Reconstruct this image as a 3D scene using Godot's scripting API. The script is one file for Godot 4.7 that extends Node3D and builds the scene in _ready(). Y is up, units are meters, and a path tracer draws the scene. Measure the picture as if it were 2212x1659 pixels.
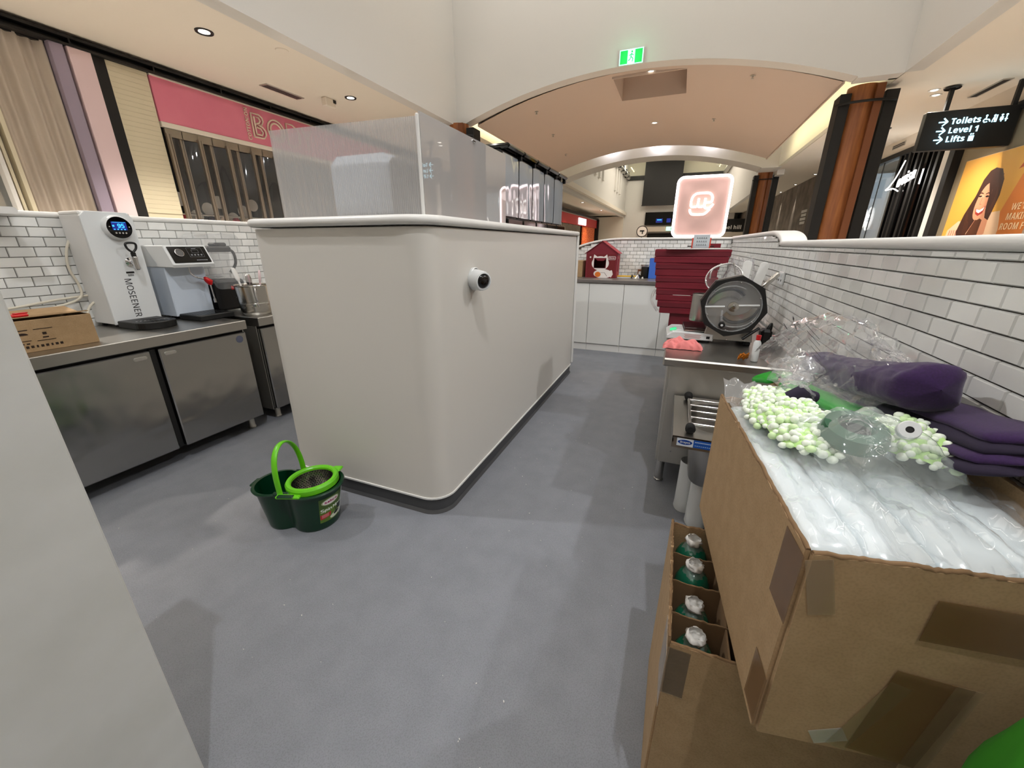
extends Node3D
# ---------------------------------------------------------------- helpers
var M := {}
var taken := {}
var rng := RandomNumberGenerator.new()

func mk(key: String, col: Color, rough := 0.6, metal := 0.0, o := {}) -> StandardMaterial3D:
	var a := StandardMaterial3D.new()
	a.resource_name = key
	a.albedo_color = col
	a.roughness = rough
	a.metallic = metal
	if col.a < 1.0: a.transparency = BaseMaterial3D.TRANSPARENCY_ALPHA
	for k in o: a.set(k, o[k])
	M[key] = a
	return a

func glow(key: String, col: Color, energy: float) -> StandardMaterial3D:
	return mk(key, col, 0.5, 0.0, {"emission_enabled": true, "emission": col, "emission_energy_multiplier": energy})

func noise_tex(freq: float, c0: Color, c1: Color, sd := 1, size := 256, oct := 4, p0 := 0.0, p1 := 1.0) -> NoiseTexture2D:
	var n := FastNoiseLite.new()
	n.seed = sd; n.frequency = freq; n.fractal_octaves = oct; n.noise_type = FastNoiseLite.TYPE_SIMPLEX_SMOOTH
	var g := Gradient.new()
	g.set_color(0, c0); g.set_color(1, c1); g.set_offset(0, p0); g.set_offset(1, p1)
	var t := NoiseTexture2D.new()
	t.width = size; t.height = size; t.seamless = true; t.noise = n; t.color_ramp = g
	return t

func bump_tex(freq: float, strength: float, sd := 1, size := 256, oct := 3) -> NoiseTexture2D:
	var t := noise_tex(freq, Color.BLACK, Color.WHITE, sd, size, oct)
	t.color_ramp = null; t.as_normal_map = true; t.bump_strength = strength
	return t

func tri(a: StandardMaterial3D, s: float, world := true) -> StandardMaterial3D:
	a.uv1_triplanar = true; a.uv1_world_triplanar = world; a.uv1_scale = Vector3(s, s, s)
	return a

func stn() -> SurfaceTool:
	var st := SurfaceTool.new(); st.begin(Mesh.PRIMITIVE_TRIANGLES); return st

func face3(st: SurfaceTool, a: Vector3, b: Vector3, c: Vector3, ref: Vector3) -> void:
	var n := (b - a).cross(c - a)
	if n.dot((a + b + c) / 3.0 - ref) > 0.0: st.add_vertex(a); st.add_vertex(c); st.add_vertex(b)
	else: st.add_vertex(a); st.add_vertex(b); st.add_vertex(c)

func face4(st: SurfaceTool, a: Vector3, b: Vector3, c: Vector3, d: Vector3, ref: Vector3) -> void:
	face3(st, a, b, c, ref); face3(st, a, c, d, ref)

# box with chamfered edges
func abox(st: SurfaceTool, c: Vector3, s: Vector3, bev := 0.0, xf := Transform3D.IDENTITY) -> void:
	st.set_smooth_group(-1)
	var h := s * 0.5
	bev = minf(bev, minf(h.x, minf(h.y, h.z)) * 0.95)
	var cc := xf * c
	if bev <= 0.0:
		for ax in 3:
			for sg in [-1.0, 1.0]:
				var p := []
				for k in [[-1, -1], [1, -1], [1, 1], [-1, 1]]:
					var v := Vector3()
					v[ax] = sg * h[ax]; v[(ax + 1) % 3] = k[0] * h[(ax + 1) % 3]; v[(ax + 2) % 3] = k[1] * h[(ax + 2) % 3]
					p.append(xf * (c + v))
				face4(st, p[0], p[1], p[2], p[3], cc)
		return
	for ax in 3:
		var u := (ax + 1) % 3
		var w := (ax + 2) % 3
		for sg in [-1.0, 1.0]:
			var p := []
			for k in [[-1, -1], [1, -1], [1, 1], [-1, 1]]:
				var v := Vector3()
				v[ax] = sg * h[ax]; v[u] = k[0] * (h[u] - bev); v[w] = k[1] * (h[w] - bev)
				p.append(xf * (c + v))
			face4(st, p[0], p[1], p[2], p[3], cc)
			for sw in [-1.0, 1.0]:   # edge along ax between +-u and +-w
				var q := []
				for k in [[-1, 0], [1, 0], [1, 1], [-1, 1]]:
					var v := Vector3()
					v[ax] = k[0] * (h[ax] - bev)
					v[u] = sg * (h[u] - (bev if k[1] == 1 else 0.0)); v[w] = sw * (h[w] - (0.0 if k[1] == 1 else bev))
					q.append(xf * (c + v))
				face4(st, q[0], q[1], q[2], q[3], cc)
	for sx in [-1, 1]:
		for sy in [-1, 1]:
			for sz in [-1, 1]:
				var q := Vector3(sx * h.x, sy * h.y, sz * h.z)
				face3(st, xf * (c + q - Vector3(0, sy * bev, sz * bev)), xf * (c + q - Vector3(sx * bev, 0, sz * bev)), xf * (c + q - Vector3(sx * bev, sy * bev, 0)), cc)

# surface of revolution round local y, profile of (radius, y); profile runs from bottom outside to top
func alathe(st: SurfaceTool, prof: Array, n := 24, xf := Transform3D.IDENTITY, flat := false, flip := false) -> void:
	var grp := 1
	for i in prof.size() - 1:
		var p: Vector2 = prof[i]
		var q: Vector2 = prof[i + 1]
		if p.distance_to(q) < 1e-6: continue
		if i > 0:
			var o: Vector2 = prof[i - 1]
			if absf((p - o).angle_to(q - p)) > 0.6: grp += 1
		st.set_smooth_group(-1 if flat else grp)
		for k in n:
			var a0 := TAU * k / n
			var a1 := TAU * (k + 1) / n
			var A := xf * Vector3(p.x * cos(a0), p.y, p.x * sin(a0))
			var B := xf * Vector3(p.x * cos(a1), p.y, p.x * sin(a1))
			var C := xf * Vector3(q.x * cos(a1), q.y, q.x * sin(a1))
			var D := xf * Vector3(q.x * cos(a0), q.y, q.x * sin(a0))
			if flip:
				var t := A; A = B; B = t; t = C; C = D; D = t
			if p.x > 1e-6: st.add_vertex(A); st.add_vertex(B); st.add_vertex(C)
			if q.x > 1e-6: st.add_vertex(A); st.add_vertex(C); st.add_vertex(D)
			if p.x <= 1e-6 and q.x > 1e-6: pass

func atube(st: SurfaceTool, pts: Array, r, n := 8, caps := true, flatten := 1.0, up := Vector3.UP) -> void:
	var rings := []
	var pn := Vector3.ZERO
	for i in pts.size():
		var d: Vector3 = (pts[mini(i + 1, pts.size() - 1)] - pts[maxi(i - 1, 0)]).normalized()
		var side := d.cross(up)
		if i == 0:
			if side.length() < 0.05: side = d.cross(Vector3.RIGHT)
			if side.length() < 0.05: side = d.cross(Vector3.BACK)
		else:
			side = pn - d * pn.dot(d)
		side = side.normalized()
		pn = side
		var up2 := side.cross(d).normalized()
		var rr: float = r[i] if r is Array else r
		var ring := []
		for k in n:
			var a := TAU * k / n
			ring.append(pts[i] + side * cos(a) * rr + up2 * sin(a) * rr * flatten)
		rings.append(ring)
	st.set_smooth_group(1)
	for i in pts.size() - 1:
		var ref: Vector3 = (pts[i] + pts[i + 1]) * 0.5
		for k in n:
			var k2 := (k + 1) % n
			face4(st, rings[i][k], rings[i][k2], rings[i + 1][k2], rings[i + 1][k], ref)
	if caps:
		st.set_smooth_group(-1)
		for e in [0, pts.size() - 1]:
			var ref2: Vector3 = pts[1] if e == 0 else pts[pts.size() - 2]
			for k in n: face3(st, pts[e], rings[e][k], rings[e][(k + 1) % n], ref2)

func smooth_path(pts: Array, n := 6) -> Array:
	var c := Curve3D.new()
	for i in pts.size():
		var t: Vector3 = (pts[mini(i + 1, pts.size() - 1)] - pts[maxi(i - 1, 0)]) / 6.0
		c.add_point(pts[i], -t, t)
	var out := []
	for i in pts.size() - 1:
		for k in n: out.append(c.sample(i, float(k) / n))
	out.append(pts[pts.size() - 1])
	return out

# polygon in local xy, extruded along z from z0 to z1
func aprism(st: SurfaceTool, poly: PackedVector2Array, z0: float, z1: float, xf := Transform3D.IDENTITY, smooth_side := false, bev := 0.0) -> void:
	var idx := Geometry2D.triangulate_polygon(poly)
	if Geometry2D.is_polygon_clockwise(poly):
		poly = poly.duplicate(); poly.reverse(); idx = Geometry2D.triangulate_polygon(poly)
	var top := poly
	if bev > 0.0:
		top = PackedVector2Array()
		for i in poly.size():
			var a := poly[(i - 1 + poly.size()) % poly.size()]
			var b := poly[i]
			var c := poly[(i + 1) % poly.size()]
			var n1 := (b - a).normalized().orthogonal()
			var n2 := (c - b).normalized().orthogonal()
			var nn := (n1 + n2).normalized()
			top.append(b + nn * bev / maxf(0.3, nn.dot(n1)))
		# orthogonal() points to the right of travel or left depending on y axis: keep the inner one
		if absf(_area(top)) > absf(_area(poly)):
			for i in poly.size(): top[i] = poly[i] * 2.0 - top[i]
	st.set_smooth_group(-1)
	for side in 2:
		var z := z1 if side == 1 else z0
		var ref := Vector3(0, 0, z - (1.0 if side == 1 else -1.0))
		for t in range(0, idx.size(), 3):
			var P := []
			for k in 3:
				var v: Vector2 = top[idx[t + k]]
				P.append(Vector3(v.x, v.y, z))
			var n: Vector3 = (P[1] - P[0]).cross(P[2] - P[0])
			if (n.z > 0.0) == (side == 1): st.add_vertex(xf * P[0]); st.add_vertex(xf * P[2]); st.add_vertex(xf * P[1])
			else: st.add_vertex(xf * P[0]); st.add_vertex(xf * P[1]); st.add_vertex(xf * P[2])
	st.set_smooth_group(1 if smooth_side else -1)
	var lay := [[poly, z0], [poly, z1]] if bev <= 0.0 else [[top, z0], [poly, z0 + bev * signf(z1 - z0)], [poly, z1 - bev * signf(z1 - z0)], [top, z1]]
	for l in lay.size() - 1:
		for i in poly.size():
			var j := (i + 1) % poly.size()
			var a := Vector3(lay[l][0][i].x, lay[l][0][i].y, lay[l][1])
			var b := Vector3(lay[l][0][j].x, lay[l][0][j].y, lay[l][1])
			var c := Vector3(lay[l + 1][0][j].x, lay[l + 1][0][j].y, lay[l + 1][1])
			var d := Vector3(lay[l + 1][0][i].x, lay[l + 1][0][i].y, lay[l + 1][1])
			# counter-clockwise polygon: outward is to the right of travel
			for t in [[a, c, b], [a, d, c]] if z1 > z0 else [[a, b, c], [a, c, d]]:
				for v in t: st.add_vertex(xf * v)

func _area(p: PackedVector2Array) -> float:
	var s := 0.0
	for i in p.size(): s += p[i].cross(p[(i + 1) % p.size()])
	return s * 0.5

# grid surface from a callable (u, v) -> Vector3, with uvs
func agrid(st: SurfaceTool, nu: int, nv: int, f: Callable, flip := false) -> void:
	st.set_smooth_group(1)
	var P := []
	for i in nu + 1:
		var row := []
		for j in nv + 1: row.append(f.call(float(i) / nu, float(j) / nv))
		P.append(row)
	for i in nu:
		for j in nv:
			var q := [[i, j], [i + 1, j], [i + 1, j + 1], [i, j + 1]]
			for t in ([[0, 1, 2], [0, 2, 3]] if flip else [[0, 2, 1], [0, 3, 2]]):
				for k in t:
					st.set_uv(Vector2(float(q[k][0]) / nu, float(q[k][1]) / nv))
					st.add_vertex(P[q[k][0]][q[k][1]])

func rrect(w: float, h: float, r: float, n := 5, c := Vector2.ZERO) -> PackedVector2Array:
	var p := PackedVector2Array()
	for q in 4:
		var cx := (w * 0.5 - r) * (1 if q == 0 or q == 3 else -1)
		var cy := (h * 0.5 - r) * (1 if q < 2 else -1)
		for k in n + 1:
			var a := PI * 0.5 * (q + float(k) / n)
			p.append(c + Vector2(cx + r * cos(a), cy + r * sin(a)))
	return p

func part(called: String, st: SurfaceTool, mat: Material, parent: Node = null, label := "", kind := "") -> MeshInstance3D:
	st.index(); st.generate_normals()
	var o := MeshInstance3D.new()
	o.mesh = st.commit()
	return place(called, o, mat, parent, label, kind)

func place(called: String, o: MeshInstance3D, mat: Material, parent: Node = null, label := "", kind := "") -> MeshInstance3D:
	o.name = called if parent else numbered(called)
	for i in o.mesh.get_surface_count(): o.set_surface_override_material(i, mat)
	if label: o.set_meta("label", label)
	if kind: o.set_meta("kind", kind)
	(parent if parent else self).add_child(o, true)
	return o

func numbered(called: String) -> String:
	taken[called] = taken.get(called, -1) + 1
	return called if taken[called] == 0 else "%s_%03d" % [called, taken[called]]

func thing(called: String, label: String, category: String, at := Vector3.ZERO, turn := 0.0, group := "") -> Node3D:
	var o := Node3D.new()
	o.name = numbered(called)
	add_child(o)
	o.position = at; o.rotation.y = turn
	tag(o, label, category, group)
	return o

func tag(o: Node, label: String, category: String, group := "") -> Node:
	o.set_meta("label", label); o.set_meta("category", category)
	if group: o.set_meta("group", group)
	return o

func setting(called: String, at := Vector3.ZERO) -> Node3D:
	var o := Node3D.new()
	o.name = called; o.position = at; o.set_meta("kind", "structure")
	add_child(o)
	return o

func bx(called: String, c: Vector3, s: Vector3, mat: Material, parent: Node = null, bev := 0.0, label := "") -> MeshInstance3D:
	var st := stn()
	abox(st, c, s, bev)
	var o := part(called, st, mat, parent, label)
	return o

func sbox(called: String, c: Vector3, s: Vector3, mat: Material, bev := 0.0) -> MeshInstance3D:
	var o := bx(called, c, s, mat, null, bev)
	o.set_meta("kind", "structure")
	return o

# flat sheet with uvs: a top left, b top right, c bottom right, d bottom left as it reads
func sheet(called: String, a: Vector3, b: Vector3, c: Vector3, d: Vector3, mat: Material, parent: Node = null, label := "") -> MeshInstance3D:
	var st := stn()
	st.set_smooth_group(-1)
	var uv := [Vector2(0, 0), Vector2(1, 0), Vector2(1, 1), Vector2(0, 1)]
	var p := [a, b, c, d]
	for k in [0, 1, 2, 0, 2, 3]:
		st.set_uv(uv[k]); st.add_vertex(p[k])
	return part(called, st, mat, parent, label)

func text(called: String, s: String, cap: float, depth: float, xf: Transform3D, mat: Material, parent: Node, bold := false, font := "Droid Sans", label := "") -> MeshInstance3D:
	var f := SystemFont.new()
	f.font_names = PackedStringArray([font])
	f.font_weight = 700 if bold else 400
	var t := TextMesh.new()
	t.font = f; t.text = s; t.font_size = 48; t.pixel_size = cap / (48.0 * 0.714); t.depth = depth
	t.curve_step = 1.5
	var o := MeshInstance3D.new()
	o.mesh = t; o.transform = xf
	return place(called, o, mat, parent, label)

func basis_facing(n: Vector3, up := Vector3.UP) -> Basis:
	var z := n.normalized()
	var x := up.cross(z).normalized()
	return Basis(x, z.cross(x), z)

# pictures
func ipoly(im: Image, pts: PackedVector2Array, col: Color) -> void:
	var lo := pts[0]
	var hi := pts[0]
	for p in pts: lo = lo.min(p); hi = hi.max(p)
	for y in range(maxi(0, int(lo.y)), mini(im.get_height(), int(hi.y) + 1)):
		for x in range(maxi(0, int(lo.x)), mini(im.get_width(), int(hi.x) + 1)):
			if Geometry2D.is_point_in_polygon(Vector2(x + 0.5, y + 0.5), pts): im.set_pixel(x, y, col)

func iell(im: Image, c: Vector2, r: Vector2, col: Color, rot := 0.0) -> void:
	var p := PackedVector2Array()
	for k in 28: p.append(c + Vector2(r.x * cos(TAU * k / 28), r.y * sin(TAU * k / 28)).rotated(rot))
	ipoly(im, p, col)

func iline(im: Image, pts: Array, w: float, col: Color) -> void:
	for i in pts.size() - 1:
		var d: Vector2 = (pts[i + 1] - pts[i]).normalized().orthogonal() * w * 0.5
		ipoly(im, PackedVector2Array([pts[i] + d, pts[i + 1] + d, pts[i + 1] - d, pts[i] - d]), col)
		iell(im, pts[i + 1], Vector2(w, w) * 0.5, col)

func picmat(key: String, im: Image, rough := 0.5, emit := 0.0) -> StandardMaterial3D:
	var t := ImageTexture.create_from_image(im)
	var a := mk(key, Color.WHITE, rough, 0.0, {"albedo_texture": t})
	if emit > 0.0:
		a.emission_enabled = true; a.emission = Color.WHITE; a.emission_texture = t; a.emission_operator = BaseMaterial3D.EMISSION_OP_MULTIPLY; a.emission_energy_multiplier = emit
	return a

func lamp(l: Light3D, at: Vector3, energy: float, col: Color, size := 0.05, parent: Node = null) -> Light3D:
	l.light_energy = energy; l.light_color = col; l.shadow_enabled = true; l.light_size = size
	l.name = "light"
	(parent if parent else self).add_child(l, true)
	l.position = at
	if l is OmniLight3D: l.omni_range = 60.0; l.omni_attenuation = 2.0
	if l is SpotLight3D: l.spot_range = 60.0; l.spot_attenuation = 2.0
	return l

func aim(l: Node3D, target: Vector3) -> void:
	var d := target - l.global_position
	l.look_at(target, Vector3.RIGHT if absf(d.normalized().y) > 0.95 else Vector3.UP)

# ---------------------------------------------------------------- camera, light, exposure
const KIOSK_R := 0.62      # inner face of the right tiled wall
const KIOSK_L := -3.72     # inner face of the left tiled wall
const BACK_Z := -6.05      # inner face of the back tiled wall
const SOFFIT := 3.6

func _ready() -> void:
	rng.seed = 7
	var cam := Camera3D.new()
	cam.name = "camera"
	cam.position = Vector3(0, 1.4, 0)
	cam.rotation_degrees = Vector3(-19.6, 21.96, 0)
	cam.fov = 88.6
	cam.near = 0.03; cam.far = 200.0
	cam.current = true
	add_child(cam)
	var env := Environment.new()
	env.background_mode = Environment.BG_COLOR
	env.background_color = Color(0.01, 0.01, 0.012)
	env.tonemap_mode = Environment.TONE_MAPPER_LINEAR
	env.tonemap_exposure = 0.75
	env.sdfgi_enabled = true; env.ssao_enabled = true; env.ssil_enabled = true
	var we := WorldEnvironment.new()
	we.name = "environment"; we.environment = env
	add_child(we)
	materials()
	hall_lights()
	build_structure()
	build_kiosk_walls()
	build_mall_left()
	build_mall_right()
	build_mall_far()
	build_island()
	build_left_bench()
	build_back_counter()
	build_right_bench()
	build_cartons()
	build_bucket()
	build_crumbs()

func hall_lights() -> void:
	# luminous panels in the high ceiling over the open hall
	var where := ["above the arch end", "above the island", "behind the camera"]
	var k := 0
	for p in [[Vector3(-1.0, 7.44, -4.6), Vector2(3.4, 2.6), 3.0], [Vector3(-1.0, 7.44, 0.2), Vector2(3.4, 2.6), 2.0], [Vector3(-1.0, 7.44, 5.0), Vector2(3.4, 2.6), 6.0]]:
		var t := thing("ceiling_light_panel", "large luminous panel in the high hall ceiling " + where[k], "light", p[0], 0.0, "panels in the high ceiling")
		k += 1
		bx("frame", Vector3(0, 0.03, 0), Vector3(p[1].x + 0.1, 0.06, p[1].y + 0.1), M.white_paint, t, 0.01)
		bx("diffuser", Vector3(0, -0.005, 0), Vector3(p[1].x, 0.01, p[1].y), M.panel_glow, t)
		var l := AreaLight3D.new()
		l.area_size = p[1]; l.area_normalize_energy = true
		lamp(l, Vector3(0, -0.03, 0), p[2], Color(0.985, 0.99, 1.0), 0.05, t)
		l.rotation_degrees = Vector3(-90, 0, 0)
	# linear wall washers high on the hall walls
	wall_washer("linear wall washer high above the arch", Vector3(-0.93, 7.0, -6.9), Vector3(-0.93, 4.6, -8.0), Vector3.RIGHT, 6.0, 8.0)
	wall_washer("linear wall washer high on the left hall wall", Vector3(-3.4, 7.0, -2.0), Vector3(-4.4, 4.4, -2.0), Vector3.BACK, 9.0, 7.0)
	wall_washer("linear wall washer high on the right hall wall", Vector3(1.54, 7.0, -2.0), Vector3(2.54, 4.4, -2.0), Vector3.BACK, 9.0, 7.0)
	# small spots clamped on the side walls of the hall, out of the frame: they draw the hard shadows of the low walls
	k = 0
	for p in [[Vector3(2.36, 4.3, -3.3), Vector3(-0.8, 0, -3.6), 6.5], [Vector3(2.36, 4.3, -0.6), Vector3(-0.9, 0, -1.6), 4.5], [Vector3(-4.2, 4.6, -0.6), Vector3(0.6, 1.25, -3.1), 9.5]]:
		spot_fitting(p[0], p[1], p[2], ["small white spotlight on the right hall wall opposite the island", "small white spotlight on the right hall wall beside the camera", "small white spotlight on the left hall wall"][k], 62.0 if k < 2 else 36.0)
		k += 1
	# stronger spots under the high ceiling that light the back of the kiosk
	spot_fitting(Vector3(1.0, 7.3, 1.1), Vector3(-0.6, 0.0, -3.0), 19.0, "ceiling spotlight behind the camera aimed along the aisle", 44.0)

func wall_washer(label: String, at: Vector3, target: Vector3, along: Vector3, length: float, energy: float) -> void:
	var t := thing("wall_washer", label, "light", at)
	var s := along.abs() * length + (Vector3.ONE - along.abs()) * 0.1
	bx("housing", Vector3(0, 0.06, 0), s, M.white_paint, t, 0.01)
	st_hanger(t, along, length)
	var l := AreaLight3D.new()
	l.area_size = Vector2(length - 0.1, 0.08); l.area_normalize_energy = true
	lamp(l, Vector3(0, -0.01, 0), energy, Color(1.0, 0.985, 0.96), 0.05, t)
	var z := (at - target).normalized()
	var x := along
	l.basis = Basis(x, z.cross(x).normalized(), z)
	var q := stn()
	abox(q, Vector3(0, 0.003, 0), s * 0.98 + along.abs() * 0.0 - Vector3(0, 0.09, 0), 0.0)
	part("diffuser", q, M.panel_glow, t)

func st_hanger(t: Node3D, along: Vector3, length: float) -> void:
	for s in [-0.4, 0.4]:
		var q := stn()
		atube(q, [along * length * s + Vector3(0, 0.1, 0), along * length * s + Vector3(0, 0.5, 0)], 0.01, 6)
		part("hanger_rod", q, M.white_paint, t)

func spot_fitting(at: Vector3, target: Vector3, energy: float, label: String, angle := 62.0) -> void:
	var t := thing("wall_spotlight", label, "light", at)
	var d := (target - at).normalized()
	var st := stn()
	alathe(st, [Vector2(0, -0.12), Vector2(0.05, -0.12), Vector2(0.06, 0.05), Vector2(0.052, 0.05), Vector2(0.05, 0.02), Vector2(0, 0.02)], 20, Transform3D(Basis(d.cross(Vector3.FORWARD).normalized(), d, d.cross(Vector3.FORWARD).normalized().cross(d)), Vector3.ZERO))
	part("lamp_head", st, M.white_paint, t)
	st = stn()
	var s := -1.0 if at.x < 0 else 1.0
	atube(st, [-d * 0.1, Vector3(s * 0.17, 0.05, 0) if at.y < 6.0 else Vector3(0, 7.5 - at.y, 0)], 0.012, 8)
	part("bracket", st, M.white_paint, t)
	st = stn()
	alathe(st, [Vector2(0.05, 0.024), Vector2(0, 0.026)], 20, Transform3D(Basis(d.cross(Vector3.FORWARD).normalized(), d, d.cross(Vector3.FORWARD).normalized().cross(d)), Vector3.ZERO))
	part("lens", st, M.lamp_glow, t)
	var l := SpotLight3D.new()
	lamp(l, d * 0.07, energy, Color(0.985, 0.99, 1.0), 0.05, t)
	l.spot_angle = angle; l.spot_angle_attenuation = 0.6
	aim(l, target)

# ---------------------------------------------------------------- materials
func materials() -> void:
	mk("white_paint", Color(0.86, 0.85, 0.83), 0.75)
	mk("hall_paint", Color(0.84, 0.83, 0.81), 0.85)
	mk("soffit_paint", Color(0.90, 0.865, 0.81), 0.85)
	mk("vault_paint", Color(0.795, 0.725, 0.67), 0.85)
	mk("cove_paint", Color(0.88, 0.86, 0.78), 0.85)
	glow("panel_glow", Color(1.0, 0.97, 0.92), 0.9)
	glow("lamp_glow", Color(1.0, 0.97, 0.92), 6.0)
	glow("strip_glow", Color(1.0, 0.9, 0.66), 3.0)
	# floor: grey safety vinyl, fine flecks over faint clouds
	var fl := mk("floor_vinyl", Color.WHITE, 0.62)
	fl.albedo_texture = noise_tex(0.012, Color(0.482, 0.492, 0.517), Color(0.503, 0.513, 0.538), 3, 512, 5, 0.2, 0.8)
	fl.detail_enabled = true
	fl.detail_albedo = noise_tex(0.45, Color(0.90, 0.90, 0.90), Color(1, 1, 1), 9, 512, 2, 0.24, 0.5)
	fl.detail_blend_mode = BaseMaterial3D.BLEND_MODE_MUL
	tri(fl, 0.9)
	mk("mall_floor", Color(0.86, 0.85, 0.83), 0.35)
	var tn := noise_tex(0.02, Color(0.90, 0.90, 0.895), Color(0.95, 0.95, 0.945), 5, 128, 3)
	for k in 3:
		var a := mk("tile%d" % k, [Color(0.97, 0.97, 0.96), Color(1, 1, 0.99), Color(0.93, 0.93, 0.92)][k], 0.09)
		a.albedo_texture = tn
		a.normal_enabled = true; a.normal_texture = bump_tex(0.012, 1.2, 20 + k, 128, 2); a.normal_scale = 0.25
		tri(a, 1.7)
	mk("grout", Color(0.40, 0.385, 0.36), 0.95)
	mk("cap_white", Color(0.88, 0.875, 0.86), 0.38)
	mk("gloss_white", Color(0.89, 0.885, 0.875), 0.22)
	mk("island_white", Color(0.83, 0.815, 0.785), 0.42)
	mk("cabinet_white", Color(0.87, 0.87, 0.855), 0.3)
	mk("skirting_grey", Color(0.27, 0.27, 0.275), 0.5)
	# stainless steel: brushed grain and a slightly wavy sheet
	var ss := mk("steel", Color(0.70, 0.69, 0.67), 0.3, 1.0)
	ss.normal_enabled = true; ss.normal_texture = bump_tex(0.006, 5.0, 33, 256, 2); ss.normal_scale = 0.16
	tri(ss, 1.3)
	var sd := mk("steel_door", Color(0.66, 0.655, 0.645), 0.24, 1.0)
	sd.normal_enabled = true; sd.normal_texture = bump_tex(0.009, 6.0, 35, 256, 2); sd.normal_scale = 0.22
	tri(sd, 1.6)
	mk("steel_bright", Color(0.78, 0.77, 0.75), 0.16, 1.0)
	mk("steel_dull", Color(0.78, 0.77, 0.745), 0.46, 1.0)
	mk("chrome", Color(0.85, 0.85, 0.86), 0.06, 1.0)
	mk("black_plastic", Color(0.035, 0.035, 0.037), 0.45)
	mk("black_gloss", Color(0.02, 0.02, 0.022), 0.08)
	mk("black_metal", Color(0.055, 0.052, 0.05), 0.5)
	mk("rubber", Color(0.03, 0.03, 0.03), 0.8)
	mk("white_plastic", Color(0.86, 0.87, 0.87), 0.3)
	mk("pale_blue_plastic", Color(0.78, 0.82, 0.87), 0.3)
	mk("cable_cream", Color(0.84, 0.81, 0.74), 0.5)
	mk("red_plastic", Color(0.75, 0.03, 0.06), 0.35)
	mk("bucket_green", Color(0.005, 0.19, 0.105), 0.3)
	mk("lime_plastic", Color(0.40, 0.76, 0.10), 0.32)
	mk("bright_green", Color(0.03, 0.62, 0.14), 0.3)
	mk("clear_plastic", Color(0.94, 0.96, 0.98, 0.06), 0.05, 0.0, {"metallic_specular": 0.6})
	mk("clear_hard", Color(0.9, 0.92, 0.93, 0.05), 0.03, 0.0, {"metallic_specular": 0.6})
	mk("film", Color(0.93, 0.94, 0.95, 0.14), 0.08, 0.0, {"metallic_specular": 0.6})
	mk("milky_film", Color(0.92, 0.96, 0.95, 0.17), 0.06, 0.0, {"metallic_specular": 0.6})
	mk("thin_film", Color(0.9, 0.92, 0.95, 0.02), 0.08, 0.0, {"metallic_specular": 0.35})
	mk("slicer_grey", Color(0.60, 0.59, 0.57), 0.45, 0.3)
	mk("glass", Color(0.8, 0.85, 0.85, 0.08), 0.02)
	mk("dark_glass", Color(0.03, 0.035, 0.04, 0.55), 0.03)
	mk("ribbed_acrylic", Color(0.80, 0.79, 0.78, 0.56), 0.2)
	mk("hazy_acrylic", Color(0.70, 0.685, 0.675, 0.82), 0.008, 0.0, {"metallic_specular": 0.8})
	var kb := noise_tex(0.03, Color(0.64, 0.525, 0.38), Color(0.67, 0.555, 0.41), 12, 256, 4, 0.2, 0.8)
	var kr := mk("kraft", Color(1, 1, 1), 0.85); kr.albedo_texture = kb
	kr.detail_enabled = true; kr.detail_blend_mode = BaseMaterial3D.BLEND_MODE_MUL
	kr.detail_albedo = noise_tex(0.3, Color(0.94, 0.94, 0.94), Color(1, 1, 1), 14, 256, 2, 0.3, 0.5)
	tri(kr, 2.2)
	mk("kraft_edge", Color(0.47, 0.365, 0.25), 0.9)
	mk("tape", Color(0.50, 0.37, 0.24, 0.42), 0.25, 0.0, {"metallic_specular": 0.35})
	mk("tape_clear", Color(0.66, 0.56, 0.43, 0.30), 0.2, 0.0, {"metallic_specular": 0.4})
	mk("red_card", Color(0.47, 0.09, 0.155), 0.5)
	mk("red_card_dark", Color(0.41, 0.07, 0.13), 0.55)
	mk("pink_card", Color(0.62, 0.18, 0.24), 0.6)
	var pc := mk("pink_cloth", Color(0.87, 0.50, 0.49), 0.95)
	pc.rim_enabled = true; pc.rim = 0.5
	var pu := mk("purple_cloth", Color(1, 1, 1), 0.95)
	pu.albedo_texture = noise_tex(0.25, Color(0.155, 0.06, 0.235), Color(0.225, 0.10, 0.315), 41, 256, 3, 0.2, 0.8)
	pu.rim_enabled = true; pu.rim = 0.35; pu.rim_tint = 0.7
	tri(pu, 3.0)
	mk("navy_cloth", Color(0.145, 0.11, 0.19), 0.95)
	mk("mop_green", Color(0.73, 0.88, 0.56), 0.95)
	mk("mop_pale", Color(0.83, 0.93, 0.72), 0.95)
	mk("mop_white", Color(0.92, 0.95, 0.89), 0.95)
	var tb := mk("timber", Color(1, 1, 1), 0.45)
	tb.albedo_texture = noise_tex(0.02, Color(0.50, 0.29, 0.15), Color(0.63, 0.39, 0.21), 51, 256, 4, 0.2, 0.8)
	tb.uv1_triplanar = true; tb.uv1_world_triplanar = true; tb.uv1_scale = Vector3(3.0, 0.25, 3.0)
	mk("timber_brown", Color(0.46, 0.26, 0.13), 0.5)
	mk("beam_brown", Color(0.035, 0.028, 0.023), 0.6)
	var cn := mk("concrete", Color.WHITE, 0.85)
	cn.albedo_texture = noise_tex(0.02, Color(0.40, 0.365, 0.33), Color(0.52, 0.48, 0.44), 61, 256, 5, 0.2, 0.8)
	tri(cn, 0.3)
	var pk := mk("pink_sign", Color.WHITE, 0.7)
	pk.albedo_texture = noise_tex(0.02, Color(0.86, 0.475, 0.56), Color(0.89, 0.515, 0.595), 62, 128, 4)
	tri(pk, 0.5)
	mk("letter_cream", Color(0.87, 0.78, 0.70), 0.6)
	mk("lavender", Color(0.62, 0.57, 0.635), 0.8)
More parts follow.
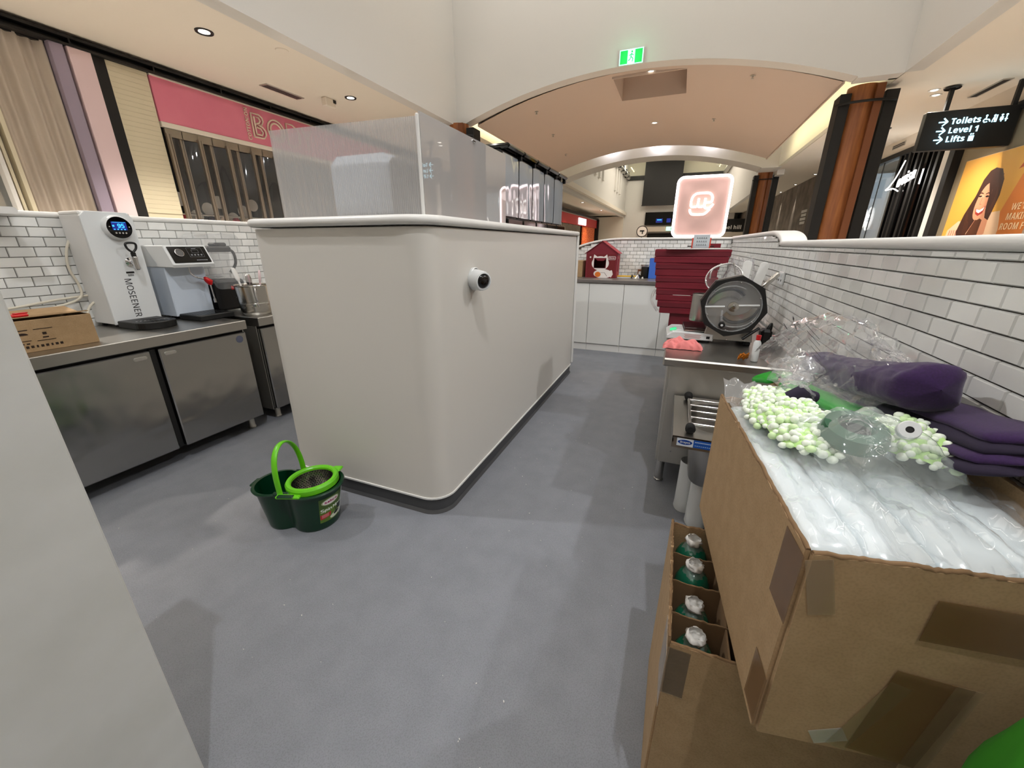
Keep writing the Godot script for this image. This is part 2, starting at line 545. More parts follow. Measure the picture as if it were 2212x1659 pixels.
	mk("blush", Color(0.90, 0.80, 0.81), 0.8)
	mk("cream_tile", Color(0.84, 0.80, 0.69), 0.45)
	mk("curtain", Color(0.76, 0.71, 0.65), 0.9)
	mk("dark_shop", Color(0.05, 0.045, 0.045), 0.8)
	mk("shutter_metal", Color(0.62, 0.57, 0.51), 0.35, 0.8)
	glow("neon_white", Color(1.0, 0.98, 0.96), 3.0)
	glow("neon_pink", Color(1.0, 0.93, 0.94), 6.0)
	glow("sign_letters", Color(0.72, 0.93, 1.0), 3.0)
	glow("exit_green", Color(0.0, 0.72, 0.30), 0.9)
	glow("exit_white", Color(0.75, 1.0, 0.92), 1.2)
	glow("lcd_blue", Color(0.03, 0.13, 0.5), 0.7)
	glow("lcd_cyan", Color(0.25, 0.75, 1.0), 1.4)
	glow("lcd_green", Color(0.25, 0.9, 0.6), 0.5)
	glow("shop_white", Color(1.0, 1.0, 1.0), 1.6)

# ---------------------------------------------------------------- the hall
func build_structure() -> void:
	var f := setting("floor")
	bx("mall_floor", Vector3(-1.2, -0.06, -17), Vector3(16, 0.1, 50), M.mall_floor, f)
	bx("vinyl", Vector3(-1.55, -0.02, -1.2), Vector3(4.7, 0.04, 10.0), M.floor_vinyl, f)
	# outer shell so that light enters only from the lamps of the place
	sbox("wall_shell_left", Vector3(-9.3, 4.2, -17), Vector3(0.2, 8.6, 50), M.hall_paint)
	sbox("wall_shell_right", Vector3(6.9, 4.2, -17), Vector3(0.2, 8.6, 50), M.hall_paint)
	sbox("wall_shell_front", Vector3(-1.2, 4.2, 8.1), Vector3(16.4, 8.6, 0.2), M.hall_paint)
	sbox("wall_shell_back", Vector3(-1.2, 4.2, -42.1), Vector3(16.4, 8.6, 0.2), M.hall_paint)
	sbox("ceiling", Vector3(-1.2, 8.6, -17), Vector3(16.4, 0.2, 50.4), M.hall_paint)
	# high hall over the kiosk: side walls standing on the soffit edges
	sbox("ceiling_hall", Vector3(-0.93, 7.6, 0.0), Vector3(7.2, 0.2, 16.2), M.hall_paint)
	sbox("wall_hall_left", Vector3(-4.5, 5.6, 0.0), Vector3(0.2, 4.0, 16.0), M.hall_paint)
	sbox("wall_hall_right", Vector3(2.64, 5.6, 0.0), Vector3(0.2, 4.0, 16.0), M.hall_paint)
	# left and right soffits
	sbox("ceiling_left", Vector3(-6.41, SOFFIT + 0.1, -14.0), Vector3(4.0, 0.2, 44.0), M.soffit_paint)
	sbox("ceiling_right", Vector3(4.66, SOFFIT + 0.1, -14.0), Vector3(4.22, 0.2, 44.0), M.soffit_paint)
	# arched front of the vaulted bay
	arch_wall("wall_arch", -8.0, 0.25, -4.4, 2.54, 7.6, -4.22, 2.02, 3.62, 0.55, M.hall_paint)
	arch_wall("wall_arch_far", -15.4, 0.9, -4.4, 2.54, 5.2, -4.2, 2.0, 3.60, 0.52, M.hall_paint)
	# vault: shallow curved ceiling with a lit trough all round
	var v := setting("ceiling_vault")
	var st := stn()
	var cx := -1.06
	var hole := Rect2(-1.46, -9.6, 1.2, 1.2)   # x, z, w, d
	var xs := [-4.05]
	for k in range(1, 30): xs.append(-4.05 + 5.98 * k / 30.0)
	xs.append(1.93); xs.append(hole.position.x); xs.append(hole.end.x)
	xs.sort()
	var zs := [-8.25, -9.6, -8.4, -11.0, -12.6, -14.2]
	zs.sort()
	var yv := func(x: float) -> float: return 3.62 + 0.55 * (1.0 - pow((x - cx) / 3.05, 2.0))
	for i in xs.size() - 1:
		if xs[i + 1] - xs[i] < 1e-4: continue
		for j in zs.size() - 1:
			if zs[j + 1] - zs[j] < 1e-4: continue
			var m := Vector2((xs[i] + xs[i + 1]) * 0.5, (zs[j] + zs[j + 1]) * 0.5)
			if hole.has_point(m): continue
			for th in [0.0, 0.06]:
				st.set_smooth_group(1 if th == 0.0 else 2)
				face4(st, Vector3(xs[i], yv.call(xs[i]) + th, zs[j]), Vector3(xs[i + 1], yv.call(xs[i + 1]) + th, zs[j]), Vector3(xs[i + 1], yv.call(xs[i + 1]) + th, zs[j + 1]), Vector3(xs[i], yv.call(xs[i]) + th, zs[j + 1]), Vector3(m.x, yv.call(m.x) + 0.03, m.y))
	for s in [0, 1]:
		var x: float = [-4.05, 1.93][s]
		abox(st, Vector3(x, 3.66, -11.22), Vector3(0.02, 0.09, 5.96))
	part("vault_panel", st, M.vault_paint, v)
	# open hatch in the vault
	var hb := setting("trim_1")
	var hc := Vector3(hole.get_center().x, 4.36, hole.get_center().y)
	bx("hatch_side", hc + Vector3(-0.61, 0, 0), Vector3(0.02, 0.46, 1.24), M.vault_paint, hb)
	bx("hatch_side", hc + Vector3(0.61, 0, 0), Vector3(0.02, 0.46, 1.24), M.vault_paint, hb)
	bx("hatch_side", hc + Vector3(0, 0, -0.61), Vector3(1.2, 0.46, 0.02), M.vault_paint, hb)
	bx("hatch_side", hc + Vector3(0, 0, 0.61), Vector3(1.2, 0.46, 0.02), M.vault_paint, hb)
	bx("hatch_top", hc + Vector3(0, 0.24, 0), Vector3(1.24, 0.02, 1.24), M.vault_paint, hb)
	# upstands and lid of the lit trough
	sbox("wall_cove_left", Vector3(-4.4, 4.1, -11.8), Vector3(0.1, 1.0, 7.2), M.cove_paint)
	sbox("wall_cove_right", Vector3(2.49, 4.1, -11.8), Vector3(0.1, 1.0, 7.2), M.cove_paint)
	sbox("ceiling_cove", Vector3(-0.95, 4.75, -11.8), Vector3(7.1, 0.1, 7.2), M.cove_paint)
	for s in [-1.0, 1.0]:
		var x := -4.1 if s < 0 else 1.98
		var t := thing("cove_light", "warm light strip hidden in the trough %s" % ("behind the left edge of the vault" if s < 0 else "behind the right edge of the vault"), "light", Vector3(x - s * 0.14, 3.76, -11.2))
		bx("strip", Vector3.ZERO, Vector3(0.03, 0.02, 5.6), M.strip_glow, t)
		for k in 3:
			var l := AreaLight3D.new()
			l.area_size = Vector2(0.05, 1.8); l.area_normalize_energy = true
			lamp(l, Vector3(s * 0.02, 0.03, -1.9 + 1.9 * k), 1.4, Color(1.0, 0.965, 0.83), 0.05, t)
			l.basis = Basis.from_euler(Vector3(PI / 2, 0, 0)) * Basis.IDENTITY
			aim_area(l, Vector3(s * 0.75, 0.66, 0))
	# three bright lamps washing the far arch from the trough
	for k in 3:
		var t := thing("trough_lamp", ["leftmost of the three lamps washing the far arch face", "middle lamp washing the far arch face", "rightmost of the three lamps washing the far arch face"][k], "light", Vector3(-2.55 + 1.55 * k, 4.58, -15.22))
		var q := stn()
		alathe(q, [Vector2(0, 0), Vector2(0.07, 0), Vector2(0.08, 0.08), Vector2(0, 0.08)], 16)
		part("lamp_head", q, M.lamp_glow, t)
		lamp(OmniLight3D.new(), Vector3(0, -0.06, 0), 0.5, Color(0.96, 0.95, 1.0), 0.05, t)
	# recessed lamps in the vault, each with its ring
	for p in [[-0.83, -7.95 - 0.45, 10.0, "warm recessed lamp near the front edge of the vault"], [-0.95, -11.6, 14.0, "warm recessed lamp near the far edge of the vault"]]:
		var y: float = 3.62 + 0.55 * (1.0 - pow((p[0] - cx) / 3.05, 2.0))
		downlight(Vector3(p[0], y, p[1]), 0.07, p[2], Color(1.0, 0.80, 0.62), M.white_paint, p[3])
	# sprinklers under the vault
	for p in [[-3.05, -8.9, "front left sprinkler head under the tan vault"], [-3.2, -10.6, "middle left sprinkler head under the tan vault"], [-3.4, -12.6, "far left sprinkler head under the tan vault"], [0.75, -8.6, "front right sprinkler head under the tan vault"], [0.35, -11.3, "far right sprinkler head under the tan vault"]]:
		var y: float = 3.62 + 0.55 * (1.0 - pow((p[0] - cx) / 3.05, 2.0))
		var q := stn()
		alathe(q, [Vector2(0, -0.05), Vector2(0.025, -0.05), Vector2(0.01, -0.035), Vector2(0.01, -0.012), Vector2(0.04, -0.01), Vector2(0.04, 0)], 10, Transform3D(Basis(), Vector3(p[0], y, p[1])))
		tag(part("sprinkler", q, M.steel_dull), p[2], "sprinkler", "sprinklers under the vault")

func aim_area(l: Node3D, d: Vector3) -> void:
	var z := -d.normalized()
	var x := Vector3.BACK.cross(z).normalized()
	l.basis = Basis(x, Vector3.BACK, z) if absf(z.dot(Vector3.BACK)) < 0.5 else l.basis

func downlight(at: Vector3, r: float, energy: float, col: Color, ring: Material, label: String, group := "") -> Node3D:
	var t := thing("downlight", label, "light", at, 0.0, group)
	var st := stn()
	alathe(st, [Vector2(r * 0.72, -0.004), Vector2(r * 1.15, -0.012), Vector2(r * 1.2, 0.0), Vector2(r * 0.72, 0.0)], 24)
	part("ring", st, ring, t)
	st = stn()
	alathe(st, [Vector2(r * 0.74, -0.006), Vector2(0, -0.02)], 20)
	part("lens", st, M.lamp_glow, t)
	if energy > 0.0:
		var l := SpotLight3D.new()
		lamp(l, Vector3(0, -0.05, 0), energy, col, 0.05, t)
		l.rotation_degrees = Vector3(-90, 0, 0)
		l.spot_angle = 52.0; l.spot_angle_attenuation = 0.7
	return t

func arch_wall(called: String, z: float, th: float, x0: float, x1: float, top: float, a0: float, a1: float, spring: float, rise: float, mat: Material) -> void:
	var p := PackedVector2Array()
	p.append(Vector2(x0, spring - 0.02)); p.append(Vector2(a0, spring - 0.02))
	for k in 33:
		var x := lerpf(a0, a1, k / 32.0)
		p.append(Vector2(x, spring + rise * (1.0 - pow((x - (a0 + a1) * 0.5) / ((a1 - a0) * 0.5), 2.0)) + 0.001))
	p.append(Vector2(a1, spring - 0.02)); p.append(Vector2(x1, spring - 0.02)); p.append(Vector2(x1, top)); p.append(Vector2(x0, top))
	var st := stn()
	aprism(st, p, z - th, z)
	var o := part(called, st, mat)
	o.set_meta("kind", "structure")

# ---------------------------------------------------------------- tiled kiosk walls

func tile_mesh(w: float, h: float) -> ArrayMesh:
	var st := stn()
	st.set_smooth_group(-1)
	var b := 0.003
	var t := 0.006
	var o := [Vector3(0, 0, 0), Vector3(w, 0, 0), Vector3(w, h, 0), Vector3(0, h, 0)]
	var i := [Vector3(b, b, t), Vector3(w - b, b, t), Vector3(w - b, h - b, t), Vector3(b, h - b, t)]
	var ref := Vector3(w * 0.5, h * 0.5, -0.05)
	face4(st, i[0], i[1], i[2], i[3], ref)
	for k in 4: face4(st, o[k], o[(k + 1) % 4], i[(k + 1) % 4], i[k], ref)
	st.index(); st.generate_normals()
	return st.commit()

# frame: origin at the wall face, x along the run, y up, z out of the wall; keep(u, v0, v1) tells how high a course may reach
func lay_tiles(parent: Node, frame: Transform3D, u0: float, u1: float, v0: float, vtop: float, line: float, height_at: Callable, show: Callable, TP: float, TW: float) -> void:
	var meshes := {}
	var list := []
	var row := 0
	var v := line
	while v < vtop + 0.5: v += TP
	while v > v0 - TP:
		var lo := maxf(v, v0)
		var u := u0 - (TW * 0.5 if absi(row) % 2 == 1 else 0.0)
		while u < u1:
			var a := maxf(u, u0) + 0.0012
			var b := minf(u + TW, u1) - 0.0012
			var hi := minf(v + TP, minf(height_at.call(a), height_at.call(b)))
			if b - a > 0.012 and hi - lo > 0.008: list.append([a, lo + 0.0012, b - a, hi - lo - 0.0024])
			u += TW
		v -= TP
		row += 1
	list.sort_custom(func(p, q): return show.call(p) < show.call(q))
	var rest := stn()
	var n := 0
	for p in list:
		var key := Vector2(snappedf(p[2], 0.0005), snappedf(p[3], 0.0005))
		if not meshes.has(key): meshes[key] = tile_mesh(key.x, key.y)
		var at := frame * Transform3D(Basis(), Vector3(p[0], p[1], 0.0))
		if n < 300 and show.call(p) < 900.0:
			var o := MeshInstance3D.new()
			o.mesh = meshes[key]; o.transform = at
			place("tile", o, M["tile%d" % rng.randi_range(0, 2)], parent)
		else:
			rest.append_from(meshes[key], 0, at)
		n += 1
	if list.size() > 0:
		var o2 := MeshInstance3D.new()
		o2.mesh = rest.commit()
		if o2.mesh.get_surface_count() > 0: place("tile_field", o2, M.tile0, parent, "", "stuff")

# rounded coping swept along a path of points; profile half width w, height h, sitting on the path
func coping(called: String, pts: Array, w: float, h: float, parent: Node, side: Vector3, mat: Material) -> void:
	var prof := rrect(w, h, h * 0.48, 5)
	var st := stn()
	st.set_smooth_group(1)
	var rings := []
	for i in pts.size():
		var d: Vector3 = (pts[mini(i + 1, pts.size() - 1)] - pts[maxi(i - 1, 0)]).normalized()
		var s := side
		if side == Vector3.ZERO: s = d.cross(Vector3.UP).normalized()
		var up := s.cross(d).normalized()
		if up.y < 0: up = -up
		var r := []
		for p in prof: r.append(pts[i] + s * p.x + up * (p.y + h * 0.5))
		rings.append(r)
	for i in pts.size() - 1:
		var ref: Vector3 = Vector3.ZERO
		for v in rings[i]: ref += v
		for v in rings[i + 1]: ref += v
		ref /= 2.0 * prof.size()
		for k in prof.size(): face4(st, rings[i][k], rings[i][(k + 1) % prof.size()], rings[i + 1][(k + 1) % prof.size()], rings[i + 1][k], ref)
	st.set_smooth_group(-1)
	for e in [0, pts.size() - 1]:
		var c: Vector3 = Vector3.ZERO
		for v in rings[e]: c += v
		c /= prof.size()
		var ref2: Vector3 = pts[1] if e == 0 else pts[pts.size() - 2]
		for k in prof.size(): face3(st, c, rings[e][k], rings[e][(k + 1) % prof.size()], ref2)
	part(called, st, mat, parent)

func build_kiosk_walls() -> void:
	# right wall: low run by the camera, taller run beyond a rounded step
	var w := setting("wall_right")
	var th := 0.12
	var zc := -3.21
	var low := 1.385
	var high := 1.457
	var r := 0.072
	var prof := [Vector3(0, low, 0.4), Vector3(0, low, zc + 0.001)]
	for k in 11:
		var a := PI * 0.5 * k / 10.0
		prof.append(Vector3(0, low + r * sin(a), zc - 0.40 + 0.40 * cos(a)))
	prof.append(Vector3(0, high, BACK_Z))
	var htop := func(u: float) -> float:
		var z := BACK_Z + u
		if z > zc: return low
		if z < zc - 0.40: return high
		return low + r * sqrt(maxf(0.0, 1.0 - pow((z - zc + 0.40) / 0.40, 2.0)))
	var poly := PackedVector2Array([Vector2(0.4, 0), Vector2(0.4, low)])
	for p in prof.slice(1): poly.append(Vector2(p.z, p.y))
	poly.append(Vector2(BACK_Z, 0))
	var st := stn()
	aprism(st, poly, 0, th, Transform3D(Basis(Vector3(0, 0, 1), Vector3(0, 1, 0), Vector3(1, 0, 0)), Vector3(KIOSK_R + 0.002, 0, 0)))
	part("grout_backing", st, M.grout, w)
	var fr := Transform3D(Basis(Vector3(0, 0, 1), Vector3(0, 1, 0), Vector3(-1, 0, 0)), Vector3(KIOSK_R, 0, BACK_Z))
	lay_tiles(w, fr, 0.0, 0.4 - BACK_Z, 0.0, high, 1.3665, htop, func(p): return (5.15 - p[0] if p[0] < 5.15 else 950.0) + (0.0 if p[1] > 0.86 or (p[1] > 0.7 and p[0] > 3.8) else 950.0), 0.0462, 0.104)
	var cp := []
	for p in prof: cp.append(Vector3(KIOSK_R + th * 0.5, p.y, p.z))
	var wide := []
	coping("coping", cp, th + 0.032, 0.034, w, Vector3(1, 0, 0), M.cap_white)
	# outer skin of the wall
	bx("outer_lining", Vector3(KIOSK_R + th + 0.008, low * 0.5 - 0.002, -2.8), Vector3(0.012, low - 0.004, 6.4), M.cap_white, w)
	# wall socket on the right wall
	var so := thing("wall_socket", "white double power socket on the right tiled wall", "socket", Vector3(KIOSK_R - 0.007, 1.20, -2.96), -PI / 2)
	bx("plate", Vector3(0, 0, 0.006), Vector3(0.12, 0.075, 0.012), M.white_plastic, so, 0.003)
	for s in [-1, 1]:
		bx("switch", Vector3(s * 0.03, 0.018, 0.014), Vector3(0.016, 0.02, 0.006), M.white_plastic, so, 0.002)
		bx("pin_slot", Vector3(s * 0.03, -0.012, 0.0125), Vector3(0.014, 0.012, 0.002), M.black_plastic, so)

	# back wall with its curved left shoulder
	var b := setting("wall_back")
	var top := 1.452
	var xl := -1.75
	var hb := func(u: float) -> float:
		var x := xl + u
		if x > -0.72: return top
		return 1.02 + (top - 1.02) * sqrt(maxf(0.0, 1.0 - pow((x + 0.72) / 1.0, 2.0)))
	var bp := PackedVector2Array([Vector2(KIOSK_R + 0.15, 0), Vector2(KIOSK_R + 0.15, top)])
	var bc := [Vector3(KIOSK_R + 0.13, top, BACK_Z - 0.06)]
	for k in 13:
		var x := lerpf(-0.72, -1.715, k / 12.0)
		bp.append(Vector2(x, hb.call(x - xl))); bc.append(Vector3(x, hb.call(x - xl), BACK_Z - 0.06))
	bp.append(Vector2(-1.72, 0))
	st = stn()
	aprism(st, bp, BACK_Z - 0.14, BACK_Z - 0.002)
	part("grout_backing", st, M.grout, b)
	var fb := Transform3D(Basis(), Vector3(xl, 0, BACK_Z))
	lay_tiles(b, fb, 0.035, KIOSK_R - xl, 0.0, top, 1.40, hb, func(p): return absf(p[0] - 1.1) + (0.0 if p[1] > 0.95 and p[0] < 1.6 else (400.0 if p[1] > 0.95 else 950.0)), 0.0485, 0.093)
	coping("coping", bc, 0.17, 0.03, b, Vector3(0, 0, -1), M.cap_white)

	# left wall
	var l := setting("wall_left")
	var lt := 1.555
	bx("grout_backing", Vector3(KIOSK_L - 0.077, lt * 0.5, -2.5), Vector3(0.15, lt, 5.0), M.grout, l)
	var fl := Transform3D(Basis(Vector3(0, 0, -1), Vector3(0, 1, 0), Vector3(1, 0, 0)), Vector3(KIOSK_L, 0, -0.3))
	lay_tiles(l, fl, 0.0, 4.6, 0.0, lt, 1.4985, func(_u): return lt, func(p): return (p[0] - 0.6 if p[0] > 0.6 else 950.0) + (0.0 if p[1] > 0.86 and p[0] < 2.9 else 950.0), 0.0585, 0.116)
	coping("coping", [Vector3(KIOSK_L - 0.075, lt, -5.0), Vector3(KIOSK_L - 0.075, lt, -1.30)], 0.17, 0.036, l, Vector3.ZERO, M.cap_white)
	var lc := setting("trim_6")
	coping("coping_curve", smooth_path([Vector3(KIOSK_L - 0.075, lt, -1.30), Vector3(KIOSK_L - 0.05, lt, -1.2), Vector3(KIOSK_L + 0.06, lt, -1.12), Vector3(KIOSK_L + 0.3, lt, -1.09)], 4), 0.17, 0.036, lc, Vector3.ZERO, M.cap_white)

	# white return wall close to the camera
	var n := setting("wall_near")
	var nb := mk("near_paint", Color(0.80, 0.80, 0.785), 0.7)
	nb.albedo_texture = noise_tex(0.02, Color(0.95, 0.95, 0.94), Color(1, 1, 1), 77, 128, 4); tri(nb, 1.5)
	bx("wall_core", Vector3(-1.11, 0.69, 0.625), Vector3(0.16, 1.38, 1.85), nb, n, 0.004)
	coping("coping", [Vector3(-1.11, 1.385, 1.5), Vector3(-1.11, 1.385, -0.31)], 0.20, 0.05, n, Vector3(1, 0, 0), M.cap_white)

# ---------------------------------------------------------------- shops left of the hall
func build_mall_left() -> void:
	var X := -6.65
	# continuous dark steel beam over the shopfronts
	var bm := setting("trim_2")
	bx("flange", Vector3(X + 0.02, 3.555, -7.0), Vector3(0.16, 0.03, 26.0), M.beam_brown, bm)
	bx("web", Vector3(X - 0.02, 3.50, -7.0), Vector3(0.05, 0.10, 26.0), M.beam_brown, bm)
	bx("flange", Vector3(X + 0.02, 3.475, -7.0), Vector3(0.16, 0.025, 26.0), M.beam_brown, bm)
	for z in [-2.3, -3.15, -3.95, -4.8, -5.6, -6.4]: bx("stiffener", Vector3(X + 0.05, 3.515, z), Vector3(0.1, 0.07, 0.015), M.beam_brown, bm)
	# steel column of the shopfront
	var c := thing("steel_column", "dark brown steel column between the curtain window and the cream pier", "column", Vector3(X, 0, -3.39))
	bx("web", Vector3(0, 1.73, 0), Vector3(0.06, 3.46, 0.03), M.beam_brown, c)
	bx("flange", Vector3(0.04, 1.73, 0.0), Vector3(0.02, 3.46, 0.14), M.beam_brown, c)
	bx("flange", Vector3(-0.05, 1.73, 0.0), Vector3(0.02, 3.46, 0.14), M.beam_brown, c)
	# curtain shop at far left: cream frame, curtain, lavender and blush piers
	sbox("wall_shop_left", Vector3(X - 1.2, 1.8, -7.0), Vector3(0.2, 3.6, 26.0), M.hall_paint)
	var q := thing("shop_curtain", "long beige curtain drawn across the shop window at far left", "curtain", Vector3(X - 0.02, 0, -2.4))
	var st := stn()
	agrid(st, 80, 1, func(u: float, v: float): return Vector3(0.022 * sin(u * 34.0) + 0.016 * sin(u * 13.0 + 1.0), 3.46 * v, -0.03 - u * 0.53), true)
	part("cloth", st, M.curtain, q)
	var g := thing("shop_pier", "pale lavender shop pier beside the beige curtain", "pier", Vector3(X, 0, -3.05))
	bx("side_panel", Vector3(0.02, 1.74, 0.02), Vector3(0.12, 3.48, 0.12), M.lavender, g, 0.004)
	g = thing("shop_pier", "pale blush pink shop pier beside the dark steel column", "pier", Vector3(X, 0, -3.22))
	bx("front_panel", Vector3(0.03, 1.74, 0.0), Vector3(0.12, 3.48, 0.205), M.blush, g, 0.004)
	# glazed shop at the very left
	var wf := setting("window_1")
	bx("frame_post", Vector3(X + 0.04, 1.5, -2.395), Vector3(0.1, 3.0, 0.035), M.cream_tile, wf)
	bx("frame_post", Vector3(X + 0.03, 1.5, -2.335), Vector3(0.06, 3.0, 0.025), M.cream_tile, wf)
	bx("frame_post", Vector3(X + 0.05, 1.5, -2.28), Vector3(0.1, 3.0, 0.035), M.white_paint, wf)
	bx("pane", Vector3(X, 1.5, -1.16), Vector3(0.02, 3.0, 2.2), M.glass, wf)
	bx("lining", Vector3(X - 0.3, 1.73, -1.1), Vector3(0.1, 3.46, 2.4), M.curtain, wf)
	# small price poster behind the glass
	var pp := thing("window_poster", "small white poster with a red strip behind the far left glass", "poster", Vector3(X + 0.02, 2.25, -2.2), PI / 2)
	bx("paper", Vector3.ZERO, Vector3(0.12, 0.16, 0.004), M.white_paint, pp)
	bx("red_strip", Vector3(0, -0.02, 0.003), Vector3(0.12, 0.025, 0.003), M.red_plastic, pp)
	# cream tiled pier: stacked thin tiles
	var pier := thing("tiled_pier", "cream brick-tiled pier left of the pink shop sign", "pier", Vector3(X - 0.02, 0, -3.67))
	bx("core", Vector3(0, 1.72, 0), Vector3(0.1, 3.44, 0.44), M.cream_tile, pier)
	var bk := stn()
	abox(bk, Vector3.ZERO, Vector3(0.012, 0.0552, 0.432), 0.0012)
	bk.index(); bk.generate_normals()
	var bmh := bk.commit()
	for row in range(32, 62):
		var o := MeshInstance3D.new()
		o.mesh = bmh; o.position = Vector3(0.056, row * 0.056 + 0.03, 0)
		place("tile", o, M.cream_tile, pier)
	# pink fascia with its letters, shutter below
	var s := thing("shop_fascia", "dusty pink shop sign board with cream letters above the shutter", "sign", Vector3(X + 0.03, 0, -3.9))
	bx("board", Vector3(0, 3.195, -2.4), Vector3(0.05, 0.52, 4.8), M.pink_sign, s, 0.004)
	bx("lower_rail", Vector3(0.0, 2.905, -2.4), Vector3(0.07, 0.06, 4.8), M.soffit_paint, s, 0.004)
	bx("upper_rail", Vector3(0.0, 3.46, -2.4), Vector3(0.07, 0.03, 4.8), M.soffit_paint, s)
	var tb := Basis(Vector3(0, 0, -1), Vector3(0, 1, 0), Vector3(1, 0, 0))
	# outlined capitals: BODY as tube strokes
	var stroke := func(pts: Array, z: float) -> void:
		var q2 := stn()
		var P := []
		for v in pts: P.append(Vector3(0.04, 3.03 + v.y * 0.33, z - v.x * 0.33))
		atube(q2, P, 0.014, 6)
		part("letter", q2, M.letter_cream, s)
	var B := [Vector2(0, 0), Vector2(0, 1), Vector2(0.42, 1), Vector2(0.58, 0.9), Vector2(0.6, 0.75), Vector2(0.5, 0.58), Vector2(0.3, 0.54), Vector2(0.52, 0.5), Vector2(0.66, 0.36), Vector2(0.66, 0.18), Vector2(0.54, 0.03), Vector2(0.4, 0), Vector2(0, 0)]
	var Bi := [Vector2(0.14, 0.13), Vector2(0.14, 0.87), Vector2(0.38, 0.87), Vector2(0.45, 0.75), Vector2(0.36, 0.63), Vector2(0.2, 0.58), Vector2(0.2, 0.45), Vector2(0.42, 0.4), Vector2(0.5, 0.26), Vector2(0.42, 0.13), Vector2(0.14, 0.13)]
	stroke.call(B, -1.33); stroke.call(Bi, -1.33)
	for rr in [0.48, 0.33]:
		var O := []
		for k in 25: O.append(Vector2(0.48 + rr * cos(TAU * k / 24), 0.5 + rr * sin(TAU * k / 24)))
		stroke.call(O, -1.6)
	stroke.call([Vector2(0, 0), Vector2(0, 1), Vector2(0.4, 1), Vector2(0.72, 0.8), Vector2(0.78, 0.5), Vector2(0.72, 0.2), Vector2(0.4, 0), Vector2(0, 0)], -1.97)
	stroke.call([Vector2(0, 1), Vector2(0.35, 0.5), Vector2(0.7, 1)], -2.28)
	stroke.call([Vector2(0.35, 0.5), Vector2(0.35, 0)], -2.28)
	text("letters", "COTTON:ON", 0.055, 0.01, Transform3D(Basis(Vector3(0, 1, 0), Vector3(0, 0, 1), Vector3(1, 0, 0)), Vector3(0.035, 3.19, -1.255)), M.letter_cream, s, true)
	# folding shutter: posts and clear panels, dark shop behind
	var sh := thing("folding_shutter", "closed folding shutter with clear panels under the pink sign", "shutter", Vector3(X + 0.02, 0, -3.93))
	var z := 0.0
	var k := 0
	while z > -4.4:
		var dx := 0.045 if k % 2 == 0 else -0.045
		bx("post", Vector3(dx, 1.4, z), Vector3(0.045, 2.8, 0.03), M.shutter_metal, sh, 0.004)
		bx("post", Vector3(dx - 0.02, 1.4, z - 0.045), Vector3(0.03, 2.8, 0.022), M.shutter_metal, sh, 0.004)
		bx("head_panel", Vector3(0, 2.82, z - 0.11), Vector3(0.03, 0.1, 0.21), M.shutter_metal, sh)
		var p := stn()
		agrid(p, 6, 6, func(u: float, v: float): return Vector3(lerpf(dx, -dx, u) + 0.02 * sin(v * 7.0 + k * 2.0) * sin(u * PI), 2.76 * v, z - 0.2 * u))
		part("clear_panel", p, M.clear_hard, sh)
		z -= 0.2
		k += 1
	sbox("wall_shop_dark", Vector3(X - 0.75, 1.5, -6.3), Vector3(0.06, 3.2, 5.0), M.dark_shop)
	# goods seen through the shutter: round display mirrors and hanging garments
	var nth := ["first", "second", "third", "fourth", "fifth", "sixth", "seventh", "eighth"]
	for i in 8:
		var zz := -4.12 - i * 0.2
		var y := 1.72 + 0.14 * sin(i * 2.1)
		var dsk := stn()
		alathe(dsk, [Vector2(0, 0), Vector2(0.1, 0), Vector2(0.1, 0.02), Vector2(0, 0.02)], 20, Transform3D(Basis(Vector3(0, 1, 0), Vector3(1, 0, 0), Vector3(0, 0, -1)), Vector3(X - 0.70, y + 0.22, zz)))
		tag(part("display_disc", dsk, M.steel_dull), "%s round display disc behind the shutter, counted from the cream pier" % nth[i], "display", "discs behind the shutter")
		var gar := stn()
		abox(gar, Vector3(X - 0.45, 1.37, zz - 0.07), Vector3(0.08, 0.9, 0.11), 0.03)
		tag(part("garment", gar, [M.pink_card, M.curtain, M.navy_cloth, M.letter_cream][i % 4]), "%s garment hanging behind the shutter, counted from the cream pier" % nth[i], "clothing", "garments behind the shutter")
	var rail := thing("clothes_rail", "long metal clothes rail in the dark shop behind the shutter", "rail", Vector3(X - 0.45, 0, -5.5))
	var rs := stn()
	atube(rs, [Vector3(0, 1.83, 1.5), Vector3(0, 1.83, -1.6)], 0.015, 8)
	part("bar", rs, M.steel_dull, rail)
	for e in [1.5, -1.6]:
		rs = stn(); atube(rs, [Vector3(0, 0, e), Vector3(0, 1.84, e)], 0.015, 8)
		part("upright", rs, M.steel_dull, rail)
	# lamps, vent, sensor on the left soffit
	for p in [[-5.15, -3.72, "black-ringed downlight in the left soffit nearest the high wall corner"], [-5.18, -5.95, "black-ringed downlight in the left soffit farther along, above the vent"]]:
		downlight(Vector3(p[0], SOFFIT, p[1]), 0.075, 15.0, Color(1.0, 0.955, 0.90), M.black_plastic, p[2])
	for dq in [[-1.4, "black-ringed downlight in the left soffit left of the camera"], [1.0, "black-ringed downlight in the left soffit just behind the camera"], [3.4, "black-ringed downlight in the left soffit farthest behind the camera"]]: downlight(Vector3(-5.15, SOFFIT, dq[0]), 0.075, 15.0, Color(1.0, 0.955, 0.90), M.black_plastic, dq[1])
	var v := thing("air_vent", "slotted grey air vent in the left soffit", "vent", Vector3(-5.95, SOFFIT, -5.35))
	bx("frame", Vector3(0, -0.006, 0), Vector3(0.16, 0.012, 0.66), M.steel_dull, v, 0.002)
	for i in 3: bx("slot", Vector3(-0.04 + i * 0.04, -0.013, 0), Vector3(0.02, 0.004, 0.6), M.black_plastic, v)
	v = thing("ceiling_speaker", "small round white grille in the left soffit", "speaker", Vector3(-4.75, SOFFIT, -4.36))
	st = stn()
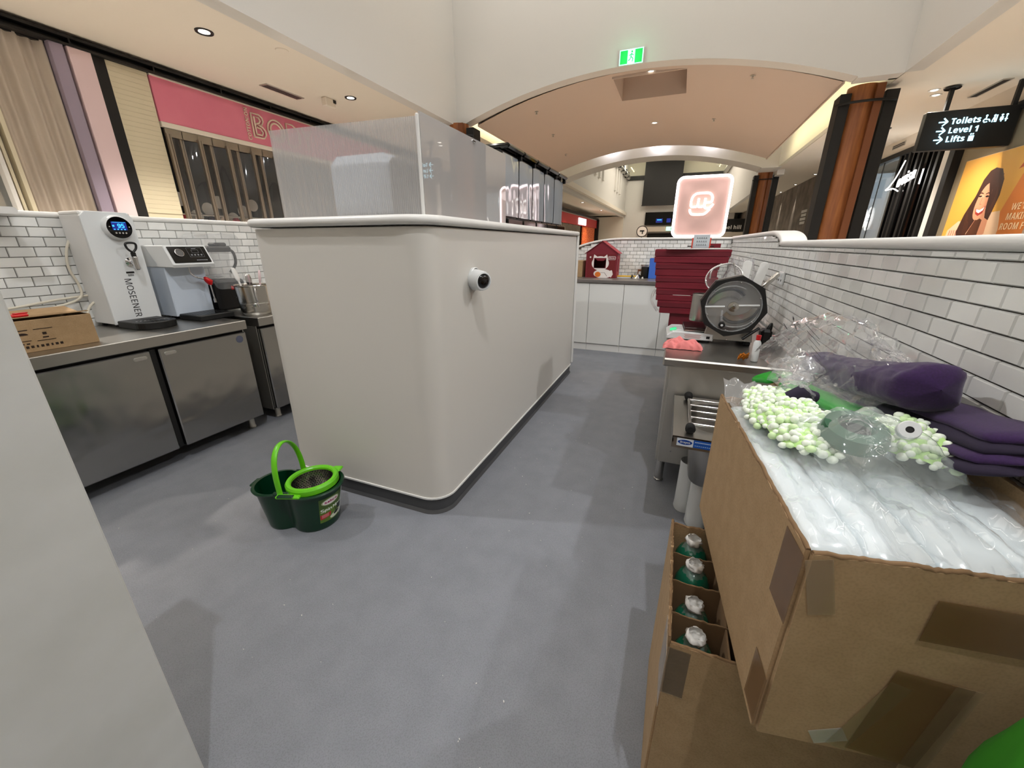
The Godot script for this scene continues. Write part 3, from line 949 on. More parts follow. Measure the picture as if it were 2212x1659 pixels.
	alathe(st, [Vector2(0, -0.012), Vector2(0.07, -0.01), Vector2(0.075, 0)], 24)
	part("grille", st, M.soffit_paint, v)
	v = thing("emergency_light", "boxy cream emergency light on the left soffit beside the vent", "light", Vector3(-5.55, SOFFIT, -5.85))
	bx("housing", Vector3(0, -0.06, 0), Vector3(0.1, 0.12, 0.2), M.soffit_paint, v, 0.008)
	bx("lens", Vector3(0.03, -0.03, -0.08), Vector3(0.06, 0.05, 0.06), M.black_gloss, v, 0.005)
	# low bulkhead at the back of the left side
	column(Vector3(-4.35, 0, -8.05), "brown timber-and-steel column behind the island, on the left")

func column(at: Vector3, label: String) -> void:
	var c := thing("timber_column", label, "column", at)
	var st := stn()
	alathe(st, [Vector2(0.2, 0), Vector2(0.2, SOFFIT + 0.02)], 28, Transform3D(Basis(), Vector3(-0.03, 0, 0.0)))
	part("timber_core", st, M.timber, c)
	bx("timber_fin", Vector3(0.12, SOFFIT * 0.5, 0.19), Vector3(0.1, SOFFIT, 0.08), M.timber_brown, c)
	bx("steel_flange", Vector3(-0.27, SOFFIT * 0.5 - 0.03, 0.02), Vector3(0.14, SOFFIT - 0.1, 0.3), M.beam_brown, c, 0.005)
	bx("steel_flange", Vector3(0.29, SOFFIT * 0.5 - 0.03, 0.02), Vector3(0.16, SOFFIT - 0.1, 0.3), M.beam_brown, c, 0.005)
	st = stn()
	var P := []
	for k in 13: P.append(Vector3(-0.36 * cos(PI * k / 12.0), 3.38, 0.12 + 0.16 * sin(PI * k / 12.0)))
	atube(st, P, 0.018, 6)
	part("collar", st, M.beam_brown, c)

# ---------------------------------------------------------------- shops right of the hall
func build_mall_right() -> void:
	var X := 4.3
	var RB := Basis(Vector3(0, 0, 1), Vector3(0, 1, 0), Vector3(-1, 0, 0))
	column(Vector3(2.3, 0, -8.55), "tall timber-and-steel column in front of the white neon shop")
	column(Vector3(2.32, 0, -16.6), "distant timber-and-steel column beyond the lit square sign")
	# bulkhead and dark beam above the shopfronts
	sbox("wall_bulkhead_right", Vector3(X + 0.1, 3.46, -7.0), Vector3(0.2, 0.28, 16.2), M.soffit_paint)
	var bm := setting("trim_3")
	bx("beam", Vector3(X + 0.06, 3.28, -7.0), Vector3(0.2, 0.1, 16.2), M.beam_brown, bm, 0.004)
	# shop with neon: glass, lit pale interior, dark ribbed portal
	var sh := thing("jewellery_shopfront", "glass shopfront with dark ribbed portal and white neon script", "shopfront", Vector3(X, 0, -12.6))
	bx("mullion", Vector3(0, 1.62, -2.25), Vector3(0.1, 3.24, 0.12), M.beam_brown, sh)
	bx("mullion", Vector3(0.0, 1.62, -2.08), Vector3(0.03, 3.24, 0.03), M.steel_bright, sh)
	bx("pane", Vector3(0.02, 1.62, -1.36), Vector3(0.012, 3.24, 1.4), M.glass, sh)
	bx("pane_joint", Vector3(0.015, 1.62, -0.66), Vector3(0.02, 3.24, 0.012), M.black_metal, sh)
	bx("pane", Vector3(0.02, 1.62, -0.22), Vector3(0.012, 3.24, 0.86), M.glass, sh)
	bx("back_panel", Vector3(0.9, 1.62, -1.2), Vector3(0.05, 3.24, 3.2), M.pale_blue_plastic, sh)
	bx("side_panel", Vector3(0.5, 1.62, -2.6), Vector3(0.9, 3.24, 0.05), M.pale_blue_plastic, sh)
	for k in 5: bx("shelf", Vector3(0.78, 1.5 + 0.22 * k, -0.4), Vector3(0.2, 0.012, 0.9), M.white_paint, sh)
	# dark portal built from vertical ribs
	bx("portal_back", Vector3(0.1, 1.62, 1.05), Vector3(0.05, 3.24, 1.85), M.black_metal, sh)
	for k in 9: bx("portal_rib", Vector3(0.03, 1.62, 0.2 + 0.2 * k), Vector3(0.09, 3.24, 0.09 if k % 2 == 0 else 0.05), M.black_gloss if k % 3 == 0 else M.black_metal, sh, 0.006)
	var ld := thing("shop_display_stand", "black rounded display stand with white script behind the shop glass", "display", Vector3(X + 0.28, 0, -12.72), 0.0)
	var st := stn()
	var ap := PackedVector2Array([Vector2(-0.42, 0), Vector2(0.42, 0)])
	for k in 13: ap.append(Vector2(0.42 * cos(PI * k / 12.0), 1.75 + 0.24 * sin(PI * k / 12.0)))
	aprism(st, ap, -0.03, 0.03, Transform3D(RB, Vector3.ZERO))
	part("board", st, M.black_plastic, ld)
	text("letters", "Lovisa", 0.09, 0.004, Transform3D(RB * Basis(Vector3(0, 0, 1), 0.1), Vector3(-0.035, 1.80, 0.0)), M.white_paint, ld, false, "Droid Serif")
	var inl := thing("shop_lamp", "small white lamp inside the pale neon shop", "light", Vector3(X + 0.62, 3.1, -13.3))
	st = stn()
	alathe(st, [Vector2(0, -0.02), Vector2(0.06, -0.02), Vector2(0.07, 0.1), Vector2(0, 0.1)], 16)
	part("lamp_head", st, M.lamp_glow, inl)
	lamp(OmniLight3D.new(), Vector3(0, -0.08, 0), 1.3, Color(0.85, 0.95, 1.0), 0.06, inl)
	# neon script, strokes of one sign
	var ns := thing("neon_script_sign", "white neon script sign on the shop glass", "sign", Vector3(X - 0.06, 0, 0))
	var strokes := [
		[Vector2(-11.98, 3.08), Vector2(-12.2, 2.78), Vector2(-12.42, 2.62), Vector2(-12.56, 2.57), Vector2(-12.46, 2.56), Vector2(-12.2, 2.56), Vector2(-11.92, 2.48)]]
	for s in strokes:
		st = stn()
		var P := []
		for v in s: P.append(Vector3(0, v.y, v.x))
		atube(st, smooth_path(P, 4) if P.size() > 2 else P, 0.0125, 8)
		part("neon_tube", st, M.neon_white, ns)
	text("neon_tube", "ovisa", 0.21, 0.02, Transform3D(RB * Basis(Vector3(0, 0, 1), 0.16) * Basis(Vector3(1, 0, 0), Vector3(0.25, 1, 0), Vector3(0, 0, 1)), Vector3(0, 2.715, -11.70)), M.neon_white, ns, false, "Droid Serif")
	lamp(OmniLight3D.new(), Vector3(-0.25, 2.75, -11.9), 0.35, Color(1, 0.98, 0.96), 0.15, ns)
	# round neon emblem on the left pane
	var ov := thing("neon_oval_sign", "round white neon emblem on the left shop pane", "sign", Vector3(X - 0.05, 2.0, -13.5))
	st = stn()
	var P2 := []
	for k in 29: P2.append(Vector3(0, 0.27 * sin(TAU * k / 28.0), 0.17 * cos(TAU * k / 28.0)))
	atube(st, P2, 0.018, 6, false)
	part("neon_ring", st, M.neon_white, ov)
	text("neon_letters", "CLUB", 0.085, 0.01, Transform3D(RB, Vector3(0, 0.06, 0)), M.neon_white, ov, true)
	bx("neon_bar", Vector3(0, -0.02, 0), Vector3(0.015, 0.02, 0.3), M.neon_white, ov)
	for k in 4: bx("neon_bar", Vector3(0, -0.12, -0.09 + 0.06 * k), Vector3(0.012, 0.12, 0.014), M.neon_white, ov)
	# white pier, dark post, poster
	var pr := thing("shop_pier", "narrow white pier between the ribbed portal and the dark post", "pier", Vector3(X, 0, -10.4))
	bx("panel", Vector3(0.02, 1.62, 0), Vector3(0.12, 3.24, 0.28), M.white_paint, pr, 0.004)
	var po := thing("dark_post", "dark steel post left of the yellow poster", "post", Vector3(X, 0, -10.14))
	bx("flange", Vector3(-0.02, 1.62, 0), Vector3(0.16, 3.24, 0.17), M.beam_brown, po, 0.004)
	sbox("wall_shop_right", Vector3(X + 0.08, 1.62, -6.6), Vector3(0.12, 3.24, 6.9), mk("khaki_board", Color(0.52, 0.47, 0.38), 0.7))
	sbox("wall_shop_right_far", Vector3(X + 1.2, 1.8, -12.6), Vector3(0.1, 3.6, 6.0), M.hall_paint)
	poster(X)
	# hanging direction sign
	var hs := thing("direction_sign", "black hanging direction sign with glowing white arrows and words", "sign", Vector3(3.23, 2.76, -8.86))
	bx("box", Vector3(0.53, 0.26, -0.06), Vector3(1.06, 0.52, 0.12), M.black_metal, hs, 0.006)
	bx("pole", Vector3(0.23, 0.68, -0.06), Vector3(0.05, 0.34, 0.05), M.black_metal, hs)
	bx("pole", Vector3(0.98, 0.68, -0.06), Vector3(0.05, 0.34, 0.05), M.black_metal, hs)
	st = stn()
	alathe(st, [Vector2(0.09, 0.805), Vector2(0.1, 0.82), Vector2(0.03, 0.84)], 16, Transform3D(Basis(), Vector3(0.23, 0, -0.06)))
	part("ceiling_plate", st, M.black_metal, hs)
	for r in 3:
		var y: float = [0.37, 0.252, 0.135][r]
		st = stn()
		for q in [[Vector2(0, 0), Vector2(0.1, 0)], [Vector2(0.05, 0.05), Vector2(0.102, 0)], [Vector2(0.05, -0.05), Vector2(0.102, 0)]]:
			atube(st, [Vector3(0.17 + q[0].x, y + q[0].y, 0.004), Vector3(0.17 + q[1].x, y + q[1].y, 0.004)], 0.009, 6)
		part("arrow", st, M.sign_letters, hs)
		var o := text("letters", ["Toilets", "Level 1", "Lifts"][r], 0.075, 0.006, Transform3D(Basis(), Vector3(0, y, 0.004)), M.sign_letters, hs, true)
		(o.mesh as TextMesh).horizontal_alignment = HORIZONTAL_ALIGNMENT_LEFT
		o.position.x = 0.31
	# pictograms: wheelchair, parent room, toilets, lift car
	st = stn()
	for c in [Vector2(0.70, 0.41), Vector2(0.79, 0.405), Vector2(0.87, 0.405), Vector2(0.92, 0.405)]:
		alathe(st, [Vector2(0, 0), Vector2(0.012, 0), Vector2(0.012, 0.006), Vector2(0, 0.006)], 12, Transform3D(Basis(Vector3(1, 0, 0), Vector3(0, 0, 1), Vector3(0, -1, 0)), Vector3(c.x, c.y, 0.001)))
	for q in [[0.70, 0.40, 0.70, 0.36], [0.70, 0.36, 0.735, 0.36], [0.735, 0.36, 0.75, 0.33], [0.69, 0.37, 0.675, 0.345], [0.675, 0.345, 0.69, 0.325], [0.69, 0.325, 0.72, 0.33], [0.79, 0.39, 0.775, 0.34], [0.775, 0.34, 0.775, 0.32], [0.79, 0.39, 0.80, 0.34], [0.80, 0.34, 0.80, 0.32], [0.815, 0.41, 0.815, 0.32], [0.87, 0.39, 0.87, 0.32], [0.858, 0.38, 0.858, 0.34], [0.882, 0.38, 0.882, 0.34], [0.92, 0.39, 0.92, 0.32], [0.905, 0.35, 0.935, 0.35]]:
		atube(st, [Vector3(q[0], q[1], 0.004), Vector3(q[2], q[3], 0.004)], 0.007, 5)
	part("pictograms", st, M.sign_letters, hs)
	st = stn()
	abox(st, Vector3(0.60, 0.13, 0.004), Vector3(0.06, 0.07, 0.006), 0.002)
	abox(st, Vector3(0.588, 0.185, 0.004), Vector3(0.014, 0.02, 0.006)); abox(st, Vector3(0.612, 0.185, 0.004), Vector3(0.014, 0.02, 0.006))
	part("lift_pictogram", st, M.sign_letters, hs)
	lamp(OmniLight3D.new(), Vector3(0.5, 0.26, 0.3), 0.08, Color(0.8, 0.95, 1.0), 0.2, hs)
	# lamps and vents of the right soffit
	downlight(Vector3(3.56, SOFFIT, -11.4), 0.08, 14.0, Color(1.0, 0.955, 0.90), M.black_plastic, "black-ringed downlight between the timber column and the direction sign")
	downlight(Vector3(3.28, SOFFIT, -9.0), 0.06, 9.0, Color(1.0, 0.955, 0.90), M.white_paint, "white recessed lamp just left of the sign pole")
	downlight(Vector3(3.42, SOFFIT, -9.28), 0.06, 9.0, Color(1.0, 0.955, 0.90), M.white_paint, "white recessed lamp above the sign pole")
	for q in [[-6.0, "black-ringed downlight in the right soffit ahead of the camera"], [-3.0, "black-ringed downlight in the right soffit beside the steel bench"], [0.0, "black-ringed downlight in the right soffit right of the camera"]]: downlight(Vector3(3.5, SOFFIT, q[0]), 0.08, 14.0, Color(1.0, 0.955, 0.90), M.black_plastic, q[1])
	var v := thing("air_vent", "dark slot vent in the right soffit above the direction sign", "vent", Vector3(4.0, SOFFIT, -9.2))
	bx("frame", Vector3(0, -0.006, 0), Vector3(0.12, 0.012, 0.8), M.steel_dull, v, 0.002)
	bx("slot", Vector3(0, -0.013, 0), Vector3(0.07, 0.004, 0.74), M.beam_brown, v)
	v = thing("air_vent", "small grey vent on the bulkhead above the neon shop", "vent", Vector3(X - 0.004, 3.49, -12.7))
	bx("frame", Vector3(0, 0, 0), Vector3(0.012, 0.09, 0.6), M.steel_dull, v, 0.002)
	for k in 2: bx("slot", Vector3(-0.007, -0.018 + 0.036 * k, 0), Vector3(0.004, 0.016, 0.54), M.beam_brown, v)
	# exit sign on the arch face
	var ex := thing("exit_sign", "glowing green exit sign with a running figure above the arch", "sign", Vector3(-1.12, 4.26, -7.97))
	bx("housing", Vector3(0, 0, 0), Vector3(0.39, 0.22, 0.05), M.white_paint, ex, 0.006)
	bx("rim", Vector3(0, 0, 0.024), Vector3(0.375, 0.205, 0.006), M.exit_white, ex)
	bx("green_field", Vector3(-0.115, 0, 0.028), Vector3(0.115, 0.18, 0.006), M.exit_green, ex)
	bx("green_field", Vector3(0.115, 0, 0.028), Vector3(0.115, 0.18, 0.006), M.exit_green, ex)
	bx("door_field", Vector3(0, 0, 0.028), Vector3(0.1, 0.18, 0.005), M.exit_white, ex)
	st = stn()
	for q in [[0.005, 0.045, -0.005, 0.0], [-0.005, 0.0, 0.03, -0.03], [0.03, -0.03, 0.02, -0.07], [-0.005, 0.0, -0.02, -0.04], [-0.02, -0.04, -0.045, -0.05], [0.003, 0.035, 0.035, 0.015], [0.003, 0.035, -0.03, 0.015]]:
		atube(st, [Vector3(q[0], q[1], 0.032), Vector3(q[2], q[3], 0.032)], 0.006, 5)
	alathe(st, [Vector2(0, -0.002), Vector2(0.013, -0.002), Vector2(0.013, 0.004), Vector2(0, 0.004)], 12, Transform3D(Basis(Vector3(1, 0, 0), Vector3(0, 0, 1), Vector3(0, -1, 0)), Vector3(0.01, 0.064, 0.031)))
	part("running_figure", st, M.exit_green, ex)
	lamp(OmniLight3D.new(), Vector3(0, -0.02, 0.2), 0.06, Color(0.5, 1.0, 0.75), 0.1, ex)

func poster(X: float) -> void:
	var W := 470
	var H := 375
	var im := Image.create(W, H, false, Image.FORMAT_RGB8)
	im.fill(Color(0.86, 0.64, 0.27))
	var g := func(z: float, y: float) -> Vector2: return Vector2((z + 9.8) * 250.0, (2.70 - y) * 250.0)
	ipoly(im, PackedVector2Array([g.call(-8.30, 2.42), g.call(-7.9, 2.75), g.call(-7.9, 1.2), g.call(-8.75, 1.2)]), Color(0.82, 0.48, 0.21))
	ipoly(im, PackedVector2Array([g.call(-8.46, 2.40), g.call(-8.3, 2.62), g.call(-8.22, 2.66), g.call(-8.2, 2.45)]), Color(0.68, 0.27, 0.10))
	# blouse, neck, hair, face
	var cream := Color(0.90, 0.76, 0.62)
	var hair := Color(0.23, 0.12, 0.085)
	var hair2 := Color(0.33, 0.185, 0.12)
	var skin := Color(0.80, 0.56, 0.43)
	ipoly(im, PackedVector2Array([g.call(-9.72, 1.2), g.call(-9.68, 1.62), g.call(-9.45, 1.76), g.call(-9.2, 1.74), g.call(-8.72, 1.85), g.call(-8.52, 1.86), g.call(-8.42, 1.6), g.call(-8.45, 1.2)]), cream)
	for k in 6: iline(im, [g.call(-9.6 + 0.06 * k, 1.62), g.call(-9.64 + 0.07 * k, 1.2)], 5.0, Color(0.70, 0.36, 0.30))
	ipoly(im, PackedVector2Array([g.call(-9.0, 1.85), g.call(-8.75, 1.95), g.call(-8.7, 1.55), g.call(-8.95, 1.4), g.call(-9.12, 1.6)]), skin)
	ipoly(im, PackedVector2Array([g.call(-8.96, 2.49), g.call(-8.80, 2.45), g.call(-8.69, 2.30), g.call(-8.66, 2.08), g.call(-8.69, 1.9), g.call(-8.72, 1.74), g.call(-8.82, 1.78), g.call(-8.9, 2.0), g.call(-9.2, 1.45), g.call(-9.35, 1.42), g.call(-9.42, 1.6), g.call(-9.36, 1.85), g.call(-9.22, 2.12), g.call(-9.16, 2.35), g.call(-9.07, 2.46)]), hair)
	ipoly(im, PackedVector2Array([g.call(-9.0, 1.8), g.call(-8.86, 1.75), g.call(-8.86, 1.42), g.call(-9.02, 1.36), g.call(-9.16, 1.5)]), hair2)
	iell(im, g.call(-9.005, 2.02), Vector2(37, 66), skin, 0.16)
	iell(im, g.call(-8.985, 1.90), Vector2(30, 36), skin, 0.1)
	ipoly(im, PackedVector2Array([g.call(-9.02, 2.34), g.call(-8.90, 2.30), g.call(-8.83, 2.0), g.call(-8.87, 1.92), g.call(-8.90, 2.12), g.call(-8.97, 2.24)]), hair)
	iell(im, g.call(-9.06, 2.10), Vector2(14, 5), Color(0.86, 0.63, 0.5), 0.1)
	for e in [[-9.10, 2.105], [-8.935, 2.09]]:
		iell(im, g.call(e[0], e[1]), Vector2(10, 3.2), Color(0.12, 0.06, 0.05), 0.06)
		iline(im, [g.call(e[0] - 0.05, e[1] + 0.035), g.call(e[0], e[1] + 0.05), g.call(e[0] + 0.05, e[1] + 0.035)], 3.5, hair)
	iline(im, [g.call(-9.035, 2.09), g.call(-9.05, 1.99), g.call(-9.01, 1.98)], 3.0, Color(0.66, 0.41, 0.31))
	ipoly(im, PackedVector2Array([g.call(-9.11, 1.93), g.call(-9.0, 1.90), g.call(-8.88, 1.955), g.call(-8.91, 1.85), g.call(-9.0, 1.815), g.call(-9.08, 1.85)]), Color(0.62, 0.2, 0.17))
	ipoly(im, PackedVector2Array([g.call(-9.09, 1.92), g.call(-9.0, 1.90), g.call(-8.90, 1.94), g.call(-8.92, 1.89), g.call(-9.0, 1.855), g.call(-9.07, 1.88)]), Color(0.96, 0.92, 0.88))
	for k in 3: iline(im, [g.call(-9.3 + 0.04 * k, 1.95 - 0.1 * k), g.call(-9.26 + 0.04 * k, 1.72), g.call(-9.22 + 0.04 * k, 1.5)], 4.0, hair2)
	for k in 3: iline(im, [g.call(-8.8 + 0.03 * k, 2.38), g.call(-8.74 + 0.02 * k, 2.1), g.call(-8.78 + 0.025 * k, 1.85)], 3.0, hair2)
	var po := thing("wall_poster", "large yellow poster of a smiling dark-haired woman", "poster", Vector3(X - 0.02, 0, 0))
	var a := picmat("poster_print", im, 0.35)
	bx("board", Vector3(0.03, 1.955, -8.86), Vector3(0.03, 1.5, 1.88), M.letter_cream, po)
	sheet("print", Vector3(0.012, 2.70, -9.8), Vector3(0.012, 2.70, -7.92), Vector3(0.012, 1.2, -7.92), Vector3(0.012, 1.2, -9.8), a, po)
	var RB := Basis(Vector3(0, 0, 1), Vector3(0, 1, 0), Vector3(-1, 0, 0))
	for r in 3:
		var o := text("letters", ["WE'RE", "MAKING", "ROOM FOR"][r], 0.088, 0.002, Transform3D(RB, Vector3(0.008, [1.895, 1.765, 1.635][r], 0)), mk("print_cream", Color(0.95, 0.80, 0.62), 0.5), po, true)
		(o.mesh as TextMesh).horizontal_alignment = HORIZONTAL_ALIGNMENT_LEFT
		o.position.z = [-8.30, -8.34, -8.40][r]

# ---------------------------------------------------------------- the far hall seen under the arch
func build_mall_far() -> void:
	sbox("wall_far_left", Vector3(-4.7, 5.6, -26.0), Vector3(0.2, 4.3, 20.0), M.hall_paint)
	sbox("wall_far_right", Vector3(2.64, 5.6, -26.0), Vector3(0.2, 4.3, 20.0), M.hall_paint)
	sbox("wall_far_end", Vector3(-1.0, 3.15, -36.2), Vector3(9.0, 6.3, 0.3), M.hall_paint)
	sbox("ceiling_far_middle", Vector3(-1.0, 7.75, -26.0), Vector3(7.2, 0.2, 21.0), M.hall_paint)
	sbox("wall_far_top", Vector3(-1.0, 7.1, -36.6), Vector3(9.0, 1.5, 0.2), M.cove_paint)
	var gb := setting("trim_4")
	bx("beam", Vector3(-1.0, 6.3, -36.0), Vector3(7.0, 0.3, 0.2), M.beam_brown, gb)
	var st := stn()
	atube(st, [Vector3(-4.45, 6.35, -17.0), Vector3(-4.45, 6.35, -35.9)], 0.16, 10)
	part("duct", st, M.steel_dull, gb)
	for k in 12: bx("duct_band", Vector3(-4.45, 6.35, -18.0 - 1.5 * k), Vector3(0.36, 0.36, 0.05), M.beam_brown, gb)
	st = stn()
	atube(st, [Vector3(2.4, 6.35, -17.0), Vector3(2.4, 6.35, -35.9)], 0.16, 10)
	part("duct", st, M.steel_dull, gb)
	# narrow fins on the far left wall
	for g in 2:
		for k in 3: bx("wall_fin", Vector3(-4.55, 5.6, -23.0 - 7.0 * g - 1.1 * k), Vector3(0.12, 1.6, 0.35), M.white_paint, gb)
	# lamps that wash the far hall
	var fl := thing("ceiling_light_panel", "luminous panel over the far hall behind the dark banner", "light", Vector3(-1.0, 7.6, -29.0))
	bx("diffuser", Vector3(0, 0, 0), Vector3(4.0, 0.04, 8.0), M.panel_glow, fl)
	var l := AreaLight3D.new()
	l.area_size = Vector2(4.0, 8.0); l.area_normalize_energy = true
	lamp(l, Vector3(0, -0.05, 0), 46.0, Color(1.0, 0.96, 0.9), 0.05, fl)
	l.rotation_degrees = Vector3(-90, 0, 0)
	for z in [-22.0, -28.0, -34.0]:
		for x in [-4.0, 1.9]:
			var up := thing("cove_light", "far cove lamp above the duct, %s side, %s" % ["left" if x < 0 else "right", "near" if z > -24 else ("middle" if z > -30 else "end")], "light", Vector3(x, 6.62, z))
			bx("strip", Vector3.ZERO, Vector3(0.06, 0.03, 2.0), M.strip_glow, up)
			bx("bracket", Vector3(0.0, -0.06, 0), Vector3(0.5, 0.03, 0.06), M.steel_dull, up)
			lamp(OmniLight3D.new(), Vector3(0, 0.1, 0), 1.6, Color(1.0, 0.98, 0.9), 0.1, up)
	# hanging dark banner and dark notice screens on the far end wall
	var bn := thing("hanging_banner", "large dark banner hanging before the far end wall", "banner", Vector3(-1.85, 4.25, -35.5))
	bx("sheet", Vector3(0, 1.65, 0), Vector3(2.75, 3.3, 0.06), M.beam_brown, bn)
	for s in [-1.2, 1.2]: bx("hanging_rod", Vector3(s, 3.36, 0), Vector3(0.03, 0.12, 0.03), M.black_metal, bn)
	bx("bottom_bar", Vector3(0, 0.0, 0), Vector3(2.8, 0.06, 0.1), M.black_metal, bn)
	var sc := thing("wall_screen", "dark wide screen with a small blue picture on the far wall", "screen", Vector3(-1.7, 3.3, -35.9))
	bx("panel", Vector3(0, 0, 0), Vector3(2.4, 0.95, 0.1), M.black_gloss, sc, 0.01)
	bx("picture", Vector3(-0.1, -0.15, 0.055), Vector3(0.5, 0.3, 0.01), M.lcd_blue, sc)
	bx("picture", Vector3(-0.1, -0.1, 0.062), Vector3(0.34, 0.06, 0.005), M.lcd_cyan, sc)
	bx("picture", Vector3(0.6, -0.15, 0.055), Vector3(0.3, 0.3, 0.01), M.lcd_blue, sc)
	var ds := setting("trim_5")
	bx("far_lintel", Vector3(-0.9, 2.5, -35.6), Vector3(4.6, 0.35, 0.4), M.curtain, ds)
	bx("far_opening", Vector3(-0.8, 1.1, -35.9), Vector3(3.6, 2.2, 0.2), M.dark_shop, ds)
	var e := thing("exit_sign", "distant green exit sign over the far opening beside the lit square sign", "sign", Vector3(-0.75, 2.52, -35.36))
	bx("housing", Vector3.ZERO, Vector3(0.9, 0.3, 0.08), M.exit_white, e, 0.02)
	bx("green_field", Vector3(0.1, 0, 0.045), Vector3(0.4, 0.2, 0.01), M.exit_green, e)
	# round hanging clock-like disc sign
	var rd := thing("round_sign", "small round sign on a stalk above the back tiled wall", "sign", Vector3(-0.76, 1.45, -9.0))
	st = stn()
	atube(st, [Vector3(0, -1.45, 0), Vector3(0, 0.1, 0)], 0.012, 6)
	part("stalk", st, M.black_metal, rd)
	var P := []
	for k in 25: P.append(Vector3(0.1 * cos(TAU * k / 24.0), 0.19 + 0.1 * sin(TAU * k / 24.0), 0))
	st = stn(); atube(st, P, 0.012, 6, false)
	part("ring", st, M.beam_brown, rd)
	st = stn()
	alathe(st, [Vector2(0, -0.01), Vector2(0.095, -0.01), Vector2(0.095, 0.01), Vector2(0, 0.01)], 24, Transform3D(Basis(Vector3(1, 0, 0), Vector3(0, 0, 1), Vector3(0, -1, 0)), Vector3(0, 0.19, 0)))
	part("disc", st, M.white_paint, rd)
	bx("mark", Vector3(0, 0.2, 0.012), Vector3(0.09, 0.025, 0.005), M.black_metal, rd); bx("mark", Vector3(0.01, 0.17, 0.012), Vector3(0.02, 0.06, 0.005), M.black_metal, rd)
	# far red shop on the left
	var r := thing("red_shopfront", "distant red shop fascia with a small white lightbox", "shopfront", Vector3(-6.5, 0, -28.5))
	bx("fascia", Vector3(0, 2.85, 0), Vector3(0.2, 0.55, 11.0), M.red_card_dark if false else mk("far_red", Color(0.78, 0.16, 0.18), 0.5), r)
	bx("lightbox", Vector3(0.13, 2.82, -0.1), Vector3(0.08, 0.42, 2.2), M.shop_white, r, 0.02)
	bx("beam", Vector3(0.05, 3.25, 0), Vector3(0.3, 0.12, 11.4), M.beam_brown, r)
	bx("header", Vector3(-0.02, 3.18, 0), Vector3(0.2, 0.12, 11.0), M.steel_dull, r)
	bx("frame_post", Vector3(0.1, 1.6, -5.6), Vector3(0.3, 3.2, 0.2), M.beam_brown, r)
	for k in 16: bx("shutter_slat", Vector3(0, 1.28, 5.2 - 0.34 * k), Vector3(0.06, 2.56, 0.2), M.shutter_metal, r)
	var oc := mk("orange_pattern", Color(1, 1, 1), 0.6)
	oc.albedo_texture = noise_tex(0.12, Color(0.75, 0.20, 0.10), Color(0.95, 0.55, 0.28), 71, 128, 2, 0.35, 0.6); tri(oc, 0.5)
	bx("patterned_panel", Vector3(0, 1.28, -2.9), Vector3(0.06, 2.56, 4.4), oc, r)
	sbox("wall_far_left_end", Vector3(-5.8, 1.75, -36.0), Vector3(2.4, 3.5, 0.2), M.soffit_paint)
	downlight(Vector3(-5.4, SOFFIT, -24.0), 0.1, 9.0, Color(1.0, 0.9, 0.78), M.black_plastic, "nearer tiny downlight in front of the far red shop")
	downlight(Vector3(-5.4, SOFFIT, -30.0), 0.1, 9.0, Color(1.0, 0.9, 0.78), M.black_plastic, "farther tiny downlight in front of the far red shop")
	# concrete wall on the right washed by small downlights
	sbox("wall_concrete", Vector3(4.12, 1.8, -27.0), Vector3(0.2, 3.6, 23.6), M.concrete)
	var k2 := 0
	for z in [-17.5, -20.1, -22.7, -25.6]:
		var t := downlight(Vector3(3.9, SOFFIT, z), 0.06, 0.0, Color.WHITE, M.black_plastic, ["nearest lamp washing the concrete wall", "second lamp washing the concrete wall", "third lamp washing the concrete wall", "farthest lamp washing the concrete wall"][k2])
		var sl := SpotLight3D.new()
		lamp(sl, Vector3(0, -0.06, 0), 7.0, Color(1.0, 0.95, 0.88), 0.03, t)
		sl.rotation_degrees = Vector3(-90, 0, 0); sl.spot_angle = 16.0; sl.spot_angle_attenuation = 0.9
		k2 += 1
	var nt := thing("wall_notice", "white printed notice on the concrete wall by the timber column", "notice", Vector3(4.0, 2.3, -18.3))
	for k in 4: bx("line", Vector3(0, 0.21 - 0.13 * k, 0.03 * (k % 2)), Vector3(0.02, 0.09, 0.7 - 0.1 * (k % 2)), M.white_paint, nt)
	# dark jewellery fascia far right
	var mh := thing("dark_fascia", "distant black shop fascia with white lowercase letters", "sign", Vector3(3.0, 2.5, -30.0))
	bx("board", Vector3(-0.6, 0, 0), Vector3(3.6, 0.75, 0.2), M.beam_brown, mh)
	text("letters", "michael hill", 0.21, 0.02, Transform3D(Basis(), Vector3(-0.42, -0.12, 0.11)), M.white_paint, mh, true)
	bx("window_sill", Vector3(-0.6, -0.55, 0), Vector3(3.6, 0.3, 0.2), M.curtain, mh)

# ---------------------------------------------------------------- island counter
const PLAN := Basis(Vector3(1, 0, 0), Vector3(0, 0, -1), Vector3(0, 1, 0))   # local (x, y, z) -> (x, height z, -y)

func round_poly(pts: Array, radii: Array, n := 8) -> PackedVector2Array:
	var out := PackedVector2Array()
	for i in pts.size():
		var a: Vector2 = pts[(i - 1 + pts.size()) % pts.size()]
		var b: Vector2 = pts[i]
		var c: Vector2 = pts[(i + 1) % pts.size()]
		var r: float = radii[i]
		var p0 := b + (a - b).normalized() * r
		var p1 := b + (c - b).normalized() * r
		var o := p0 + p1 - b   # right angles only
		for k in n + 1:
			var t := float(k) / n
			out.append(o + ((p0 - o).normalized().slerp((p1 - o).normalized(), t)) * r)
	return out

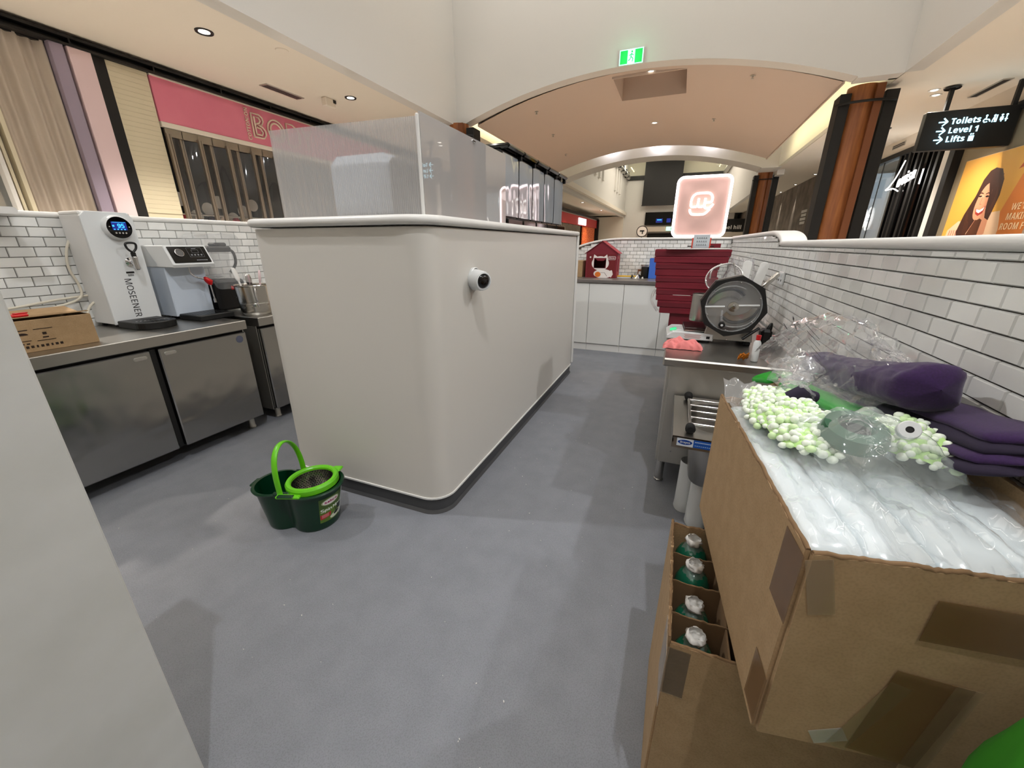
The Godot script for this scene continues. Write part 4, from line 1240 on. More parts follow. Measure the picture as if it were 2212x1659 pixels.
func build_island() -> void:
	var x0 := -2.085
	var x1 := -1.0
	var z0 := 1.5
	var z1 := 4.31
	var outline := func(d: float) -> PackedVector2Array:
		return round_poly([Vector2(x0 - d, z0 - d), Vector2(x1 + d, z0 - d), Vector2(x1 + d, z1 + d), Vector2(x0 - d, z1 + d)], [0.11 + d, 0.125 + d, 0.05 + d, 0.05 + d])
	var t := thing("island_counter", "tall white island counter with rounded corners and grey skirting", "counter", Vector3.ZERO)
	var st := stn()
	aprism(st, outline.call(0.0), 0.095, 1.47, Transform3D(PLAN, Vector3.ZERO), true)
	part("body", st, M.island_white, t)
	st = stn()
	aprism(st, outline.call(-0.006), 0.0, 0.097, Transform3D(PLAN, Vector3.ZERO), true)
	part("skirting", st, M.skirting_grey, t)
	st = stn()
	aprism(st, outline.call(0.006), 0.092, 0.102, Transform3D(PLAN, Vector3.ZERO), true)
	part("skirting_trim", st, M.cap_white, t)
	# cove weld along the floor
	st = stn()
	var lo: PackedVector2Array = outline.call(0.007)
	var hi: PackedVector2Array = outline.call(-0.004)
	st.set_smooth_group(1)
	for i in lo.size():
		var j := (i + 1) % lo.size()
		face4(st, Vector3(lo[i].x, 0.001, -lo[i].y), Vector3(lo[j].x, 0.001, -lo[j].y), Vector3(hi[j].x, 0.02, -hi[j].y), Vector3(hi[i].x, 0.02, -hi[i].y), Vector3(-1.5, 0, -2.9))
	part("skirting_cove", st, M.skirting_grey, t)
	var ring := []
	for p in outline.call(-0.035): ring.append(Vector3(p.x, 1.478, -p.y))
	var cl := ring.duplicate(); cl.append(ring[0]); cl.append(ring[1])
	coping("rim", cl, 0.125, 0.04, t, Vector3.ZERO, M.cap_white)
	bx("end_trim", Vector3(x1 + 0.006, 0.8, -z1 + 0.02), Vector3(0.03, 1.38, 0.035), M.cap_white, t, 0.012)
	bx("worktop", Vector3(-1.54, 1.485, -2.9), Vector3(0.93, 0.03, 2.6), M.steel_dull, t)
	# ribbed translucent screen at the front, hazy clear screen along the right
	var s := thing("ribbed_screen", "ribbed translucent plastic screen across the front of the island top", "screen", Vector3(-1.93, 1.50, -1.62))
	st = stn()
	var n := 84
	agrid(st, n * 4, 1, func(u: float, v: float): return Vector3(u * 0.85, lerpf(0.0, lerpf(0.42, 0.40, u), v), 0.0035 * absf(2.0 * fposmod(u * n, 1.0) - 1.0)), true)
	part("ribbed_sheet", st, M.ribbed_acrylic, s)
	bx("back_sheet", Vector3(0.425, 0.20, -0.006), Vector3(0.85, 0.40, 0.002), M.film, s)
	var h := thing("hazy_screen", "hazy clear plastic screen along the right edge of the island top", "screen", Vector3(-1.075, 1.51, -1.63))
	bx("sheet", Vector3(0, 0.207, -0.46), Vector3(0.006, 0.405, 0.92), M.hazy_acrylic, h)
	bx("corner_strip", Vector3(-0.004, 0.20, 0.008), Vector3(0.014, 0.40, 0.014), M.cap_white, h, 0.004)
	bx("clip", Vector3(0.004, 0.395, -0.49), Vector3(0.012, 0.012, 0.03), M.chrome, h, 0.003)
	# bulky machine behind the ribbed screen
	var ap := thing("ice_machine", "bluish grey boxy machine behind the ribbed screen", "appliance", Vector3(-1.52, 1.50, -1.98))
	bx("body", Vector3(-0.06, 0.165, 0), Vector3(0.40, 0.33, 0.4), M.pale_blue_plastic, ap, 0.05)
	bx("dark_side", Vector3(0.175, 0.15, 0.0), Vector3(0.08, 0.30, 0.38), M.black_plastic, ap, 0.02)
	bx("foot", Vector3(0.2, 0.03, 0.14), Vector3(0.12, 0.06, 0.08), M.black_plastic, ap, 0.01)
	# row of upright units with glossy film-covered fronts
	var un: Node3D = null
	for k in 5:
		var lab: String = ["first glossy-fronted black unit on the island, nearest the hazy screen", "second glossy-fronted black unit from the hazy screen", "third glossy-fronted black unit from the hazy screen", "fourth glossy-fronted black unit from the hazy screen", "last glossy-fronted black unit at the far end of the island"][k]
		if k == 0:
			un = thing("dispenser_unit", lab, "appliance", Vector3(-1.10, 1.50, -2.70), 0.0, "row of glossy-fronted units on the island")
			bx("case", Vector3(-0.16, 0.235, 0), Vector3(0.30, 0.46, 0.275), M.black_plastic, un, 0.012)
			bx("lid", Vector3(-0.13, 0.475, 0), Vector3(0.36, 0.03, 0.282), M.black_gloss, un, 0.012)
			bx("base", Vector3(-0.13, 0.03, 0), Vector3(0.34, 0.06, 0.27), M.black_gloss, un, 0.008)
			st = stn()
			agrid(st, 18, 8, func(u: float, v: float): return Vector3(0.004 + 0.002 * sin(u * PI) + 0.0005 * sin(u * 13.0 + v * 1.5) + 0.0004 * sin(v * 7.0 + u * 4.0), 0.075 + 0.365 * v, 0.137 - 0.274 * u), true)
			part("film_front", st, mk("film_front", Color(0.60, 0.625, 0.65), 0.05, 0.0, {"metallic_specular": 0.9}), un)
			bx("clip", Vector3(0.015, 0.445, -0.135), Vector3(0.03, 0.03, 0.02), M.black_plastic, un, 0.004)
		else:
			var c: Node3D = un.duplicate()
			c.name = numbered("dispenser_unit")
			add_child(c)
			c.position = Vector3(-1.10, 1.50, -2.70 - 0.29 * k)
			c.set_meta("label", lab)
	# turret camera on the right side of the island
	var cc := thing("security_camera", "white round security camera on the side of the island", "camera", Vector3(-0.998, 1.225, -1.925))
	var ax := Vector3(0.86, -0.06, 0.5).normalized()
	var sd := ax.cross(Vector3.UP).normalized()
	var fr := Transform3D(Basis(sd, ax, sd.cross(ax)), Vector3.ZERO)
	st = stn()
	alathe(st, [Vector2(0, 0.0), Vector2(0.058, 0.0), Vector2(0.06, 0.012), Vector2(0.055, 0.016)], 28, Transform3D(Basis(Vector3(0, -1, 0), Vector3(1, 0, 0), Vector3(0, 0, 1)), Vector3.ZERO))
	part("base_plate", st, M.white_plastic, cc)
	st = stn()
	alathe(st, [Vector2(0.052, -0.02), Vector2(0.052, 0.03), Vector2(0.050, 0.085), Vector2(0.046, 0.1), Vector2(0.039, 0.102), Vector2(0.036, 0.094)], 28, fr)
	part("housing", st, M.white_plastic, cc)
	st = stn()
	alathe(st, [Vector2(0.036, 0.094), Vector2(0.030, 0.103), Vector2(0.018, 0.109), Vector2(0.0, 0.111)], 24, fr)
	part("lens_dome", st, M.black_gloss, cc)
	st = stn()
	alathe(st, [Vector2(0.0, 0.0), Vector2(0.004, 0.0), Vector2(0.004, 0.002), Vector2(0, 0.002)], 8, Transform3D(basis_y(Vector3(0.2, 0.1, 0.97)), Vector3(0.045, 0.012, 0.062)))
	part("indicator", st, M.black_plastic, cc)
	text("letters", "Tiandy", 0.011, 0.001, Transform3D(Basis(Vector3(0, 1, 0), Vector3(-0.9, 0, 0.43).normalized(), Vector3(0.43, 0, 0.9).normalized()), Vector3(0.034, -0.005, 0.053)), M.black_plastic, cc, true)

func basis_y(y: Vector3) -> Basis:
	y = y.normalized()
	var x := y.cross(Vector3.UP)
	if x.length() < 0.1: x = y.cross(Vector3.RIGHT)
	x = x.normalized()
	return Basis(x, y, x.cross(y))

# ---------------------------------------------------------------- left bench: two counter fridges and what stands on them
const BY := 0.865

func build_left_bench() -> void:
	var f := thing("counter_fridge", "two-door stainless counter fridge under the water dispenser", "fridge", Vector3(-2.95, 0, -1.365))
	fridge(f, 1.20, false)
	f = thing("counter_fridge", "stainless counter fridge with vents beyond, partly behind the island", "fridge", Vector3(-2.95, 0, -2.68))
	fridge(f, 1.24, true)
	dispenser()
	steamer()
	blender()
	# steel measuring pot in a clear jug
	var p := thing("steel_pot", "tall shiny steel pot at the edge of the island", "pot", Vector3(-3.13, BY, -2.21))
	var st := stn()
	alathe(st, [Vector2(0, 0), Vector2(0.098, 0), Vector2(0.105, 0.01), Vector2(0.112, 0.09), Vector2(0.109, 0.095), Vector2(0.114, 0.10), Vector2(0.120, 0.22), Vector2(0.128, 0.226), Vector2(0.126, 0.232), Vector2(0.117, 0.225), Vector2(0.108, 0.02), Vector2(0, 0.014)], 36)
	part("bowl", st, M.steel_bright, p)
	st = stn()
	atube(st, smooth_path([Vector3(0.11, 0.2, 0.05), Vector3(0.155, 0.21, 0.09), Vector3(0.165, 0.13, 0.1), Vector3(0.12, 0.07, 0.06)], 5), 0.006, 8)
	part("handle", st, M.chrome, p)
	# ladles and spatulas standing in the pot
	var k := 0
	for q in [[Vector3(-3.14, BY + 0.02, -2.18), Vector3(-3.22, BY + 0.36, -2.15), "cream spatula standing in the steel pot"], [Vector3(-3.11, BY + 0.02, -2.24), Vector3(-3.09, BY + 0.34, -2.27), "pinkish spatula standing in the steel pot"], [Vector3(-3.16, BY + 0.02, -2.23), Vector3(-3.17, BY + 0.31, -2.22), "steel spoon standing in the steel pot"]]:
		var u := thing("pot_utensil", q[2], "utensil", q[0])
		var d: Vector3 = q[1] - q[0]
		st = stn(); atube(st, [Vector3.ZERO, d * 0.7], 0.007, 8)
		part("handle", st, [M.cap_white, M.blush, M.chrome][k], u)
		st = stn(); atube(st, smooth_path([d * 0.68, d * 0.78, d * 0.9, d], 4), [0.007, 0.012, 0.02, 0.024, 0.026, 0.026, 0.027, 0.027, 0.026, 0.025, 0.022, 0.018, 0.008], 10, true, 0.35)
		part("blade", st, [M.cap_white, M.blush, M.chrome][k], u)
		k += 1
	# black plug on the wall socket behind
	var pl := thing("power_plug", "black plug in a white socket above the steel pot", "plug", Vector3(KIOSK_L + 0.008, 1.16, -2.86), PI / 2)
	bx("plate", Vector3(0, 0, 0.005), Vector3(0.12, 0.08, 0.012), M.white_plastic, pl, 0.003)
	bx("plug_body", Vector3(0.02, -0.01, 0.03), Vector3(0.035, 0.04, 0.04), M.black_plastic, pl, 0.01)
	st = stn(); atube(st, smooth_path([Vector3(0.02, 0.0, 0.045), Vector3(0.025, 0.06, 0.06), Vector3(0.03, 0.13, 0.03)], 5), 0.006, 6)
	part("cord", st, M.black_plastic, pl)
	# carton with open flaps
	var c := thing("shipping_carton", "open brown carton with printed handling marks on the fridge top", "carton", Vector3(-3.07, BY, -1.0), -0.06)
	bx("front_panel", Vector3(0, 0.082, 0), Vector3(0.006, 0.164, 0.36), M.kraft, c, 0.002)
	bx("rear_panel", Vector3(-0.30, 0.082, 0), Vector3(0.006, 0.164, 0.36), M.kraft, c, 0.002)
	bx("side_panel", Vector3(-0.15, 0.082, -0.178), Vector3(0.30, 0.164, 0.006), M.kraft, c, 0.002)
	bx("side_panel", Vector3(-0.15, 0.082, 0.178), Vector3(0.30, 0.164, 0.006), M.kraft, c, 0.002)
	bx("bottom_panel", Vector3(-0.15, 0.004, 0), Vector3(0.29, 0.006, 0.35), M.kraft, c)
	for fl in [[Vector3(-0.075, 0.172, 0.0), Vector3(0.15, 0.005, 0.355), Vector3(0, 0, 0.1)], [Vector3(-0.225, 0.176, 0.0), Vector3(0.15, 0.005, 0.355), Vector3(0, 0, -0.12)]]:
		st = stn()
		abox(st, Vector3.ZERO, fl[1], 0.001, Transform3D(Basis.from_euler(fl[2]), fl[0]))
		part("flap", st, M.kraft, c)
	# printed marks: umbrella, frame, code line
	var ink := mk("carton_ink", Color(0.16, 0.10, 0.06), 0.9)
	for q in [[0.10, 0.115, 0.05, 0.004], [0.10, 0.06, 0.05, 0.003], [0.02, 0.115, 0.07, 0.003], [0.02, 0.055, 0.07, 0.003], [0.02, 0.09, 0.015, 0.012], [0.02, 0.07, 0.022, 0.006], [0.11, 0.045, 0.012, 0.006], [0.09, 0.045, 0.012, 0.006]]:
		bx("printed_mark", Vector3(0.004, q[1], q[0]), Vector3(0.001, q[3], q[2]), ink, c)
	st = stn()
	var um := PackedVector2Array([Vector2(-0.022, 0)])
	for i in 9: um.append(Vector2(-0.022 * cos(PI * i / 8.0), 0.012 * sin(PI * i / 8.0)))
	um.append(Vector2(0.022, 0))
	um.remove_at(0)
	aprism(st, um, 0, 0.001, Transform3D(Basis(Vector3(0, 0, -1), Vector3(0, 1, 0), Vector3(1, 0, 0)), Vector3(0.0035, 0.09, 0.10)))
	part("printed_umbrella", st, ink, c)
	for i in 9: bx("printed_mark", Vector3(0.004, 0.028, 0.115 - 0.018 * i), Vector3(0.001, 0.012, 0.011 if i % 3 else 0.007), ink, c)
	var rt := thing("red_clip", "small red plastic clip on the open carton", "clip", Vector3(-3.12, BY + 0.186, -0.93), 0.2)
	bx("body", Vector3.ZERO, Vector3(0.05, 0.016, 0.06), M.red_plastic, rt, 0.006)
	bx("tongue", Vector3(0, 0.011, -0.01), Vector3(0.025, 0.006, 0.05), M.red_plastic, rt, 0.002)
	# pale cables on the tiled wall
	var W := KIOSK_L + 0.03
	var cb := [
		["thin cream cable hanging in a loop behind the water dispenser", [Vector3(W, 1.46, -1.47), Vector3(W, 1.36, -1.42), Vector3(W, 1.25, -1.40), Vector3(W, 1.14, -1.42), Vector3(W + 0.01, 1.06, -1.40), Vector3(W + 0.02, 1.02, -1.28), Vector3(W + 0.02, 0.99, -1.1), Vector3(W + 0.02, 0.97, -0.95)]],
		["straight white cable running left from the water dispenser", [Vector3(W, 1.075, -1.52), Vector3(W, 1.06, -1.3), Vector3(W, 1.035, -1.1), Vector3(W, 1.02, -0.95)]],
		["thin grey hose curving down behind the open carton", [Vector3(W + 0.04, 1.04, -1.47), Vector3(W + 0.06, 1.0, -1.41), Vector3(W + 0.08, 0.94, -1.375), Vector3(W + 0.08, 0.87, -1.37)]]]
	for q in cb:
		st = stn(); atube(st, smooth_path(q[1], 6), 0.0075, 8)
		tag(part("cable", st, M.cable_cream), q[0], "cable")

func fridge(f: Node3D, L: float, vents: bool) -> void:
	bx("worktop", Vector3(-0.36, 0.832, 0), Vector3(0.76, 0.066, L), M.steel, f, 0.004)
	bx("carcass", Vector3(-0.38, 0.445, 0), Vector3(0.68, 0.70, L - 0.02), M.black_metal, f)
	for s in [-1.0, 1.0]: bx("side_panel", Vector3(-0.38, 0.445, s * (L * 0.5 - 0.006)), Vector3(0.70, 0.70, 0.006), M.steel_dull, f)
	var hw := (L - 0.07) * 0.5
	for s in [-1.0, 1.0]:
		var d: MeshInstance3D
		if vents and s < 0.0 or not vents:
			d = bx("door", Vector3(-0.012, 0.443, s * (hw * 0.5 + 0.022)), Vector3(0.045, 0.675, hw), M.steel_door, f, 0.006)
			var ov := stn()
			aprism(ov, rrect(0.07, 0.022, 0.011), 0, 0.002, Transform3D(Basis(Vector3(0, 0, -1), Vector3(0, 1, 0), Vector3(1, 0, 0)), Vector3(0.011, 0.745, s * 0.08)), false, 0.0008)
			part("badge", ov, M.steel_dull, d)
		else:
			d = bx("vent_panel", Vector3(-0.012, 0.443, s * (hw * 0.5 + 0.022)), Vector3(0.045, 0.675, hw), M.steel_door, f, 0.006)
			for c in 3:
				for k in 9: bx("vent_slot", Vector3(0.0112, 0.22 + 0.04 * k, hw * 0.5 + 0.022 - 0.06 + 0.06 * c), Vector3(0.003, 0.02, 0.02), M.black_plastic, d)
	bx("centre_stile", Vector3(-0.03, 0.443, 0), Vector3(0.03, 0.675, 0.03), M.black_metal, f)
	if not vents:
		var sk := stn()
		alathe(sk, [Vector2(0, 0), Vector2(0.026, 0), Vector2(0.026, 0.001), Vector2(0, 0.001)], 20, Transform3D(basis_y(Vector3.RIGHT), Vector3(0.0108, 0.735, -0.53)))
		part("round_sticker", sk, mk("sticker_grey", Color(0.36, 0.38, 0.46), 0.5), f)
	for sx in [-0.08, -0.66]:
		for s in [-1.0, 1.0]:
			var st := stn()
			alathe(st, [Vector2(0, 0), Vector2(0.024, 0), Vector2(0.027, 0.012), Vector2(0.022, 0.02), Vector2(0.022, 0.1)], 16, Transform3D(Basis(), Vector3(sx, 0, s * (L * 0.5 - 0.07))))
			part("leg", st, M.steel_dull, f)

func dispenser() -> void:
	var t := thing("water_dispenser", "tall white hot water dispenser showing 95 on a blue display", "dispenser", Vector3(-3.45, BY, -1.575))
	var st := stn()
	var FX := Basis(Vector3(0, 0, -1), Vector3(0, 1, 0), Vector3(1, 0, 0))   # local xy -> seen from the aisle
	var fr := PackedVector2Array([Vector2(-0.135, 0.02), Vector2(0.135, 0.02), Vector2(0.135, 0.70), Vector2(0.105, 0.73), Vector2(-0.105, 0.73), Vector2(-0.135, 0.70)])
	aprism(st, fr, -0.02, 0.0, Transform3D(FX, Vector3.ZERO), false, 0.003)
	part("front_panel", st, M.white_plastic, t)
	bx("casing", Vector3(-0.135, 0.365, 0), Vector3(0.24, 0.69, 0.262), M.gloss_white, t, 0.004)
	bx("top_lid", Vector3(-0.135, 0.718, 0), Vector3(0.24, 0.026, 0.262), M.gloss_white, t, 0.008)
	for sx in [-0.05, -0.22]:
		for s in [-1, 1]:
			st = stn(); alathe(st, [Vector2(0, 0), Vector2(0.015, 0), Vector2(0.013, 0.022), Vector2(0, 0.022)], 12, Transform3D(Basis(), Vector3(sx, 0, s * 0.1)))
			part("foot", st, M.rubber, t)
	# oval display pod
	var pod := Transform3D(basis_y(Vector3.RIGHT).scaled(Vector3(1, 1, 1)), Vector3(0, 0.635, -0.03))
	st = stn()
	alathe(st, [Vector2(0.078, 0.0), Vector2(0.074, 0.03), Vector2(0.068, 0.038), Vector2(0.066, 0.0385)], 36, pod)
	var o := part("display_pod", st, M.white_plastic, t)
	st = stn()
	alathe(st, [Vector2(0.067, 0.036), Vector2(0.066, 0.040), Vector2(0, 0.0405)], 36, pod)
	part("display_glass", st, M.black_gloss, o)
	bx("lcd", Vector3(0.0412, 0.645, -0.03), Vector3(0.002, 0.05, 0.078), M.lcd_blue, o)
	text("digits", "95", 0.026, 0.001, Transform3D(FX, Vector3(0.043, 0.645, -0.038)), M.lcd_cyan, o, true)
	for k in 4: bx("lcd_icon", Vector3(0.043, 0.624, 0.0 - 0.018 * k), Vector3(0.001, 0.006, 0.007), M.lcd_cyan, o)
	bx("lcd_icon", Vector3(0.043, 0.645, 0.002), Vector3(0.001, 0.01, 0.01), M.lcd_cyan, o)
	bx("lcd_icon", Vector3(0.043, 0.667, -0.03), Vector3(0.001, 0.002, 0.07), M.lcd_cyan, o)
	for k in 4:
		st = stn(); alathe(st, [Vector2(0, 0), Vector2(0.0055, 0), Vector2(0.005, 0.001), Vector2(0, 0.001)], 12, Transform3D(basis_y(Vector3.RIGHT), Vector3(0.041, 0.602, -0.004 - 0.0175 * k)))
		part("touch_key", st, M.steel_dull, o)
	for s in [-1, 1]: bx("touch_key", Vector3(0.0412, 0.64, -0.03 + s * 0.052), Vector3(0.001, 0.006, 0.006), M.steel_dull, o)
	# tap with loop handle
	var y := 0.42
	st = stn()
	alathe(st, [Vector2(0.026, 0.0), Vector2(0.028, 0.008), Vector2(0.013, 0.014), Vector2(0.013, 0.05), Vector2(0.018, 0.052), Vector2(0.018, 0.062), Vector2(0, 0.064)], 20, Transform3D(basis_y(Vector3.RIGHT), Vector3(0, y, -0.045)))
	var tp := part("tap", st, M.chrome, t)
	st = stn()
	alathe(st, [Vector2(0.012, -0.05), Vector2(0.016, -0.045), Vector2(0.019, 0.03), Vector2(0.015, 0.034), Vector2(0, 0.034)], 18, Transform3D(Basis(), Vector3(0.07, y, -0.045)))
	part("spout", st, M.chrome, tp)
	st = stn()
	alathe(st, [Vector2(0.014, 0.03), Vector2(0.014, 0.06), Vector2(0, 0.062)], 14, Transform3D(Basis(), Vector3(0.07, y, -0.045)))
	atube(st, smooth_path([Vector3(0.07, y + 0.06, -0.045), Vector3(0.07, y + 0.085, -0.022), Vector3(0.07, y + 0.115, -0.018), Vector3(0.07, y + 0.122, -0.045), Vector3(0.07, y + 0.115, -0.072), Vector3(0.07, y + 0.085, -0.068), Vector3(0.07, y + 0.06, -0.045)], 5), 0.007, 8)
	part("tap_handle", st, M.black_plastic, tp)
	# print
	bx("printed_label", Vector3(0.0006, 0.352, -0.03), Vector3(0.0012, 0.012, 0.045), M.black_plastic, t)
	text("letters", "DISS", 0.011, 0.0008, Transform3D(FX, Vector3(0.0008, 0.334, -0.03)), M.black_plastic, t, true)
	text("letters", "MOSEENER", 0.037, 0.001, Transform3D(Basis(Vector3(0, -1, 0), Vector3(0, 0, -1), Vector3(1, 0, 0)), Vector3(0.0008, 0.186, -0.004)), mk("dark_print", Color(0.17, 0.17, 0.18), 0.6), t)
	# drip tray
	st = stn()
	var tr := PackedVector2Array([Vector2(0.0, -0.115)])
	for k in 15: tr.append(Vector2(0.20 + 0.09 * cos(PI * (k / 14.0 - 0.5)), 0.115 * sin(PI * (k / 14.0 - 0.5))))
	tr.append(Vector2(0.0, 0.115))
	aprism(st, tr, 0.0, 0.045, Transform3D(PLAN, Vector3(0.004, 0.0, 0.01)), false, 0.004)
	var dt := part("drip_tray", st, M.black_plastic, t)
	st = stn()
	for k in 4: alathe(st, [Vector2(0.018 + 0.02 * k, 0.0), Vector2(0.024 + 0.02 * k, 0.003), Vector2(0.030 + 0.02 * k, 0.0)], 28, Transform3D(Basis(), Vector3(0.18, 0.045, 0.01)))
	part("tray_ribs", st, M.black_gloss, dt)

func steamer() -> void:
	var t := thing("steam_machine", "white steam machine with slanted black panel and red-tipped wand", "appliance", Vector3(-3.42, BY, -1.93))
	bx("body", Vector3(-0.13, 0.255, 0), Vector3(0.26, 0.47, 0.27), M.pale_blue_plastic, t, 0.006)
	# head: slanted front prism
	var st := stn()
	var SD := Basis(Vector3(1, 0, 0), Vector3(0, 1, 0), Vector3(0, 0, 1))
	aprism(st, PackedVector2Array([Vector2(-0.2, 0.375), Vector2(0.12, 0.375), Vector2(0.13, 0.395), Vector2(0.06, 0.525), Vector2(-0.2, 0.525)]), -0.14, 0.14, Transform3D(SD, Vector3(0, 0, 0)), false, 0.005)
	var hd := part("head", st, M.white_plastic, t)
	# panel on the slope
	var up := Vector3(-0.07, 0.13, 0).normalized()
	var nn := Vector3(0.13, 0.07, 0).normalized()
	var fr := Transform3D(Basis(Vector3(0, 0, -1), up, nn), Vector3(0.095, 0.46, 0) + nn * 0.0015)
	st = stn(); aprism(st, rrect(0.25, 0.125, 0.006), 0, 0.003, fr, false, 0.001)
	var pn := part("control_panel", st, M.black_gloss, hd)
	st = stn(); alathe(st, [Vector2(0.027, 0.0), Vector2(0.029, 0.006), Vector2(0.025, 0.008), Vector2(0.024, 0.005)], 28, Transform3D(Basis(fr.basis.x, fr.basis.z, -fr.basis.y), fr * Vector3(-0.065, 0.012, 0.003)))
	part("gauge_ring", st, M.chrome, pn)
	st = stn(); alathe(st, [Vector2(0.024, 0.004), Vector2(0, 0.0045)], 24, Transform3D(Basis(fr.basis.x, fr.basis.z, -fr.basis.y), fr * Vector3(-0.065, 0.012, 0.003)))
	part("gauge_face", st, mk("gauge_grey", Color(0.35, 0.34, 0.33), 0.4), pn)
	var ink := mk("panel_print", Color(0.45, 0.46, 0.48), 0.6)
	var pr := func(c: Vector2, w: float, h: float) -> void:
		var q := stn(); abox(q, Vector3.ZERO, Vector3(w, h, 0.0006), 0.0, fr * Transform3D(Basis(), Vector3(c.x, c.y, 0.0034)))
		part("panel_print", q, ink, pn)
	for q in [[0.045, 0.052, 0.10, 0.0012], [0.045, -0.02, 0.10, 0.0012], [-0.005, 0.016, 0.0012, 0.072], [0.095, 0.016, 0.0012, 0.072], [0.045, 0.035, 0.045, 0.0012], [0.045, 0.012, 0.045, 0.0012], [0.0225, 0.0235, 0.0012, 0.023], [0.0675, 0.0235, 0.0012, 0.023], [0.045, 0.046, 0.03, 0.005]]: pr.call(Vector2(q[0], q[1]), q[2], q[3])
	for k in 4: pr.call(Vector2(0.012 + 0.022 * k, -0.004), 0.011, 0.011)
	for k in 7: pr.call(Vector2(0.03 + 0.011 * k, -0.045), 0.008, 0.008)
	# dark recess on the side facing the camera
	bx("side_recess", Vector3(-0.11, 0.43, 0.1355), Vector3(0.13, 0.075, 0.004), M.black_plastic, t, 0.001)
	# wand
	var P := [Vector3(0.045, 0.375, 0.0), Vector3(0.05, 0.33, 0.0), Vector3(0.065, 0.30, -0.02), Vector3(0.07, 0.285, -0.06), Vector3(0.07, 0.27, -0.09)]
	st = stn(); atube(st, smooth_path(P, 6), 0.006, 10)
	part("wand", st, M.chrome, t)
	st = stn(); atube(st, [Vector3(0.07, 0.29, -0.075), Vector3(0.07, 0.275, -0.09), Vector3(0.072, 0.26, -0.105), Vector3(0.072, 0.235, -0.106)], [0.013, 0.02, 0.024, 0.012], 12)
	part("red_grip", st, M.red_plastic, t)
	st = stn(); atube(st, [Vector3(0.072, 0.24, -0.106), Vector3(0.072, 0.12, -0.112)], 0.005, 8)
	atube(st, [Vector3(0.072, 0.13, -0.112), Vector3(0.072, 0.10, -0.112)], 0.009, 8)
	part("nozzle", st, M.chrome, t)
	bx("drip_tray", Vector3(0.125, 0.02, 0.0), Vector3(0.25, 0.04, 0.25), M.black_plastic, t, 0.006)
	for k in 7: bx("tray_slot", Vector3(0.035 + 0.03 * k, 0.0405, 0), Vector3(0.012, 0.002, 0.2), M.black_gloss, t)
	for s in [-1, 1]: bx("foot", Vector3(-0.1, 0.01, s * 0.1), Vector3(0.03, 0.02, 0.03), M.rubber, t)

func blender() -> void:
	var t := thing("blender", "black blender under a clear sound cover beside the steam machine", "blender", Vector3(-3.5, BY, -2.215))
	bx("motor_base", Vector3(0, 0.14, 0), Vector3(0.24, 0.24, 0.25), M.black_plastic, t, 0.02)
	bx("foot", Vector3(0.09, 0.01, 0.09), Vector3(0.04, 0.02, 0.04), M.rubber, t); bx("foot", Vector3(0.09, 0.01, -0.09), Vector3(0.04, 0.02, 0.04), M.rubber, t)
	var kb := mk("key_white", Color(0.8, 0.8, 0.8), 0.5)
	for k in 5: bx("key", Vector3(0.122, 0.205 - 0.022 * k, -0.045), Vector3(0.004, 0.012, 0.05 if k > 1 else 0.022), kb, t, 0.001)
	bx("key", Vector3(0.122, 0.195, -0.005), Vector3(0.004, 0.03, 0.022), M.red_plastic, t, 0.001)
	# square jar
	var st := stn()
	alathe(st, [Vector2(0, 0.27), Vector2(0.085, 0.27), Vector2(0.105, 0.48), Vector2(0.101, 0.48), Vector2(0.081, 0.275), Vector2(0, 0.275)], 4, Transform3D(Basis(Vector3.UP, PI / 4), Vector3.ZERO), true)
	part("jar", st, M.clear_hard, t)
	st = stn(); alathe(st, [Vector2(0.02, 0.278), Vector2(0.05, 0.284), Vector2(0.02, 0.29), Vector2(0.0, 0.30)], 10)
	part("blade", st, M.chrome, t)
	bx("lid", Vector3(0, 0.495, 0), Vector3(0.17, 0.045, 0.19), M.black_plastic, t, 0.012)
	bx("lid", Vector3(0, 0.53, -0.04), Vector3(0.09, 0.03, 0.10), M.black_plastic, t, 0.01)
	st = stn(); atube(st, smooth_path([Vector3(0.04, 0.50, -0.07), Vector3(0.06, 0.47, -0.115), Vector3(0.055, 0.38, -0.12), Vector3(0.04, 0.31, -0.07)], 5), 0.011, 8)
	part("handle", st, M.black_plastic, t)
	# sound cover: clear hood with rounded top, open towards the base
	var cv := stn()
	var P := rrect(0.27, 0.42, 0.05, 5, Vector2(0, 0.4))
	aprism(cv, P, -0.002, 0.0, Transform3D(Basis(Vector3(0, 0, -1), Vector3(0, 1, 0), Vector3(1, 0, 0)), Vector3(0.135, 0, 0)))
	aprism(cv, P, -0.002, 0.0, Transform3D(Basis(Vector3(0, 0, -1), Vector3(0, 1, 0), Vector3(1, 0, 0)), Vector3(-0.135, 0, 0)))
	cv.set_smooth_group(2)
	for i in P.size():
		var a := P[i]
		var b := P[(i + 1) % P.size()]
		if a.y < 0.3 and b.y < 0.3: continue
		face4(cv, Vector3(-0.135, a.y, -a.x), Vector3(0.135, a.y, -a.x), Vector3(0.135, b.y, -b.x), Vector3(-0.135, b.y, -b.x), Vector3(0, 0.4, 0))
	part("sound_cover", cv, M.clear_plastic, t)
	bx("hinge_arm", Vector3(-0.09, 0.5, 0.13), Vector3(0.07, 0.05, 0.02), M.black_plastic, t, 0.006)
	bx("hinge_arm", Vector3(-0.11, 0.36, 0.13), Vector3(0.025, 0.26, 0.02), M.black_plastic, t, 0.006)
	st = stn()
	alathe(st, [Vector2(0, 0), Vector2(0.02, 0.0), Vector2(0.02, 0.001), Vector2(0, 0.001)], 16, Transform3D(Basis(Vector3(1, 0, 0), Vector3(0, 1, 0), Vector3(0, 0, 1)), Vector3(0.05, 0.611, -0.05)))
	part("blue_sticker", st, mk("sticker_blue", Color(0.03, 0.10, 0.42), 0.4), t)

